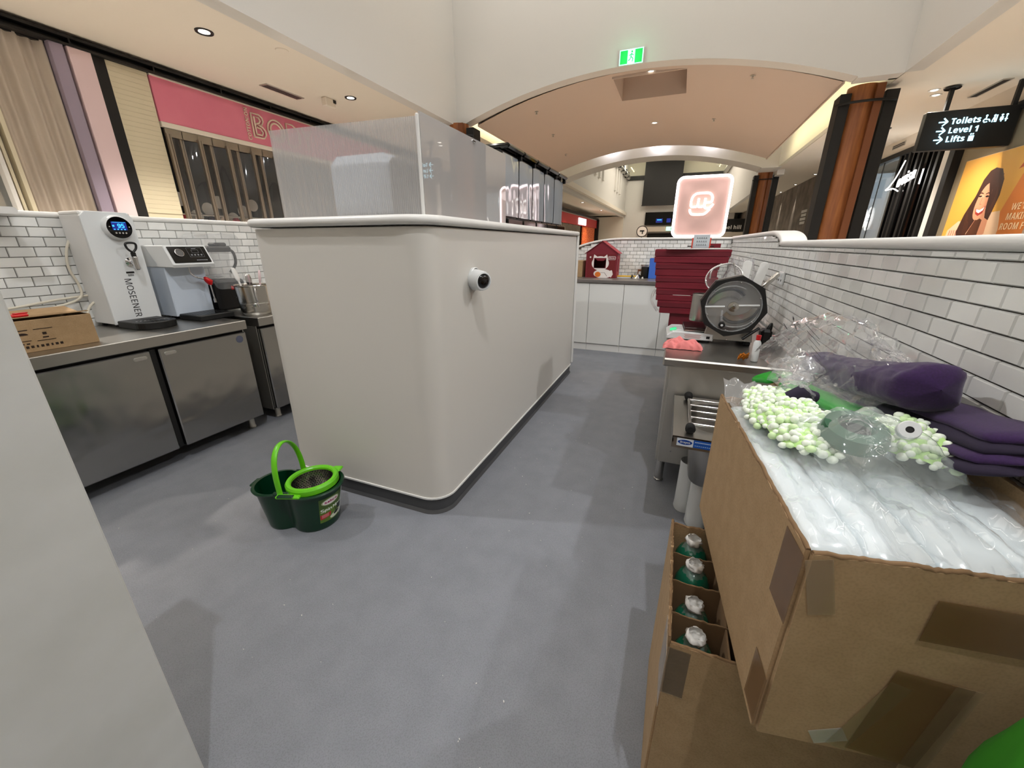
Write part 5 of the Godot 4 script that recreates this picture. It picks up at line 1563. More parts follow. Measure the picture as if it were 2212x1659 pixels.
# ---------------------------------------------------------------- back counter, cat house, lit sign
func build_back_counter() -> void:
	var zf := -5.37
	var seams := [-1.95, -1.52, -1.05, -0.60, -0.13, 0.34]
	for k in 5:
		var w: float = seams[k + 1] - seams[k]
		var c := thing("cabinet", ["leftmost white cabinet of the back counter, mostly behind the island", "white cabinet of the back counter beside the island edge", "white cabinet below the red cat house", "white cabinet in the middle of the back counter", "white cabinet right of the middle, partly behind the red box stack"][k], "cabinet", Vector3((seams[k] + seams[k + 1]) * 0.5, 0, zf), 0.0, "white cabinets of the back counter")
		bx("carcass", Vector3(0, 0.50, -0.33), Vector3(w - 0.002, 0.82, 0.62), M.cabinet_white, c)
		bx("door", Vector3(0, 0.505, 0), Vector3(w - 0.005, 0.81, 0.02), M.cabinet_white, c, 0.002)
		bx("plinth", Vector3(0, 0.046, -0.02), Vector3(w - 0.003, 0.092, 0.02), M.cap_white, c)
	var wt := thing("back_worktop", "grey stone worktop running along the back counter", "worktop", Vector3(-0.68, 0.915, zf))
	bx("slab", Vector3(0, 0.021, -0.32), Vector3(2.58, 0.042, 0.70), mk("stone_grey", Color(0.42, 0.40, 0.385), 0.3), wt, 0.004)
	var Y := 0.957
	# cat house with pitched roof
	var h := thing("cat_house_box", "red cardboard cat house with a white cat print and pitched roof", "cat house", Vector3(-0.972, Y, -5.68), 0.0)
	var W := 0.208
	var D := 0.27
	var st := stn()
	# front wall with a cat-head shaped opening: built as strips around the hole
	var outer := PackedVector2Array([Vector2(-W, 0), Vector2(W, 0), Vector2(W, 0.33), Vector2(0, 0.475), Vector2(-W, 0.33)])
	var hole := PackedVector2Array([Vector2(-0.095, 0.13), Vector2(0.05, 0.13), Vector2(0.06, 0.2), Vector2(0.062, 0.255), Vector2(0.03, 0.225), Vector2(-0.055, 0.225), Vector2(-0.09, 0.26), Vector2(-0.1, 0.2)])
	var cut := PackedVector2Array([Vector2(-W, 0), Vector2(W, 0), Vector2(W, 0.33), Vector2(0, 0.475), Vector2(-W, 0.33), Vector2(-W, 0.20)])
	var hh := hole.duplicate()
	var start := 7
	cut.append(hole[start])
	for k in range(1, 9): cut.append(hole[(start - k + 16) % 8])
	cut.append(Vector2(-W, 0.199))
	aprism(st, cut, -0.004, 0.0, Transform3D(Basis(), Vector3.ZERO))
	part("front_wall", st, M.red_card, h)
	st = stn(); aprism(st, outer, -D, -D + 0.004)
	part("rear_wall", st, M.red_card_dark, h)
	# side walls: the right one with a square window
	for s in [-1.0, 1.0]:
		st = stn()
		if s < 0.0: abox(st, Vector3(-W, 0.165, -D * 0.5), Vector3(0.005, 0.33, D))
		else:
			abox(st, Vector3(W, 0.04, -D * 0.5), Vector3(0.005, 0.08, D)); abox(st, Vector3(W, 0.29, -D * 0.5), Vector3(0.005, 0.08, D))
			abox(st, Vector3(W, 0.165, -0.045), Vector3(0.005, 0.17, 0.09)); abox(st, Vector3(W, 0.165, -D + 0.06), Vector3(0.005, 0.17, 0.12))
		part("side_wall", st, M.pink_card, h)
		st = stn()
		var nrm := Vector2(0.145, W).normalized()
		var mid := Vector2(s * W * 0.55, 0.475 - 0.145 * 0.55)
		abox(st, Vector3.ZERO, Vector3(0.29, 0.006, D + 0.03), 0.0, Transform3D(Basis(Vector3(0, 0, 1), -s * atan2(0.145, W)), Vector3(mid.x, mid.y + 0.004, -D * 0.5)))
		part("roof_panel", st, M.pink_card if s > 0 else M.red_card, h)
	bx("roof_label", Vector3(0.10, 0.425, -0.12), Vector3(0.05, 0.002, 0.03), M.white_paint, h)
	# inside is bare dark card; white cat print round the opening
	var cw := mk("cat_white", Color(0.88, 0.85, 0.83), 0.6)
	var cat := Image.create(220, 190, false, Image.FORMAT_RGBA8)
	cat.fill(Color(0.42, 0.03, 0.07, 1))
	var wc := Color(0.9, 0.87, 0.85)
	iell(cat, Vector2(102, 80), Vector2(68, 54), wc)
	ipoly(cat, PackedVector2Array([Vector2(42, 60), Vector2(50, 12), Vector2(84, 34)]), wc)
	ipoly(cat, PackedVector2Array([Vector2(124, 34), Vector2(152, 12), Vector2(164, 62)]), wc)
	iell(cat, Vector2(128, 158), Vector2(70, 36), wc)
	iell(cat, Vector2(84, 158), Vector2(30, 24), wc)
	iline(cat, [Vector2(186, 182), Vector2(198, 160), Vector2(192, 138)], 16.0, wc)
	iell(cat, Vector2(88, 164), Vector2(23, 20), Color(0.85, 0.45, 0.12))
	iline(cat, [Vector2(108, 150), Vector2(140, 150), Vector2(160, 176)], 2.5, Color(0.2, 0.12, 0.1))
	iell(cat, Vector2(22, 34), Vector2(7, 7), wc)
	var cm := picmat("cat_print", cat, 0.6)
	# the print is laid in four pieces around the opening
	var L := -0.19
	var R := 0.19
	var B := 0.0
	var T := 0.33
	var q := func(x0: float, x1: float, y0: float, y1: float) -> void:
		var s2 := stn()
		s2.set_smooth_group(-1)
		var P := [Vector3(x0, y1, 0.0012), Vector3(x1, y1, 0.0012), Vector3(x1, y0, 0.0012), Vector3(x0, y0, 0.0012)]
		for k in [0, 1, 2, 0, 2, 3]:
			s2.set_uv(Vector2((P[k].x - L) / (R - L), (T - P[k].y) / (T - B))); s2.add_vertex(P[k])
		part("cat_print", s2, cm, h)
	q.call(L, R, 0.0, 0.128); q.call(L, -0.102, 0.128, 0.262); q.call(0.064, R, 0.128, 0.262); q.call(L, R, 0.262, 0.31)
	# speech bubble
	st = stn(); aprism(st, rrect(0.098, 0.046, 0.012), 0, 0.002, Transform3D(Basis(), Vector3(0.14, 0.262, 0.002)))
	part("speech_bubble", st, cw, h)
	st = stn(); aprism(st, rrect(0.088, 0.036, 0.008), 0, 0.002, Transform3D(Basis(), Vector3(0.14, 0.262, 0.003)))
	part("speech_bubble", st, M.red_card, h)
	text("letters", "Meow", 0.018, 0.001, Transform3D(Basis(), Vector3(0.14, 0.262, 0.006)), cw, h, true)
	# goods on the counter
	var c := thing("kraft_carton", "brown carton standing beside the red cat house", "carton", Vector3(-1.40, Y, -5.82))
	bx("body", Vector3(0.02, 0.11, 0), Vector3(0.30, 0.22, 0.26), M.kraft, c, 0.003)
	bx("tape", Vector3(0.02, 0.221, 0), Vector3(0.05, 0.001, 0.26), M.tape, c); bx("tape", Vector3(0.02, 0.19, 0.131), Vector3(0.05, 0.06, 0.001), M.tape, c)
	var yl := thing("yellow_folder", "yellow folder lying on the back counter", "folder", Vector3(-0.64, Y, -5.86), 0.1)
	bx("cover", Vector3(0, 0.02, 0), Vector3(0.26, 0.006, 0.2), mk("yellow_card", Color(0.85, 0.68, 0.12), 0.6), yl, 0.002)
	bx("pages", Vector3(0, 0.008, 0), Vector3(0.25, 0.016, 0.19), M.white_paint, yl, 0.001)
	var pf := thing("foil_pack", "crumpled silver foil pack on the back counter", "packet", Vector3(-0.49, Y, -5.75), 0.4)
	st = stn()
	agrid(st, 12, 8, func(u: float, v: float): return Vector3((u - 0.5) * 0.14, 0.05 * sin(v * PI) * (0.7 + 0.5 * sin(u * 9.0 + v * 5.0)) + 0.002, (v - 0.5) * 0.10), true)
	part("foil", st, M.steel_bright, pf)
	var dc := thing("dark_tin", "dark brown tin cup beside the blue box", "cup", Vector3(-0.40, Y, -5.86))
	st = stn(); alathe(st, [Vector2(0, 0), Vector2(0.05, 0), Vector2(0.053, 0.005), Vector2(0.053, 0.145), Vector2(0.049, 0.145), Vector2(0.047, 0.01), Vector2(0, 0.008)], 24)
	part("tin", st, M.beam_brown, dc)
	var sm := thing("small_box", "small patterned brown box next to the dark tin", "box", Vector3(-0.475, Y, -5.92), 0.3)
	bx("body", Vector3(0, 0.055, 0), Vector3(0.05, 0.11, 0.05), M.timber_brown, sm, 0.002); bx("label", Vector3(0, 0.06, 0.0255), Vector3(0.04, 0.05, 0.001), M.white_paint, sm)
	var jar := thing("clear_jar", "clear jar with a grey lid behind the dark tin", "jar", Vector3(-0.42, Y, -5.985))
	st = stn(); alathe(st, [Vector2(0, 0), Vector2(0.05, 0), Vector2(0.052, 0.14), Vector2(0.05, 0.15)], 20)
	part("glass", st, M.clear_hard, jar)
	st = stn(); alathe(st, [Vector2(0.053, 0.15), Vector2(0.054, 0.17), Vector2(0, 0.172)], 20)
	part("lid", st, M.steel_dull, jar)
	var bl := thing("blue_box", "light blue box at the edge of the red box stack", "box", Vector3(-0.30, Y, -5.86))
	bx("body", Vector3(0, 0.13, 0), Vector3(0.10, 0.26, 0.12), mk("box_blue", Color(0.24, 0.42, 0.78), 0.5), bl, 0.003)
	bx("top_flap", Vector3(0, 0.262, 0), Vector3(0.098, 0.002, 0.118), mk("box_blue_dark", Color(0.18, 0.32, 0.64), 0.5), bl)

	# square lit sign standing on the back wall
	var s := thing("logo_lightbox", "square pink sign with glowing white rim and rounded logo on the back wall", "sign", Vector3(0.19, 1.478, -6.11))
	var w2 := 0.655
	var hgt := 0.745
	st = stn(); aprism(st, rrect(w2, hgt, 0.085, 8, Vector2(0, hgt * 0.5)), -0.05, 0.0, Transform3D(), false, 0.004)
	part("panel", st, mk("sign_pink", Color(0.76, 0.625, 0.585), 0.6), s)
	var P := []
	for p in rrect(w2 - 0.03, hgt - 0.03, 0.07, 8, Vector2(0, hgt * 0.5)): P.append(Vector3(p.x, p.y, 0.012))
	P.append(P[0])
	st = stn(); atube(st, P, 0.016, 8, false)
	part("rim_light", st, M.neon_pink, s)
	st = stn()
	for f in [-1.0, 1.0]: abox(st, Vector3(f * 0.2, -0.005, -0.025), Vector3(0.06, 0.012, 0.08))
	part("base_foot", st, M.white_plastic, s)
	# logo strokes, in panel coordinates
	var g := func(x: float, y: float) -> Vector3: return Vector3((x - 775.0) / 1190.0 * 0.585, hgt * 0.5 + (820.0 - y) / 1320.0 * 0.69, 0.02)
	var arcs := [
		[[520, 800], [512, 700], [535, 590], [600, 525], [690, 508], [880, 506], [960, 530], [1010, 600], [1012, 680], [985, 715], [880, 725], [850, 760], [850, 810], [885, 850], [960, 850], [1015, 810], [1050, 755]],
		[[520, 800], [560, 815], [640, 810], [680, 780], [690, 620]],
		[[680, 780], [720, 815], [800, 810], [840, 760], [850, 620]],
		[[505, 865], [520, 930], [570, 980], [640, 990], [830, 990], [900, 960], [990, 870]]]
	for a in arcs:
		var pts := []
		for p in a: pts.append(g.call(p[0], p[1]))
		st = stn(); atube(st, smooth_path(pts, 4), 0.0135, 8)
		part("logo_stroke", st, M.neon_white, s)
	for p in [Vector3(-0.2, 0.15, 0.10), Vector3(0.2, 0.15, 0.10), Vector3(-0.2, 0.6, 0.10), Vector3(0.2, 0.6, 0.10), Vector3(0, 0.4, 0.12)]:
		lamp(OmniLight3D.new(), p, 0.008, Color(1.0, 0.93, 0.93), 0.06, s)

# ---------------------------------------------------------------- right bench with slicer, stack, scale
const RY := 0.81

func ring_prism(st: SurfaceTool, outer: Array, inner: Array, z0: float, z1: float, xf: Transform3D) -> void:
	st.set_smooth_group(-1)
	var n := outer.size()
	for i in n:
		var j := (i + 1) % n
		var o0: Vector2 = outer[i]
		var o1: Vector2 = outer[j]
		var i0: Vector2 = inner[i]
		var i1: Vector2 = inner[j]
		var ref := xf * Vector3((o0.x + i0.x + o1.x + i1.x) / 4, (o0.y + i0.y + o1.y + i1.y) / 4, (z0 + z1) * 0.5)
		face4(st, xf * Vector3(o0.x, o0.y, z1), xf * Vector3(o1.x, o1.y, z1), xf * Vector3(i1.x, i1.y, z1), xf * Vector3(i0.x, i0.y, z1), ref)
		face4(st, xf * Vector3(o0.x, o0.y, z0), xf * Vector3(o1.x, o1.y, z0), xf * Vector3(i1.x, i1.y, z0), xf * Vector3(i0.x, i0.y, z0), ref)
		face4(st, xf * Vector3(o0.x, o0.y, z0), xf * Vector3(o1.x, o1.y, z0), xf * Vector3(o1.x, o1.y, z1), xf * Vector3(o0.x, o0.y, z1), ref)
		face4(st, xf * Vector3(i0.x, i0.y, z0), xf * Vector3(i1.x, i1.y, z0), xf * Vector3(i1.x, i1.y, z1), xf * Vector3(i0.x, i0.y, z1), ref)

func build_right_bench() -> void:
	var b := thing("steel_bench", "stainless steel bench along the right tiled wall", "bench", Vector3(0, 0, -2.27))
	bx("worktop", Vector3(0.296, 0.787, -1.0), Vector3(0.61, 0.046, 2.05), M.steel, b, 0.008)
	bx("upstand", Vector3(0.594, 0.838, -1.0), Vector3(0.014, 0.06, 2.05), M.steel, b, 0.003)
	bx("end_panel", Vector3(0.315, 0.46, -0.02), Vector3(0.56, 0.61, 0.02), M.steel_dull, b, 0.002)
	bx("side_panel", Vector3(0.03, 0.46, -1.0), Vector3(0.02, 0.61, 1.95), M.steel_dull, b, 0.002)
	bx("cabinet_body", Vector3(0.32, 0.47, -1.0), Vector3(0.54, 0.56, 1.9), M.steel_dull, b)
	for x in [0.055, 0.54]:
		for z in [-0.06, -1.9]:
			var st := stn()
			alathe(st, [Vector2(0, 0), Vector2(0.026, 0), Vector2(0.028, 0.012), Vector2(0.024, 0.016), Vector2(0.024, 0.16)], 18, Transform3D(Basis(), Vector3(x, 0, z)))
			part("leg", st, M.steel_bright, b)
	var rv := stn()
	alathe(rv, [Vector2(0.005, 0), Vector2(0.003, 0.003), Vector2(0, 0.0035)], 8, Transform3D(basis_y(Vector3.BACK), Vector3(0.10, 0.235, -0.01)))
	part("rivet", rv, M.chrome, b)
	mop_sink()
	slicer()
	box_stack()
	kitchen_scale()
	# pink cleaning cloth: crumpled folds
	var st := stn()
	var nz := FastNoiseLite.new(); nz.seed = 5; nz.frequency = 9.0
	agrid(st, 34, 26, func(u: float, v: float):
		var x := (u - 0.5) * 0.215
		var z := (v - 0.5) * 0.13
		var edge := minf(minf(u, 1 - u), minf(v, 1 - v))
		var y := 0.052 * pow(clampf(edge * 5.0, 0.0, 1.0), 0.6) * (0.72 + 0.5 * nz.get_noise_2d(x * 1.1, z * 1.6)) + 0.008 * sin(u * 17.0 + v * 6.0) * clampf(edge * 6.0, 0, 1)
		return Vector3(0.088 + x + 0.012 * nz.get_noise_2d(z * 3.0, 9.0), RY + 0.003 + maxf(y, 0.0), -2.535 + z + 0.015 * nz.get_noise_2d(x * 3.0, 5.0)), true)
	tag(part("cleaning_cloth", st, M.pink_cloth), "crumpled coral pink cleaning cloth on the steel bench", "cloth")
	# steel canister behind the scale
	var cn := thing("steel_canister", "steel canister between the red boxes and the slicer", "canister", Vector3(0.175, RY + 0.115, -2.86))
	st = stn(); alathe(st, [Vector2(0, 0), Vector2(0.058, 0), Vector2(0.06, 0.004), Vector2(0.06, 0.17), Vector2(0.057, 0.172), Vector2(0.055, 0.01), Vector2(0, 0.008)], 28)
	part("body", st, M.steel, cn)
	# black power adapter by the wall
	var ad := thing("power_adapter", "black adapter with cable beside the slicer at the tiled wall", "adapter", Vector3(0.555, RY, -2.80))
	bx("body", Vector3(0, 0.05, 0), Vector3(0.06, 0.10, 0.09), M.black_plastic, ad, 0.015)
	st = stn(); atube(st, smooth_path([Vector3(0, 0.09, 0.02), Vector3(0.02, 0.13, 0.0), Vector3(0.035, 0.09, -0.06), Vector3(0.03, 0.01, -0.08)], 6), 0.008, 8)
	part("cord", st, M.black_plastic, ad)
	# clear bowl with chrome wire rim behind the slicer
	var wb := thing("wire_rim_bowl", "clear bowl with a chrome wire rim behind the slicer", "bowl", Vector3(0.30, 1.16, -3.02))
	st = stn(); alathe(st, [Vector2(0, -0.1), Vector2(0.06, -0.09), Vector2(0.095, -0.03), Vector2(0.105, 0.05)], 26, Transform3D(Basis.from_euler(Vector3(0.9, 0, 0.2)), Vector3.ZERO))
	part("bowl", st, M.clear_hard, wb)
	st = stn()
	var P := []
	for k in 29: P.append(Basis.from_euler(Vector3(0.9, 0, 0.2)) * Vector3(0.107 * cos(TAU * k / 28.0), 0.05, 0.107 * sin(TAU * k / 28.0)))
	atube(st, P, 0.005, 8, false)
	part("wire_rim", st, M.chrome, wb)
	st = stn(); atube(st, smooth_path([Vector3(-0.09, 0.02, 0.02), Vector3(-0.075, 0.085, 0.0), Vector3(0.03, 0.12, -0.01), Vector3(0.06, 0.05, 0.0)], 6), 0.005, 8)
	part("wire_handle", st, M.chrome, wb)
	# white spatulas and the clear bag they stand in
	for k in 2:
		var sp := thing("white_spatula", ["left of two white spatulas standing behind the slicer", "right of two white spatulas, leaning towards the tiled wall"][k], "spatula", Vector3(0.385 + 0.045 * k, RY + 0.03, -3.02))
		var d := Vector3(0.035 + 0.05 * k, 0.43 - 0.01 * k, -0.02)
		var fr := Transform3D(Basis(Vector3(d.y, -d.x, 0).normalized(), d.normalized(), Vector3(0, 0, 1)), Vector3.ZERO)
		st = stn(); aprism(st, rrect(0.052, 0.20, 0.024, 5, Vector2(0, 0.36)), -0.003, 0.003, fr, false, 0.001)
		part("blade", st, M.cap_white, sp)
		st = stn(); aprism(st, rrect(0.022, 0.28, 0.008, 3, Vector2(0, 0.14)), -0.005, 0.005, fr, false, 0.001)
		part("handle", st, M.cap_white, sp)
	var jar := thing("utensil_jar", "clear jar holding the white spatulas behind the slicer", "jar", Vector3(0.41, RY + 0.001, -3.02))
	st = stn(); alathe(st, [Vector2(0, 0.0), Vector2(0.065, 0.0), Vector2(0.068, 0.15), Vector2(0.064, 0.15), Vector2(0.062, 0.01), Vector2(0, 0.01)], 24)
	part("wall", st, M.clear_hard, jar)
	var bg := crumple_bag("clear_bag", "loose clear plastic bag behind the white spatulas, by the tiled wall", Vector3(0.42, RY + 0.01, -3.3), 0.16, 0.48, 0.10, M.film, 3)
	bg.name = bg.name

func crumple_bag(called: String, label: String, at: Vector3, rx: float, h: float, rz: float, mat: Material, sd: int) -> Node3D:
	var t := thing(called, label, "bag", at)
	var nz := FastNoiseLite.new(); nz.seed = sd; nz.frequency = 2.2
	var st := stn()
	agrid(st, 44, 26, func(u: float, v: float):
		var a: float = u * TAU
		var k := 1.0 - 0.35 * v - 0.25 * pow(v, 4.0)
		var q := Vector3(cos(a) * 2.0, v * 3.0, sin(a) * 2.0)
		var cr := 1.0 + 0.30 * nz.get_noise_3dv(q) + 0.14 * absf(nz.get_noise_3dv(q * 3.1)) - 0.1
		return Vector3(cos(a) * rx * k * cr, h * v * (1.0 + 0.12 * nz.get_noise_3dv(q * 1.3 + Vector3(5, 5, 5))), sin(a) * rz * k * cr), true)
	part("film", st, mat, t)
	return t

func mop_sink() -> void:
	var t := thing("mop_sink", "stainless mop sink with a hinged bar grate in front of the bench", "sink", Vector3(0.33, 0, -1.99))
	var Y := 0.60
	# rim as a frame round the bowl
	var st := stn()
	var o := []
	var i := []
	for k in 32:
		var a := TAU * k / 32.0
		var e := Vector2(cos(a), sin(a))
		var m := maxf(absf(e.x), absf(e.y))
		o.append(Vector2(e.x / m * 0.255, e.y / m * 0.265))
		i.append(Vector2(signf(e.x) * pow(absf(e.x), 0.5) * 0.175, signf(e.y) * pow(absf(e.y), 0.5) * 0.185))
	ring_prism(st, o, i, Y - 0.012, Y, Transform3D(PLAN, Vector3.ZERO))
	part("rim", st, M.steel, t)
	for s in [-1.0, 1.0]:
		bx("apron", Vector3(0, Y - 0.03, s * 0.262), Vector3(0.512, 0.055, 0.006), M.steel, t)
		bx("apron", Vector3(s * 0.252, Y - 0.03, 0), Vector3(0.006, 0.055, 0.53), M.steel, t)
	st = stn()
	st.set_smooth_group(1)
	for k in 32:
		var j := (k + 1) % 32
		var A: Vector2 = i[k]
		var B: Vector2 = i[j]
		face4(st, Vector3(A.x, Y - 0.004, -A.y), Vector3(B.x, Y - 0.004, -B.y), Vector3(B.x * 0.86, 0.30, -B.y * 0.86), Vector3(A.x * 0.86, 0.30, -A.y * 0.86), Vector3(0, 0.45, 0))
		face4(st, Vector3(A.x * 0.86, 0.30, -A.y * 0.86), Vector3(B.x * 0.86, 0.30, -B.y * 0.86), Vector3(B.x * 0.3, 0.27, -B.y * 0.3), Vector3(A.x * 0.3, 0.27, -A.y * 0.3), Vector3(0, 0.45, 0))
		face3(st, Vector3(0, 0.268, 0), Vector3(B.x * 0.3, 0.27, -B.y * 0.3), Vector3(A.x * 0.3, 0.27, -A.y * 0.3), Vector3(0, 0.45, 0))
	part("bowl", st, M.steel, t)
	# grate: two side rods with rubber ends, five cross bars
	for sx in [-0.185, 0.20]:
		st = stn(); atube(st, [Vector3(sx, Y + 0.022, 0.20), Vector3(sx, Y + 0.022, -0.20)], 0.007, 10)
		part("grate_rod", st, M.chrome, t)
		for s in [-1, 1]:
			st = stn(); atube(st, [Vector3(sx, Y + 0.022, s * 0.185), Vector3(sx, Y + 0.022, s * 0.195), Vector3(sx, Y + 0.022, s * 0.225), Vector3(sx, Y + 0.022, s * 0.23)], [0.012, 0.02, 0.022, 0.012], 12)
			part("rubber_end", st, M.rubber, t)
	for k in 5:
		st = stn(); atube(st, [Vector3(-0.185, Y + 0.022, 0.16 - 0.08 * k), Vector3(0.20, Y + 0.022, 0.16 - 0.08 * k)], 0.006, 8)
		part("grate_bar", st, M.chrome, t)
	# maker's label on the front apron
	var im := Image.create(320, 44, false, Image.FORMAT_RGB8)
	im.fill(Color(0.10, 0.33, 0.68))
	ipoly(im, PackedVector2Array([Vector2(0, 0), Vector2(92, 0), Vector2(92, 44), Vector2(0, 44)]), Color(0.85, 0.88, 0.92))
	iell(im, Vector2(46, 21), Vector2(40, 14), Color(0.05, 0.25, 0.6))
	for k in 26: iline(im, [Vector2(100 + k * 8, 12), Vector2(104 + k * 8, 12)], 5.0, Color(0.8, 0.86, 0.93))
	for k in 18: iline(im, [Vector2(100 + k * 11, 32), Vector2(106 + k * 11, 32)], 4.0, Color(0.65, 0.77, 0.9))
	sheet("label", Vector3(-0.235, Y - 0.008, 0.2665), Vector3(0.0, Y - 0.008, 0.2665), Vector3(0.0, Y - 0.045, 0.2665), Vector3(-0.235, Y - 0.045, 0.2665), picmat("sink_label", im, 0.4), t)
	text("letters", "Brayco", 0.009, 0.0006, Transform3D(Basis(), Vector3(-0.201, Y - 0.0255, 0.2672)), M.white_plastic, t, true)
	for k in 3:
		var x: float = [-0.13, -0.075, 0.02][k]
		var z: float = [-0.09, 0.03, 0.10][k]
		st = stn()
		alathe(st, [Vector2(0, 0), Vector2(0.05, 0), Vector2(0.055, 0.012), Vector2(0.052, 0.05), Vector2(0.05, 0.30)], 20, Transform3D(Basis(), Vector3(x, 0, z)))
		part("pedestal_leg", st, M.white_plastic, t)

func slicer() -> void:
	var t := thing("rotary_slicer", "eight-sided slicing machine with a clear disc cover", "slicer", Vector3(0.338, RY, -2.70))
	var c := Vector2(0, 0.238)
	var F := Transform3D(Basis(), Vector3(0, 0, 0))
	var o := []
	var i := []
	for k in 48:
		var a := TAU * k / 48.0
		var s := fposmod(a + 0.12, TAU / 8.0) - TAU / 16.0
		var ro := 0.168 / cos(s)
		o.append(c + Vector2(cos(a), sin(a)) * ro)
		i.append(c + Vector2(cos(a), sin(a)) * 0.152)
	var st := stn()
	ring_prism(st, o, i, -0.05, 0.03, F)
	part("frame", st, M.black_metal, t)
	st = stn(); aprism(st, PackedVector2Array(o), -0.07, -0.05, F)
	part("back_plate", st, M.steel_dull, t)
	var disc := PackedVector2Array()
	for k in 48: disc.append(c + Vector2(cos(TAU * k / 48.0), sin(TAU * k / 48.0)) * 0.15)
	st = stn(); aprism(st, disc, 0.018, 0.022, F)
	part("disc_cover", st, M.clear_hard, t)
	st = stn(); aprism(st, disc, -0.048, -0.02, F)
	part("rotor", st, M.slicer_grey, t)
	# two curved blades making an S
	for h in 2:
		var bl := PackedVector2Array()
		var sg := 1.0 if h == 0 else -1.0
		for k in 15:
			var a := PI * 0.98 - 2.2 * k / 14.0
			bl.append(c + Vector2(cos(a) * 0.135 * (1.0 - 0.035 * k), sin(a) * 0.12 * (1.0 - 0.03 * k) + 0.0) * sg)
		for k in 15:
			var a := PI * 0.98 - 2.2 * (14 - k) / 14.0
			bl.append(c + Vector2(cos(a) * 0.105 * (1.0 - 0.045 * (14 - k)), sin(a) * 0.075 * (1.0 - 0.03 * (14 - k))) * sg)
		st = stn(); aprism(st, bl, -0.018, -0.01, F)
		part("blade", st, M.steel_bright, t)
		st = stn()
		var P := []
		for k in 15:
			var a := PI * 0.98 - 2.2 * k / 14.0
			var v := c + Vector2(cos(a) * 0.14 * (1.0 - 0.03 * k), sin(a) * 0.128 * (1.0 - 0.025 * k)) * sg
			P.append(Vector3(v.x, v.y, -0.006))
		atube(st, P, 0.007, 6)
		part("blade_channel", st, M.black_plastic, t)
		# moulded rib on the cover
		st = stn()
		P = []
		for k in 19:
			var a := PI * 0.95 - 1.9 * k / 18.0
			var v := c + (Vector2(cos(a) * 0.13, sin(a) * 0.10) * (1.0 - 0.012 * k) + Vector2(0.0, 0.035)) * sg
			if v.distance_to(c) < 0.148: P.append(Vector3(v.x, v.y, 0.024))
		atube(st, P, 0.003, 6)
		part("cover_rib", st, M.film, t)
	st = stn()
	abox(st, Vector3(-0.09, 0.232, 0.024), Vector3(0.12, 0.009, 0.008), 0.002, Transform3D(Basis(Vector3(0, 0, 1), 0.06), Vector3(0, 0.007, 0)))
	abox(st, Vector3(0.09, 0.244, 0.024), Vector3(0.12, 0.009, 0.008), 0.002, Transform3D(Basis(Vector3(0, 0, 1), 0.06), Vector3(0, 0, 0)))
	part("cross_bar", st, M.white_plastic, t)
	st = stn(); alathe(st, [Vector2(0.03, 0.0), Vector2(0.028, 0.016), Vector2(0.014, 0.018), Vector2(0.012, 0.026), Vector2(0, 0.027)], 24, Transform3D(basis_y(Vector3.BACK), Vector3(c.x, c.y, 0.02)))
	part("hub", st, M.steel_bright, t)
	st = stn()
	var R := []
	for k in 41: R.append(Vector3(c.x + 0.147 * cos(TAU * k / 40.0), c.y + 0.147 * sin(TAU * k / 40.0), 0.024))
	atube(st, R, 0.0035, 6, false)
	part("cover_edge", st, M.film, t)
	st = stn(); atube(st, [Vector3(-0.055, 0.215, 0.024), Vector3(-0.05, 0.15, 0.024)], 0.006, 8)
	part("latch_bar", st, M.film, t)
	st = stn(); alathe(st, [Vector2(0.018, 0.0), Vector2(0.019, 0.012), Vector2(0.016, 0.02), Vector2(0.008, 0.021), Vector2(0.006, 0.018), Vector2(0, 0.018)], 20, Transform3D(basis_y(Vector3.BACK), Vector3(-0.045, 0.128, 0.026)))
	part("knob", st, M.black_plastic, t)
	st = stn(); alathe(st, [Vector2(0.0075, 0.0), Vector2(0, 0.001)], 14, Transform3D(basis_y(Vector3.BACK), Vector3(-0.045, 0.128, 0.0452)))
	part("knob_cap", st, M.white_plastic, t)
	for k in 6:
		var a := TAU * k / 6.0 + 0.4
		st = stn(); alathe(st, [Vector2(0.006, 0), Vector2(0.004, 0.004), Vector2(0, 0.005)], 10, Transform3D(basis_y(Vector3.BACK), Vector3(c.x + 0.143 * cos(a), c.y + 0.143 * sin(a), 0.022)))
		part("screw", st, M.chrome, t)
	# base with feet
	st = stn()
	aprism(st, PackedVector2Array([Vector2(-0.135, 0.022), Vector2(0.14, 0.022), Vector2(0.13, 0.11), Vector2(-0.12, 0.11)]), -0.33, -0.02, F, false, 0.004)
	part("base", st, M.steel, t)
	bx("motor_housing", Vector3(0.0, 0.21, -0.19), Vector3(0.18, 0.2, 0.22), M.steel_dull, t, 0.02)
	for sx in [-0.115, 0.115]:
		for z in [-0.045, -0.30]: bx("foot", Vector3(sx, 0.011, z), Vector3(0.04, 0.022, 0.04), M.rubber, t, 0.004)
	for sx in [-0.1, 0.0, 0.1]:
		st = stn(); alathe(st, [Vector2(0.005, 0), Vector2(0.004, 0.003), Vector2(0, 0.004)], 8, Transform3D(basis_y(Vector3.BACK), Vector3(sx, 0.032, -0.0195)))
		part("screw", st, M.chrome, t)
	st = stn(); abox(st, Vector3.ZERO, Vector3(0.11, 0.012, 0.03), 0.003, Transform3D(Basis(Vector3(0, 0, 1), 0.75), Vector3(0.118, 0.085, 0.02)))
	part("edge_guard", st, M.black_plastic, t)
	# handle at the upper right
	st = stn(); atube(st, [Vector3(0.135, 0.345, -0.05), Vector3(0.15, 0.36, -0.05), Vector3(0.205, 0.425, -0.05), Vector3(0.21, 0.43, -0.05)], [0.008, 0.014, 0.014, 0.009], 14)
	part("handle", st, M.steel_bright, t)

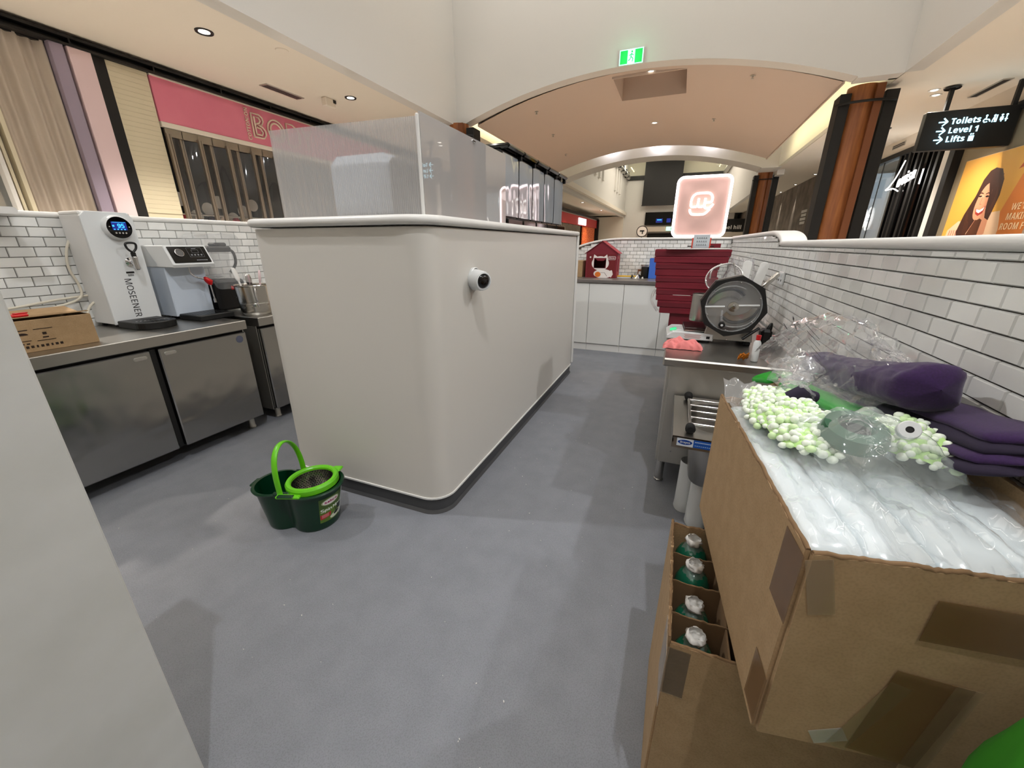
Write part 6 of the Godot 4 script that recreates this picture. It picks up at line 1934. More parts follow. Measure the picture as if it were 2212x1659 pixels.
func box_stack() -> void:
	# flat red cartons piled on a smaller one
	var layers := []
	var y := RY
	var lo := thing("red_carton", "narrow dark red carton at the bottom of the red stack", "carton", Vector3(0.14, y, -3.32))
	bx("body", Vector3(0, 0.05, 0), Vector3(0.30, 0.10, 0.26), M.red_card_dark, lo, 0.002)
	bx("flap_seam", Vector3(0, 0.1005, 0), Vector3(0.28, 0.001, 0.003), M.red_card, lo)
	y += 0.101
	var X := [-0.085, -0.105, -0.118, -0.125, -0.130, -0.138, -0.142, -0.150, -0.158, -0.163]
	var E := [0.27, 0.265, 0.27, 0.27, 0.268, 0.27, 0.268, 0.27, 0.322, 0.328]
	var lab := ["lowest flat red box of the stack, above the narrow carton", "second flat red box from the bottom of the stack", "third flat red box from the bottom of the stack", "fourth flat red box from the bottom of the stack", "fifth flat red box from the bottom of the stack", "fifth flat red box from the top of the stack", "fourth flat red box from the top of the stack", "third flat red box from the top of the stack", "second flat red box from the top of the stack", "topmost flat red box of the stack"]
	for k in 10:
		var hgt := 0.045 + 0.003 * sin(k * 2.3)
		var w: float = E[k] - X[k]
		var t := thing("flat_red_box", lab[k], "box", Vector3((E[k] + X[k]) * 0.5, y, -3.32 + 0.006 * sin(k * 1.7)), 0.02 * sin(k * 2.9), "flat red boxes of the stack")
		var tilt := 0.022 if k >= 8 else 0.0
		bx("tray", Vector3(0, hgt * 0.5, 0), Vector3(w, hgt - 0.001, 0.30), M.red_card if k % 2 == 0 else M.red_card_dark, t, 0.003)
		bx("lid_lip", Vector3(0, hgt - 0.008, 0.1505), Vector3(w + 0.003, 0.014, 0.002), M.red_card, t)
		bx("inner_edge", Vector3(-w * 0.5 - 0.001, hgt * 0.5, 0.0), Vector3(0.0015, hgt * 0.8, 0.29), M.pink_card, t)
		if k == 3: bx("white_edge", Vector3(-0.02, 0.001, 0.151), Vector3(0.12, 0.003, 0.002), M.white_paint, t)
		y += hgt
	# torn clear wrap at the lower left of the stack
	var wr := thing("stretch_wrap", "torn clear wrap hanging at the lower left of the red stack", "wrap", Vector3(-0.13, 0.92, -3.16))
	var st := stn()
	agrid(st, 6, 10, func(u: float, v: float): return Vector3(-0.035 * sin(v * PI) + 0.03 * v + 0.01 * sin(u * 5.0 + v * 3.0), 0.16 * (1.0 - v), 0.01 - 0.1 * u))
	part("film", st, M.film, wr)
	# papers and a small acrylic plate on top
	var pp := thing("paper_sheet", "white paper sheet on top of the red stack", "paper", Vector3(0.20, y + 0.001, -3.30), 0.12)
	bx("sheet", Vector3(0, 0.003, 0.05), Vector3(0.24, 0.005, 0.17), M.white_paint, pp)
	bx("sheet", Vector3(-0.2, 0.002, 0.06), Vector3(0.2, 0.003, 0.16), M.white_paint, pp)
	var ac := thing("menu_plate", "small clear plate with hand lettering between orange clips", "sign", Vector3(0.14, y, -3.36))
	bx("plate", Vector3(0, 0.05, 0), Vector3(0.11, 0.10, 0.006), M.pale_blue_plastic, ac, 0.002)
	var im := Image.create(110, 100, false, Image.FORMAT_RGB8)
	im.fill(Color(0.72, 0.75, 0.77))
	var dk := Color(0.33, 0.34, 0.36)
	for r in 3:
		for k in 5:
			var c := Vector2(26 + k * 15, 24 + r * 24)
			iline(im, [c + Vector2(-5, 5), c + Vector2(0, -7), c + Vector2(5, 4), c + Vector2(-2, 1 + r)], 2.5, dk)
	sheet("hand_lettering", Vector3(-0.053, 0.098, 0.0035), Vector3(0.053, 0.098, 0.0035), Vector3(0.053, 0.002, 0.0035), Vector3(-0.053, 0.002, 0.0035), picmat("plate_print", im, 0.4), ac)
	var og := mk("orange_clip", Color(0.80, 0.22, 0.10), 0.5)
	for s in [-1.0, 1.0]:
		bx("clip", Vector3(s * 0.06, 0.038, 0.003), Vector3(0.008, 0.08, 0.01), og, ac, 0.002)
		bx("clip_screw", Vector3(s * 0.075, 0.02, 0.005), Vector3(0.03, 0.008, 0.008), M.black_plastic, ac, 0.002)
	var rb := thing("red_strip", "thin red strip standing behind the paper on the stack", "strip", Vector3(0.245, y + 0.004, -3.45))
	bx("card", Vector3(0, 0.02, 0), Vector3(0.07, 0.03, 0.004), M.red_card, rb)

func kitchen_scale() -> void:
	var t := thing("kitchen_scale", "white electronic scale with a dark steel platter", "scale", Vector3(0.13, RY, -2.80), 0.05)
	var st := stn()
	aprism(st, PackedVector2Array([Vector2(-0.145, 0.012), Vector2(0.13, 0.012), Vector2(0.13, 0.055), Vector2(-0.06, 0.062), Vector2(-0.11, 0.06), Vector2(-0.142, 0.035)]), -0.17, 0.09, Transform3D(), false, 0.006)
	part("body", st, M.white_plastic, t)
	bx("platter", Vector3(0.055, 0.078, -0.04), Vector3(0.19, 0.018, 0.22), mk("dark_steel", Color(0.33, 0.29, 0.29), 0.3, 0.9), t, 0.004)
	bx("platter_edge", Vector3(0.055, 0.068, -0.04), Vector3(0.195, 0.006, 0.225), M.steel_bright, t, 0.002)
	st = stn(); abox(st, Vector3.ZERO, Vector3(0.04, 0.003, 0.07), 0.001, Transform3D(Basis(Vector3(0, 0, 1), 0.3), Vector3(-0.105, 0.0625, 0.01)))
	part("display", st, M.lcd_green, t)
	bx("socket", Vector3(0.10, 0.033, 0.0905), Vector3(0.02, 0.016, 0.002), M.black_plastic, t)
	var ink := mk("red_print", Color(0.72, 0.52, 0.5), 0.6)
	for r in 4: bx("printed_line", Vector3(0.01, 0.046 - 0.007 * r, 0.0905), Vector3(0.10 - 0.012 * (r % 2), 0.0025, 0.0008), ink, t)
	for sx in [-0.11, 0.1]:
		for z in [-0.13, 0.06]:
			st = stn(); alathe(st, [Vector2(0, 0), Vector2(0.012, 0), Vector2(0.012, 0.014), Vector2(0, 0.014)], 12, Transform3D(Basis(), Vector3(sx, 0, z)))
			part("foot", st, M.rubber, t)

# ---------------------------------------------------------------- cartons and what lies on them
func panel(called: String, a: Vector3, b: Vector3, h: float, th: float, parent: Node, mat: Material, ragged := 0.0, sd := 1) -> void:
	# upright board from a to b with a slightly ragged top edge
	var nz := FastNoiseLite.new(); nz.seed = sd; nz.frequency = 6.0
	var n := 28
	var L := Vector2(b.x - a.x, b.z - a.z).length()
	var p := PackedVector2Array([Vector2(0, 0), Vector2(L, 0)])
	for k in n + 1: p.append(Vector2(L * (1.0 - float(k) / n), h + ragged * (nz.get_noise_1d(L * k / n * 4.0) + 0.5 * nz.get_noise_1d(L * k / n * 17.0))))
	var d := (b - a).normalized()
	var st := stn()
	aprism(st, p, -th * 0.5, th * 0.5, Transform3D(Basis(d, Vector3.UP, d.cross(Vector3.UP)), a))
	part(called, st, mat, parent)
	if ragged > 0.0:
		st = stn()
		var P := []
		for k in 61:
			var f := k / 60.0
			P.append(a.lerp(b, f) + Vector3(0.002 * nz.get_noise_1d(f * 90.0 + 5.0), h + ragged * (nz.get_noise_1d(L * (1.0 - f) * 4.0) + 0.5 * nz.get_noise_1d(L * (1.0 - f) * 17.0)) + 0.0015 * nz.get_noise_1d(f * 70.0), 0.002 * nz.get_noise_1d(f * 80.0)))
		atube(st, P, th * 0.5, 6)
		part("torn_edge", st, M.kraft_edge, parent)

func pillow(st: SurfaceTool, spine: Array, wid: Array, hgt: Array, side: Vector3, sd: int, crease := 0.12, n := 22, freq := 7.0, under := 0.35) -> void:
	var nz := FastNoiseLite.new(); nz.seed = sd; nz.frequency = freq
	agrid(st, spine.size() - 1 + 0, n, func(u: float, v: float):
		var k := u * (spine.size() - 1)
		var i := mini(int(k), spine.size() - 2)
		var t := k - i
		var c: Vector3 = spine[i].lerp(spine[i + 1], t)
		var w: float = lerpf(wid[i], wid[i + 1], t)
		var h: float = lerpf(hgt[i], hgt[i + 1], t)
		var a: float = v * TAU
		var e := Vector2(signf(cos(a)) * pow(absf(cos(a)), 0.7), signf(sin(a)) * pow(absf(sin(a)), 0.7))
		var q := c + side * e.x * w + Vector3.UP * e.y * h * (1.0 if e.y > 0 else under)
		var r := 1.0 + crease * nz.get_noise_3dv(q * Vector3(1, 1, 1))
		return c + side * e.x * w * r + Vector3.UP * e.y * h * r * (1.0 if e.y > 0 else under), true)

func line_pts(a: Vector3, b: Vector3, n: int, sag := 0.0) -> Array:
	var out := []
	for k in n + 1: out.append(a.lerp(b, float(k) / n) - Vector3.UP * sag * sin(PI * k / n))
	return out

func profile_ends(n: int, full: float, ends := 0.25) -> Array:
	var out := []
	for k in n + 1:
		var t := float(k) / n
		out.append(full * pow(clampf(minf(t, 1.0 - t) / ends, 0.0, 1.0), 0.5) + 0.0005)
	return out

func build_cartons() -> void:
	# lower carton, open, with dividers
	var c := thing("lower_carton", "open brown carton on the floor holding wrapped green bottles", "carton", Vector3(0.085, 0, -0.70))
	var W := 0.49
	var D := 0.41
	var H := 0.60
	panel("left_panel", Vector3(0, 0.002, 0), Vector3(0, 0.002, -D), H, 0.007, c, M.kraft, 0.012, 3)
	panel("right_panel", Vector3(W, 0.002, 0), Vector3(W, 0.002, -D), H - 0.012, 0.007, c, M.kraft, 0.0, 4)
	panel("front_panel", Vector3(0.003, 0.002, 0.003), Vector3(W, 0.002, 0.003), H - 0.012, 0.007, c, M.kraft, 0.004, 5)
	panel("rear_panel", Vector3(0.003, 0.002, -D), Vector3(W, 0.002, -D), H - 0.012, 0.007, c, M.kraft, 0.004, 6)
	bx("bottom_panel", Vector3(W * 0.5, 0.006, -D * 0.5), Vector3(W - 0.01, 0.006, D - 0.01), M.kraft, c)
	for z in [-0.105, -0.21, -0.315]: panel("divider", Vector3(0.006, 0.01, z), Vector3(W - 0.006, 0.01, z), H - 0.05, 0.004, c, M.kraft_edge, 0.006, 8)
	panel("divider", Vector3(0.125, 0.01, -0.006), Vector3(0.125, 0.01, -D + 0.006), H - 0.05, 0.004, c, M.kraft_edge, 0.0, 9)
	var tp := stn()
	abox(tp, Vector3(-0.005, H - 0.08, -0.006), Vector3(0.002, 0.16, 0.10)); abox(tp, Vector3(0.02, H - 0.09, 0.0075), Vector3(0.05, 0.14, 0.002))
	part("tape", tp, M.tape_clear, c)
	for k in 4:
		var z: float = [-1.06, -0.96, -0.855, -0.755][k]
		var y: float = [0.0, 0.0, -0.03, -0.02][k]
		var b := thing("wrapped_bottle", ["plastic-wrapped green bottle in the farthest carton cell", "green bottle with white tissue neck in the second carton cell", "green bottle sunk in the middle carton cell", "green bottle in the carton cell nearest the camera"][k], "bottle", Vector3(0.145, 0.016, z), 0.0, "wrapped bottles in the lower carton")
		var st := stn()
		alathe(st, [Vector2(0, 0), Vector2(0.042, 0), Vector2(0.046, 0.01), Vector2(0.046, 0.49 + y), Vector2(0.043, 0.515 + y), Vector2(0.034, 0.536 + y), Vector2(0.02, 0.548 + y), Vector2(0.012, 0.552 + y)], 24)
		part("glass_body", st, mk("bottle_green", Color(0.08, 0.36, 0.27), 0.15), b)
		st = stn()
		var nz := FastNoiseLite.new(); nz.seed = 60 + k; nz.frequency = 1.5
		agrid(st, 30, 10, func(u: float, v: float):
			var a: float = u * TAU
			var r := lerpf(0.049, 0.014, pow(v, 2.6)) * (1.0 + 0.25 * nz.get_noise_3d(cos(a) * 3.0, v * 2.0, sin(a) * 3.0))
			return Vector3(cos(a) * r, 0.42 + y + 0.145 * v, sin(a) * r), true)
		part("film_wrap", st, M.film, b)
		st = stn()
		agrid(st, 20, 6, func(u: float, v: float):
			var a: float = u * TAU
			var r := (0.010 + 0.012 * sin(v * PI * 0.8)) * (1.0 + 0.5 * nz.get_noise_3d(cos(a) * 4.0, v * 3.0, sin(a) * 4.0))
			return Vector3(cos(a) * r, 0.55 + y + 0.028 * v, sin(a) * r), true)
		part("tissue_neck", st, M.white_paint, b)
	# big carton on top
	var A := Vector3(0.225, 0.602, -0.577)
	var B := Vector3(0.167, 0.602, -1.215)
	var C := Vector3(0.602, 0.602, -0.640)
	var E := Vector3(0.546, 0.602, -1.275)
	var g := thing("big_carton", "large brown carton full of white plastic sleeves", "carton", Vector3.ZERO)
	panel("left_panel", A, B, 0.385, 0.008, g, M.kraft, 0.004, 11)
	panel("front_panel", A + Vector3(0.004, 0, 0.004), C, 0.385, 0.008, g, M.kraft, 0.003, 12)
	panel("right_panel", C, E, 0.41, 0.008, g, M.kraft, 0.006, 13)
	panel("rear_panel", B, E, 0.375, 0.008, g, M.kraft, 0.006, 14)
	var st := stn()
	aprism(st, PackedVector2Array([Vector2(A.x, -A.z), Vector2(C.x, -C.z), Vector2(E.x, -E.z), Vector2(B.x, -B.z)]), 0.0, 0.006, Transform3D(PLAN, Vector3(0, 0.602, 0)))
	part("bottom_panel", st, M.kraft, g)
	# rough corrugated edges and tape patches
	var fx := (C - A).normalized()
	var fn := Vector3(-fx.z, 0, fx.x)
	if fn.z < 0: fn = -fn
	var tape := func(at: float, y: float, w: float, h: float, rot: float, mat: Material) -> void:
		var q := stn()
		abox(q, Vector3.ZERO, Vector3(w, h, 0.001), 0.0, Transform3D(Basis(fx, Vector3.UP, fn) * Basis(Vector3(0, 0, 1), rot), A + Vector3(0.004, 0, 0.004) + fx * at + Vector3.UP * y + fn * 0.0052))
		part("tape", q, mat, g)
	tape.call(0.19, 0.10, 0.10, 0.19, -0.12, M.tape)
	tape.call(0.14, 0.09, 0.03, 0.17, -0.30, M.tape_clear)
	tape.call(0.235, 0.09, 0.035, 0.2, -0.1, M.tape_clear)
	tape.call(0.27, 0.30, 0.22, 0.075, -0.02, M.tape)
	tape.call(0.02, 0.33, 0.035, 0.10, 0.25, M.tape_clear)
	tape.call(0.10, 0.03, 0.05, 0.03, 0.5, M.film)
	st = stn()
	abox(st, Vector3.ZERO, Vector3(0.001, 0.11, 0.06), 0.0, Transform3D(Basis(Vector3.UP, 0.09), A + Vector3(-0.0075, 0.07, -0.02)))
	part("tape", st, M.tape, g)
	st = stn()
	abox(st, Vector3.ZERO, Vector3(0.001, 0.13, 0.07), 0.0, Transform3D(Basis(Vector3.UP, 0.09), A + Vector3(-0.0075, 0.31, -0.03)))
	part("tape", st, M.tape, g)
	# plastic sleeves filling the carton
	var lab := ["leftmost milky plastic sleeve in the big carton", "second milky plastic sleeve from the left in the big carton", "third milky plastic sleeve from the left in the big carton", "rightmost milky plastic sleeve in the big carton"]
	for k in 4:
		var f0 := 0.13 + 0.245 * k
		var a := A.lerp(C, f0) + Vector3(0, 0.335, -0.012)
		var b := B.lerp(E, f0) + Vector3(0, 0.335, 0.012)
		st = stn()
		pillow(st, line_pts(a, b, 40), profile_ends(40, 0.049, 0.05), profile_ends(40, 0.042 - 0.004 * (k % 2), 0.08), fx, 20 + k, 0.14, 24, 9.0, 1.2)
		tag(part("plastic_sleeve", st, mk("sleeve_white", Color(0.84, 0.88, 0.895), 0.2, 0.0, {"clearcoat_enabled": true, "clearcoat": 0.6, "clearcoat_roughness": 0.12})), lab[k], "sleeve", "plastic sleeves in the big carton")
	# loose film lying over the sleeves, spilling at the far left
	var nz2 := FastNoiseLite.new(); nz2.seed = 90; nz2.frequency = 5.0
	st = stn()
	agrid(st, 46, 46, func(u: float, v: float):
		var p := A.lerp(C, u * 1.0 + 0.0).lerp(B.lerp(E, u), v * 1.04 - 0.0)
		var y := 0.390 + 0.016 * nz2.get_noise_2d(u * 1.6, v * 1.1) + 0.012 * absf(nz2.get_noise_2d(u * 5.0 + v * 2.0, v * 2.0)) + 0.006 * sin(u * 30.0 + v * 4.0) * (1.0 - v)
		if v > 0.9: y += (v - 0.9) * 0.35 * (1.0 - u)
		return p + Vector3(0, y, 0), true)
	tag(part("loose_film", st, M.film), "loose clear film spread over the sleeves in the big carton", "film")
	# mop heads
	mop_head(Vector3(0.29, 0.995, -1.04), Vector3(0.088, 0.055, 0.19), 360, "larger white and lime chenille mop head at the carton edge", 3, 0.12)
	mop_head(Vector3(0.475, 1.01, -0.945), Vector3(0.07, 0.055, 0.09), 170, "smaller white and lime chenille mop head near the dark cloth", 4)
	var nk := thing("gathered_wrap", "gathered clear wrap with a dark knot on the larger mop head", "wrap", Vector3(0.33, 1.02, -1.16))
	st = stn()
	var nz := FastNoiseLite.new(); nz.seed = 31; nz.frequency = 2.0
	agrid(st, 36, 14, func(u: float, v: float):
		var a: float = u * TAU
		var r := 0.065 * (0.25 + 0.9 * pow(absf(v - 0.35), 0.7)) * (1.0 + 0.45 * nz.get_noise_3d(cos(a) * 3.0, v * 3.0, sin(a) * 3.0))
		return Vector3(cos(a) * r + 0.05 * v - 0.03, 0.03 + sin(a) * r * 0.6 + 0.02 * v, 0.07 - 0.19 * v), true)
	part("film", st, M.film, nk)
	st = stn(); atube(st, [Vector3(-0.045, 0.012, 0.055), Vector3(-0.01, 0.028, 0.045), Vector3(0.03, 0.02, 0.03)], [0.012, 0.02, 0.014], 10)
	part("dark_knot", st, M.navy_cloth, nk)
	# milky bag with the green mop disc and a white roll
	var mb := thing("milky_bag", "milky plastic bag with a green mop disc inside, on the sleeves", "bag", Vector3(0.385, 0.995, -0.90), 0.4)
	st = stn()
	var nb := FastNoiseLite.new(); nb.seed = 44; nb.frequency = 9.0
	agrid(st, 30, 30, func(u: float, v: float):
		var e := minf(minf(u, 1 - u), minf(v, 1 - v))
		var x := (u - 0.5) * 0.19
		var z := (v - 0.5) * 0.22
		return Vector3(x + 0.01 * nb.get_noise_2d(x, z), 0.004 + 0.084 * pow(clampf(e * 3.2, 0, 1), 0.55) + 0.02 * nb.get_noise_2d(x * 1.5 + 3.0, z * 1.5) + 0.006 * absf(nb.get_noise_2d(x * 5.0, z * 5.0)), z), true)
	part("film", st, M.milky_film, mb)
	st = stn(); alathe(st, [Vector2(0.028, 0.0), Vector2(0.055, 0.0), Vector2(0.058, 0.008), Vector2(0.052, 0.03), Vector2(0.032, 0.036), Vector2(0.026, 0.02)], 28, Transform3D(Basis.from_euler(Vector3(0.25, 0, 0.1)), Vector3(-0.01, 0.036, -0.02)))
	part("mop_disc", st, mk("disc_green", Color(0.03, 0.30, 0.18), 0.4), mb)
	st = stn(); alathe(st, [Vector2(0.0, 0.006), Vector2(0.03, 0.006), Vector2(0.03, 0.02)], 24, Transform3D(Basis.from_euler(Vector3(0.25, 0, 0.1)), Vector3(-0.01, 0.036, -0.02)))
	part("disc_socket", st, M.black_plastic, mb)
	var ro := thing("white_roll", "small white roll with a dark core beside the milky bag", "roll", Vector3(0.425, 1.082, -0.865))
	var rb := basis_y(Vector3(-0.25, 0.45, 0.86))
	st = stn(); alathe(st, [Vector2(0.006, -0.012), Vector2(0.015, -0.012), Vector2(0.0165, -0.01), Vector2(0.0165, 0.01), Vector2(0.015, 0.012), Vector2(0.006, 0.012)], 24, Transform3D(rb, Vector3.ZERO))
	part("roll", st, M.white_plastic, ro)
	st = stn(); alathe(st, [Vector2(0, 0.010), Vector2(0.006, 0.010), Vector2(0.006, 0.012)], 16, Transform3D(rb, Vector3.ZERO))
	part("core", st, M.black_plastic, ro)
	# hidden carton that carries the cloth bundle between the big carton and the sink
	var hc := thing("support_carton", "plain brown carton behind the big carton, below the cloth bundle", "carton", Vector3(0.49, 0, -1.49))
	bx("body", Vector3(0, 0.465, 0), Vector3(0.22, 0.93, 0.34), M.kraft, hc, 0.004)
	bx("tape", Vector3(0, 0.931, 0), Vector3(0.05, 0.001, 0.34), M.tape, hc)
	# green flat packet
	var gp := thing("green_packet", "flat bright green packet in clear plastic under the dark cloth", "packet", Vector3(0, 0, 0))
	st = stn()
	pillow(st, line_pts(Vector3(0.365, 0.985, -1.42), Vector3(0.465, 1.02, -1.03), 24), profile_ends(24, 0.035, 0.08), profile_ends(24, 0.012, 0.08), Vector3(0.9, 0.25, 0.2).normalized(), 51, 0.2, 14, 12.0, 0.8)
	part("green_card", st, M.bright_green, gp)
	st = stn()
	pillow(st, line_pts(Vector3(0.36, 1.0, -1.47), Vector3(0.48, 1.03, -1.0), 24), profile_ends(24, 0.055, 0.06), profile_ends(24, 0.022, 0.06), Vector3(0.9, 0.25, 0.2).normalized(), 52, 0.3, 16, 12.0, 0.6)
	part("film", st, M.clear_plastic, gp)
	var gq := thing("green_packet", "upright bright green packet end beside the steel bench corner", "packet", Vector3.ZERO)
	st = stn()
	pillow(st, line_pts(Vector3(0.335, 0.94, -1.62), Vector3(0.365, 0.985, -1.46), 10), profile_ends(10, 0.04, 0.12), profile_ends(10, 0.014, 0.12), Vector3(0.8, 0.5, 0.2).normalized(), 53, 0.2, 12, 12.0, 0.9)
	part("green_card", st, M.bright_green, gq)
	# dark folded cloth in clear plastic, sloping up towards the camera along the wall
	var nv := thing("dark_cloth_pack", "dark folded cloth pack under the purple cloth", "cloth", Vector3.ZERO)
	var a0 := Vector3(0.49, 0.962, -1.60)
	var a1 := Vector3(0.555, 1.075, -0.80)
	for k in 4:
		var off := Vector3(-0.010 + 0.008 * k, -0.022 + 0.017 * k, -0.02 * k)
		st = stn()
		pillow(st, line_pts(a0 + off, a1 + off + Vector3(0, 0, 0.012 * k), 40, 0.004), profile_ends(40, 0.060 - 0.005 * k, 0.03), profile_ends(40, 0.011, 0.03), Vector3(0.97, 0.22, 0).normalized(), 61 + k, 0.22, 24, 8.0, 0.9)
		part("fold", st, M.navy_cloth if k % 2 == 0 else M.purple_cloth, nv)
	# purple cloth roll
	st = stn()
	var pn := FastNoiseLite.new(); pn.seed = 71; pn.frequency = 3.5
	var p0 := Vector3(0.475, 1.025, -1.60)
	var p1 := Vector3(0.50, 1.135, -0.965)
	agrid(st, 70, 36, func(u: float, v: float):
		var cc := p0.lerp(p1, u) + Vector3(0, -0.012 * sin(u * PI), 0)
		var endf := pow(clampf(minf((u) / 0.04, (1.0 - u) / 0.05), 0.0, 1.0), 0.5)
		var h := lerpf(0.030, 0.050, u) * endf + 0.0008
		var w := lerpf(0.045, 0.055, u) * endf + 0.0008
		var an: float = v * TAU
		var fold := 1.0 + 0.10 * sin(an * 3.0 + u * 5.0) * 0.6 + 0.16 * pn.get_noise_3d(cos(an) * 0.35, u * 2.2, sin(an) * 0.35) - 0.22 * exp(-pow((u - 0.36 - 0.08 * sin(an)) / 0.03, 2.0)) * maxf(0.0, sin(an + 2.4))
		var e := Vector2(signf(cos(an)) * pow(absf(cos(an)), 0.75), signf(sin(an)) * pow(absf(sin(an)), 0.75))
		return cc + Vector3(0.98, 0.16, 0).normalized() * e.x * w * fold + Vector3(-0.16, 0.98, 0).normalized() * e.y * h * fold, true)
	tag(part("purple_cloth", st, M.purple_cloth), "rolled purple felt cloth lying along the right tiled wall", "cloth")
	# big clear bag behind the purple cloth with printed marks
	var bag := thing("clear_bag", "large crumpled clear plastic bag standing behind the purple cloth", "bag", Vector3.ZERO)
	st = stn()
	var bn := FastNoiseLite.new(); bn.seed = 81; bn.frequency = 2.4
	var crest := [Vector3(0.44, 0.985, -1.98), Vector3(0.44, 1.085, -1.86), Vector3(0.45, 1.16, -1.66), Vector3(0.46, 1.205, -1.46), Vector3(0.47, 1.215, -1.30), Vector3(0.48, 1.185, -1.17), Vector3(0.50, 1.16, -1.04)]
	var cp := smooth_path(crest, 8)
	agrid(st, cp.size() - 1, 30, func(u: float, v: float):
		var q: Vector3 = cp[int(round(u * (cp.size() - 1)))]
		var s: float = v * 2.0 - 1.0
		var base := 0.955 + 0.10 * u
		var x := q.x + 0.105 * signf(s) * pow(absf(s), 0.8) * (0.55 + 0.45 * sin(PI * clampf(u * 1.1 + 0.05, 0, 1)))
		var y := lerpf(q.y, base, pow(absf(s), 1.4))
		var k := bn.get_noise_3d(u * 4.0, v * 2.5, 3.0)
		var k2 := absf(bn.get_noise_3d(u * 9.0 + v * 3.0, v * 5.0, 9.0))
		return Vector3(minf(x + 0.03 * k + 0.02 * k2, 0.605), y + 0.022 * k - 0.03 * k2 * (1.0 - absf(s)), q.z + 0.03 * bn.get_noise_3d(v * 5.0, u * 3.0, 1.0)), true)
	part("film", st, M.clear_plastic, bag)
	var ink: Material = M.black_plastic
	for q in [[Vector3(0.395, 1.115, -1.70), 0.5, 0.03], [Vector3(0.405, 1.15, -1.665), -0.6, 0.028], [Vector3(0.41, 1.125, -1.635), 1.4, 0.026]]:
		st = stn(); abox(st, Vector3.ZERO, Vector3(0.001, 0.008, q[2]), 0.0, Transform3D(Basis(Vector3(0, 0, 1), 0.5) * Basis(Vector3(1, 0, 0), q[1]), q[0]))
		part("printed_arrow", st, ink, bag)
	for k in 5:
		st = stn(); abox(st, Vector3.ZERO, Vector3(0.001, 0.003, 0.10 - 0.012 * k), 0.0, Transform3D(Basis(Vector3(0, 0, 1), 0.6) * Basis(Vector3(1, 0, 0), 0.35), Vector3(0.405 + 0.004 * k, 1.15 - 0.018 * k, -1.44 + 0.012 * k)))
		part("printed_line", st, mk("faint_ink", Color(0.25, 0.25, 0.26, 0.6), 0.5), bag)
	# clear sleeve in front of the purple cloth
	st = stn()
	agrid(st, 40, 10, func(u: float, v: float):
		var q := Vector3(0.36, 1.035, -1.62).lerp(Vector3(0.44, 1.045, -1.16), u)
		return q + Vector3(0.11 * v + 0.012 * bn.get_noise_2d(u * 8.0, v * 3.0), 0.028 * sin(v * PI) + 0.028 * bn.get_noise_2d(u * 9.0 + 4.0, v * 4.0) - 0.03 * (1.0 - v), 0.0), true)
	tag(part("clear_sleeve", st, M.clear_plastic), "crinkled clear sleeve in front of the purple cloth", "film")
	# small things at the bench corner
	var rc := thing("red_cap_bottle", "tiny bottle with a red cap at the bench corner", "bottle", Vector3(0.44, 0.812, -2.35))
	st = stn(); alathe(st, [Vector2(0, 0), Vector2(0.016, 0), Vector2(0.018, 0.005), Vector2(0.018, 0.10), Vector2(0.008, 0.118), Vector2(0, 0.118)], 16)
	part("body", st, M.white_plastic, rc)
	st = stn(); alathe(st, [Vector2(0.011, 0.115), Vector2(0.012, 0.14), Vector2(0, 0.142)], 16)
	part("cap", st, M.red_plastic, rc)
	var gw := thing("gold_scourer", "small golden scourer beside the red-capped bottle", "scourer", Vector3(0.385, 0.838, -2.33))
	st = stn()
	var P := []
	for k in 120:
		var a := k * 0.83
		P.append(Vector3(cos(a) * 0.024, 0.02 * sin(k * 2.13), sin(a) * 0.024) * (0.8 + 0.3 * sin(k * 1.31)))
	atube(st, P, 0.0018, 4, false)
	part("coil", st, mk("gold_wire", Color(0.72, 0.44, 0.14), 0.3, 0.9), gw)
	# green bag in the near right corner
	var gb := thing("green_bag", "bright green cloth bag in the near right corner", "bag", Vector3(0.497, 0.0, -0.46))
	st = stn()
	var gn := FastNoiseLite.new(); gn.seed = 99; gn.frequency = 2.0
	agrid(st, 36, 24, func(u: float, v: float):
		var a: float = u * TAU
		var r := 0.15 * (1.0 - 0.25 * v * v) * pow(1.0 - pow(v, 8.0), 0.5) * (1.0 + 0.12 * gn.get_noise_3d(cos(a), v * 3.0, sin(a)))
		return Vector3(cos(a) * r * 0.62, 0.98 * v, sin(a) * r * 0.8), true)
	part("cloth", st, mk("green_cloth", Color(0.18, 0.52, 0.04), 0.9), gb)
	st = stn(); atube(st, smooth_path([Vector3(-0.04, 0.94, 0), Vector3(-0.03, 1.0, 0.0), Vector3(0.03, 1.0, 0), Vector3(0.04, 0.94, 0)], 5), 0.008, 8)
	part("strap", st, M.green_cloth, gb)

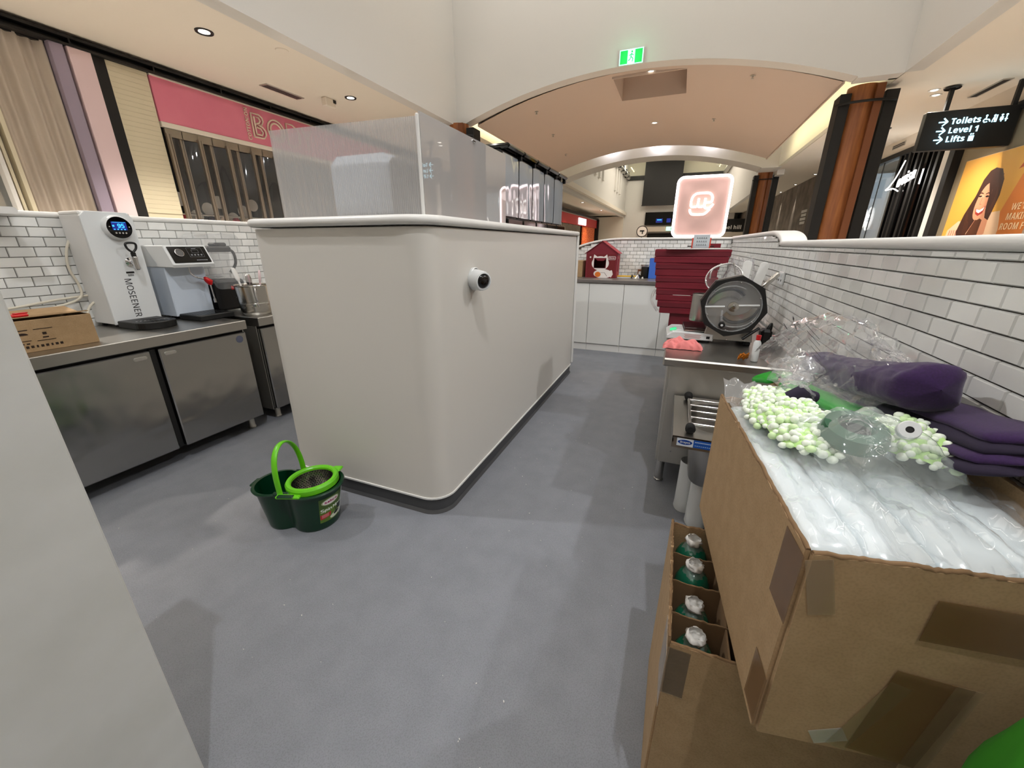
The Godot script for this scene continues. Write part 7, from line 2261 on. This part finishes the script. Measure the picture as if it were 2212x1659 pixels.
func mop_head(at: Vector3, r: Vector3, n: int, label: String, sd: int, turn := 0.0) -> void:
	var t := thing("chenille_mop", label, "mop", at, turn)
	var rg := RandomNumberGenerator.new(); rg.seed = sd
	var nz := FastNoiseLite.new(); nz.seed = sd; nz.frequency = 1.0
	var rim := func(a: float) -> float: return 1.0 + 0.22 * nz.get_noise_2d(cos(a) * 1.6, sin(a) * 1.6)
	var top := func(a: float, f: float) -> float: return r.y * sqrt(maxf(0.0, 1.0 - f * f)) * (0.85 + 0.45 * nz.get_noise_2d(cos(a) * f * 3.0 + 7.0, sin(a) * f * 3.0))
	var core := stn()
	agrid(core, 40, 12, func(u: float, v: float):
		var a := u * TAU
		var q: float = v * 0.96 * rim.call(a)
		return Vector3(cos(a) * r.x * q, top.call(a, v * 0.96) + 0.001 + 0.004 * sin(a * 34.0), sin(a) * r.z * q), true)
	part("strands", core, M.mop_green, t)
	var tufts := stn()
	var pale := stn()
	var blob := SphereMesh.new()
	blob.radius = 1.0; blob.height = 2.0; blob.radial_segments = 8; blob.rings = 4
	for k in n:
		# chenille ends in rough rings over the heap, thinner towards the parting
		var f := sqrt((k + 0.5) / n)
		var a := k * 2.39996
		var g: float = f * rim.call(a)
		var s := rg.randf_range(0.0055, 0.0088)
		var q := Vector3(cos(a) * r.x * g, top.call(a, f) + rg.randf_range(0.0, 0.004), sin(a) * r.z * g) + Vector3(rg.randf_range(-1, 1), 0, rg.randf_range(-1, 1)) * 0.003
		(pale if k % 4 == 0 else tufts).append_from(blob, 0, Transform3D(Basis(Vector3.UP, rg.randf() * TAU).scaled(Vector3(s * rg.randf_range(1.0, 1.4), s, s)), q))
	var o := MeshInstance3D.new()
	o.mesh = tufts.commit()
	place("chenille_tufts", o, M.mop_white, t, "", "stuff")
	o = MeshInstance3D.new()
	o.mesh = pale.commit()
	place("pale_tufts", o, M.mop_pale, t, "", "stuff")

# crumbs on the vinyl
func build_crumbs() -> void:
	var rg := RandomNumberGenerator.new(); rg.seed = 17
	var st := stn()
	for k in 90:
		var z := -0.55 - 3.6 * pow(rg.randf(), 1.4)
		var x := rg.randf_range(-2.6 if z > -1.3 else -0.9, -0.05)
		var s := rg.randf_range(0.0012, 0.0035)
		abox(st, Vector3.ZERO, Vector3(s * rg.randf_range(1.0, 2.2), s, s), s * 0.3, Transform3D(Basis(Vector3.UP, rg.randf() * TAU), Vector3(x, s * 0.5, z)))
	var o := part("floor_crumbs", st, M.white_paint)
	tag(o, "tiny white crumbs scattered over the grey floor", "crumbs")
	o.set_meta("kind", "stuff")

# ---------------------------------------------------------------- spin mop bucket
func lobes(s: float, grow := 0.0) -> PackedVector2Array:
	var p := PackedVector2Array()
	var cl := -0.10
	var cr := 0.092
	var rl := 0.116 + grow
	var rr := 0.138 + grow
	var x0 := cl - rl
	var x1 := cr + rr
	var N := 36
	var up := []
	for k in N + 1:
		var x := (x0 + x1) * 0.5 - (x1 - x0) * 0.5 * cos(PI * k / N)
		var a := sqrt(maxf(0.0, rl * rl - (x - cl) * (x - cl)))
		var b := sqrt(maxf(0.0, rr * rr - (x - cr) * (x - cr)))
		up.append(Vector2(x, pow(pow(a, 6.0) + pow(b, 6.0), 1.0 / 6.0)))
	for v in up: p.append(Vector2(v.x, -v.y) * s)
	for k in range(N - 1, 0, -1): p.append(Vector2(up[k].x, up[k].y) * s)
	return p

func loft(st: SurfaceTool, rings: Array) -> void:
	# rings: [PackedVector2Array, height]; runs from first to last, outward faces when going up the outside
	var n: int = rings[0][0].size()
	var grp := 1
	for l in rings.size() - 1:
		st.set_smooth_group(grp)
		grp += 1
		for i in n:
			var j := (i + 1) % n
			var a := Vector3(rings[l][0][i].x, rings[l][1], -rings[l][0][i].y)
			var b := Vector3(rings[l][0][j].x, rings[l][1], -rings[l][0][j].y)
			var c := Vector3(rings[l + 1][0][j].x, rings[l + 1][1], -rings[l + 1][0][j].y)
			var d := Vector3(rings[l + 1][0][i].x, rings[l + 1][1], -rings[l + 1][0][i].y)
			for v in [a, c, b, a, d, c]: st.add_vertex(v)

func build_bucket() -> void:
	var t := thing("spin_mop_bucket", "dark green spin mop bucket with lime handle and steel basket", "bucket", Vector3(-1.70, 0.0, -1.215), 0.36)
	var st := stn()
	loft(st, [[lobes(0.02), 0.001], [lobes(0.79), 0.001], [lobes(0.81), 0.012], [lobes(0.955), 0.215]])
	loft(st, [[lobes(0.955), 0.215], [lobes(1.0, 0.004), 0.217], [lobes(1.0, 0.007), 0.225], [lobes(1.0, 0.002), 0.232], [lobes(0.95), 0.230], [lobes(0.80), 0.03], [lobes(0.02), 0.025]])
	part("tub", st, M.bucket_green, t)
	# pouring lip at the left end, hinge blocks at the waist
	st = stn()
	abox(st, Vector3(-0.222, 0.224, 0), Vector3(0.024, 0.014, 0.07), 0.006)
	part("lip", st, M.bucket_green, t)
	for s in [-1.0, 1.0]: bx("hinge_block", Vector3(-0.022, 0.222, s * 0.104), Vector3(0.085, 0.032, 0.022), M.bucket_green, t, 0.006)
	# lime handle hoop
	var P := []
	for k in 25:
		var a := PI * k / 24.0
		var y := 0.215 + (0.0 if k == 0 or k == 24 else 0.24 * pow(sin(a), 0.62))
		P.append(Vector3(-0.022 - 0.02 * sin(a), y, 0.113 * cos(a)))
	st = stn(); atube(st, P, 0.0065, 10, true, 2.3, Vector3.RIGHT)
	part("handle", st, M.lime_plastic, t)
	# lime collar of the basket
	var c := Vector3(0.092, 0.0, 0.0)
	var tl := Transform3D(Basis(Vector3(0, 0, 1), 0.03), c)
	st = stn()
	alathe(st, [Vector2(0.118, 0.225), Vector2(0.127, 0.228), Vector2(0.127, 0.252), Vector2(0.120, 0.262), Vector2(0.106, 0.262), Vector2(0.100, 0.256), Vector2(0.098, 0.235)], 44, tl)
	part("basket_collar", st, M.lime_plastic, t)
	st = stn()
	abox(st, Vector3(0.03, 0.233, 0.132), Vector3(0.12, 0.016, 0.03), 0.005)
	abox(st, Vector3(0.17, 0.25, -0.10), Vector3(0.05, 0.012, 0.05), 0.005)
	part("collar_tab", st, M.lime_plastic, t)
	bx("release_bar", Vector3(0.02, 0.238, 0.138), Vector3(0.085, 0.014, 0.024), M.bucket_green, t, 0.006)
	# perforated steel basket
	st = stn()
	alathe(st, [Vector2(0.099, 0.246), Vector2(0.094, 0.20), Vector2(0.080, 0.15), Vector2(0.072, 0.142), Vector2(0, 0.142)], 44, tl, false, true)
	part("steel_basket", st, M.steel_bright, t)
	st = stn()
	for r in 8:
		var y := 0.238 - 0.0105 * r
		var rad := lerpf(0.098, 0.081, pow(r / 8.0, 1.2)) - 0.0006
		for k in 46:
			var a := TAU * (k + 0.5 * (r % 2)) / 46.0
			var n := Vector3(-cos(a), 0.2, -sin(a)).normalized()
			var u := Vector3(-sin(a), 0, cos(a))
			var v := n.cross(u)
			var o := tl * Vector3(cos(a) * rad, y, sin(a) * rad)
			for q in [[-1, -1, 1, -1, 1, 1], [-1, -1, 1, 1, -1, 1]]:
				for m in 3: st.add_vertex(o + (u * q[m * 2] + v * q[m * 2 + 1]) * 0.0026)
	part("perforations", st, M.black_plastic, t, "", "stuff")
	st = stn(); alathe(st, [Vector2(0.026, 0.142), Vector2(0.024, 0.168), Vector2(0.014, 0.185), Vector2(0.010, 0.20), Vector2(0, 0.201)], 20, tl)
	part("hub", st, M.black_plastic, t)
	# printed sticker wrapped round the right lobe
	var im := Image.create(256, 256, false, Image.FORMAT_RGB8)
	im.fill(Color(0.80, 0.83, 0.84))
	ipoly(im, PackedVector2Array([Vector2(0, 0), Vector2(190, 0), Vector2(170, 100), Vector2(150, 256), Vector2(0, 256)]), Color(0.27, 0.37, 0.13))
	ipoly(im, PackedVector2Array([Vector2(0, 110), Vector2(160, 110), Vector2(150, 256), Vector2(0, 256)]), Color(0.36, 0.48, 0.15))
	iell(im, Vector2(80, 48), Vector2(66, 36), Color(0.62, 0.66, 0.48))
	iell(im, Vector2(80, 48), Vector2(58, 29), Color(0.9, 0.88, 0.86))
	var mg := Color(0.62, 0.12, 0.36)
	var wr := func(str_: Array, off: Vector2, sc: float, w: float, col: Color) -> void:
		for s in str_:
			var q := []
			for i in range(0, s.size(), 2): q.append(off + Vector2(s[i], s[i + 1]) * sc)
			iline(im, q, w, col)
	# "sabco" and "Spin Mop" as strokes
	wr.call([[6, 4, 1, 4, 1, 7, 6, 8, 6, 11, 0, 11], [10, 5, 15, 5, 15, 11, 10, 11, 10, 8, 15, 8], [19, 0, 19, 11, 24, 11, 24, 5, 19, 5], [34, 5, 28, 5, 28, 11, 34, 11], [38, 5, 44, 5, 44, 11, 38, 11, 38, 5]], Vector2(36, 34), 2.0, 5.0, mg)
	wr.call([[7, 0, 1, 0, 0, 3, 1, 5, 6, 6, 7, 8, 6, 11, 0, 11], [10, 4, 10, 14], [10, 4, 15, 4, 15, 10, 10, 10], [19, 4, 19, 11], [19, 0, 19, 1], [22, 4, 22, 11], [22, 5, 27, 4, 28, 11], [33, 11, 33, 0, 37, 7, 41, 0, 41, 11], [44, 4, 50, 4, 50, 11, 44, 11, 44, 4], [53, 4, 53, 14], [53, 4, 58, 4, 58, 10, 53, 10]], Vector2(10, 112), 2.6, 6.0, Color(0.93, 0.94, 0.93))
	ipoly(im, PackedVector2Array([Vector2(2, 170), Vector2(78, 162), Vector2(74, 205), Vector2(4, 222)]), Color(0.74, 0.10, 0.18))
	for k in 3: iline(im, [Vector2(12, 178 + 12 * k), Vector2(60, 174 + 12 * k)], 4.0, Color(0.9, 0.75, 0.75))
	iell(im, Vector2(120, 218), Vector2(52, 26), Color(0.86, 0.87, 0.78), -0.3)
	iell(im, Vector2(124, 206), Vector2(26, 15), Color(0.03, 0.05, 0.05), -0.3)
	ipoly(im, PackedVector2Array([Vector2(128, 130), Vector2(178, 130), Vector2(170, 190), Vector2(126, 180)]), Color(0.05, 0.10, 0.07))
	iline(im, [Vector2(110, 150), Vector2(122, 200)], 6.0, Color(0.08, 0.1, 0.08))
	var sm := picmat("bucket_sticker", im, 0.35)
	st = stn()
	agrid(st, 16, 8, func(u: float, v: float):
		var a := lerpf(0.98, -0.62, u)
		var y := lerpf(0.192, 0.045, v)
		var s := lerpf(0.80, 0.955, (y - 0.012) / 0.203)
		return Vector3((0.092 + 0.1385 * cos(a)) * s + 0.0015, y, 0.1385 * sin(a) * s + 0.0006), true)
	part("sticker", st, sm, t)
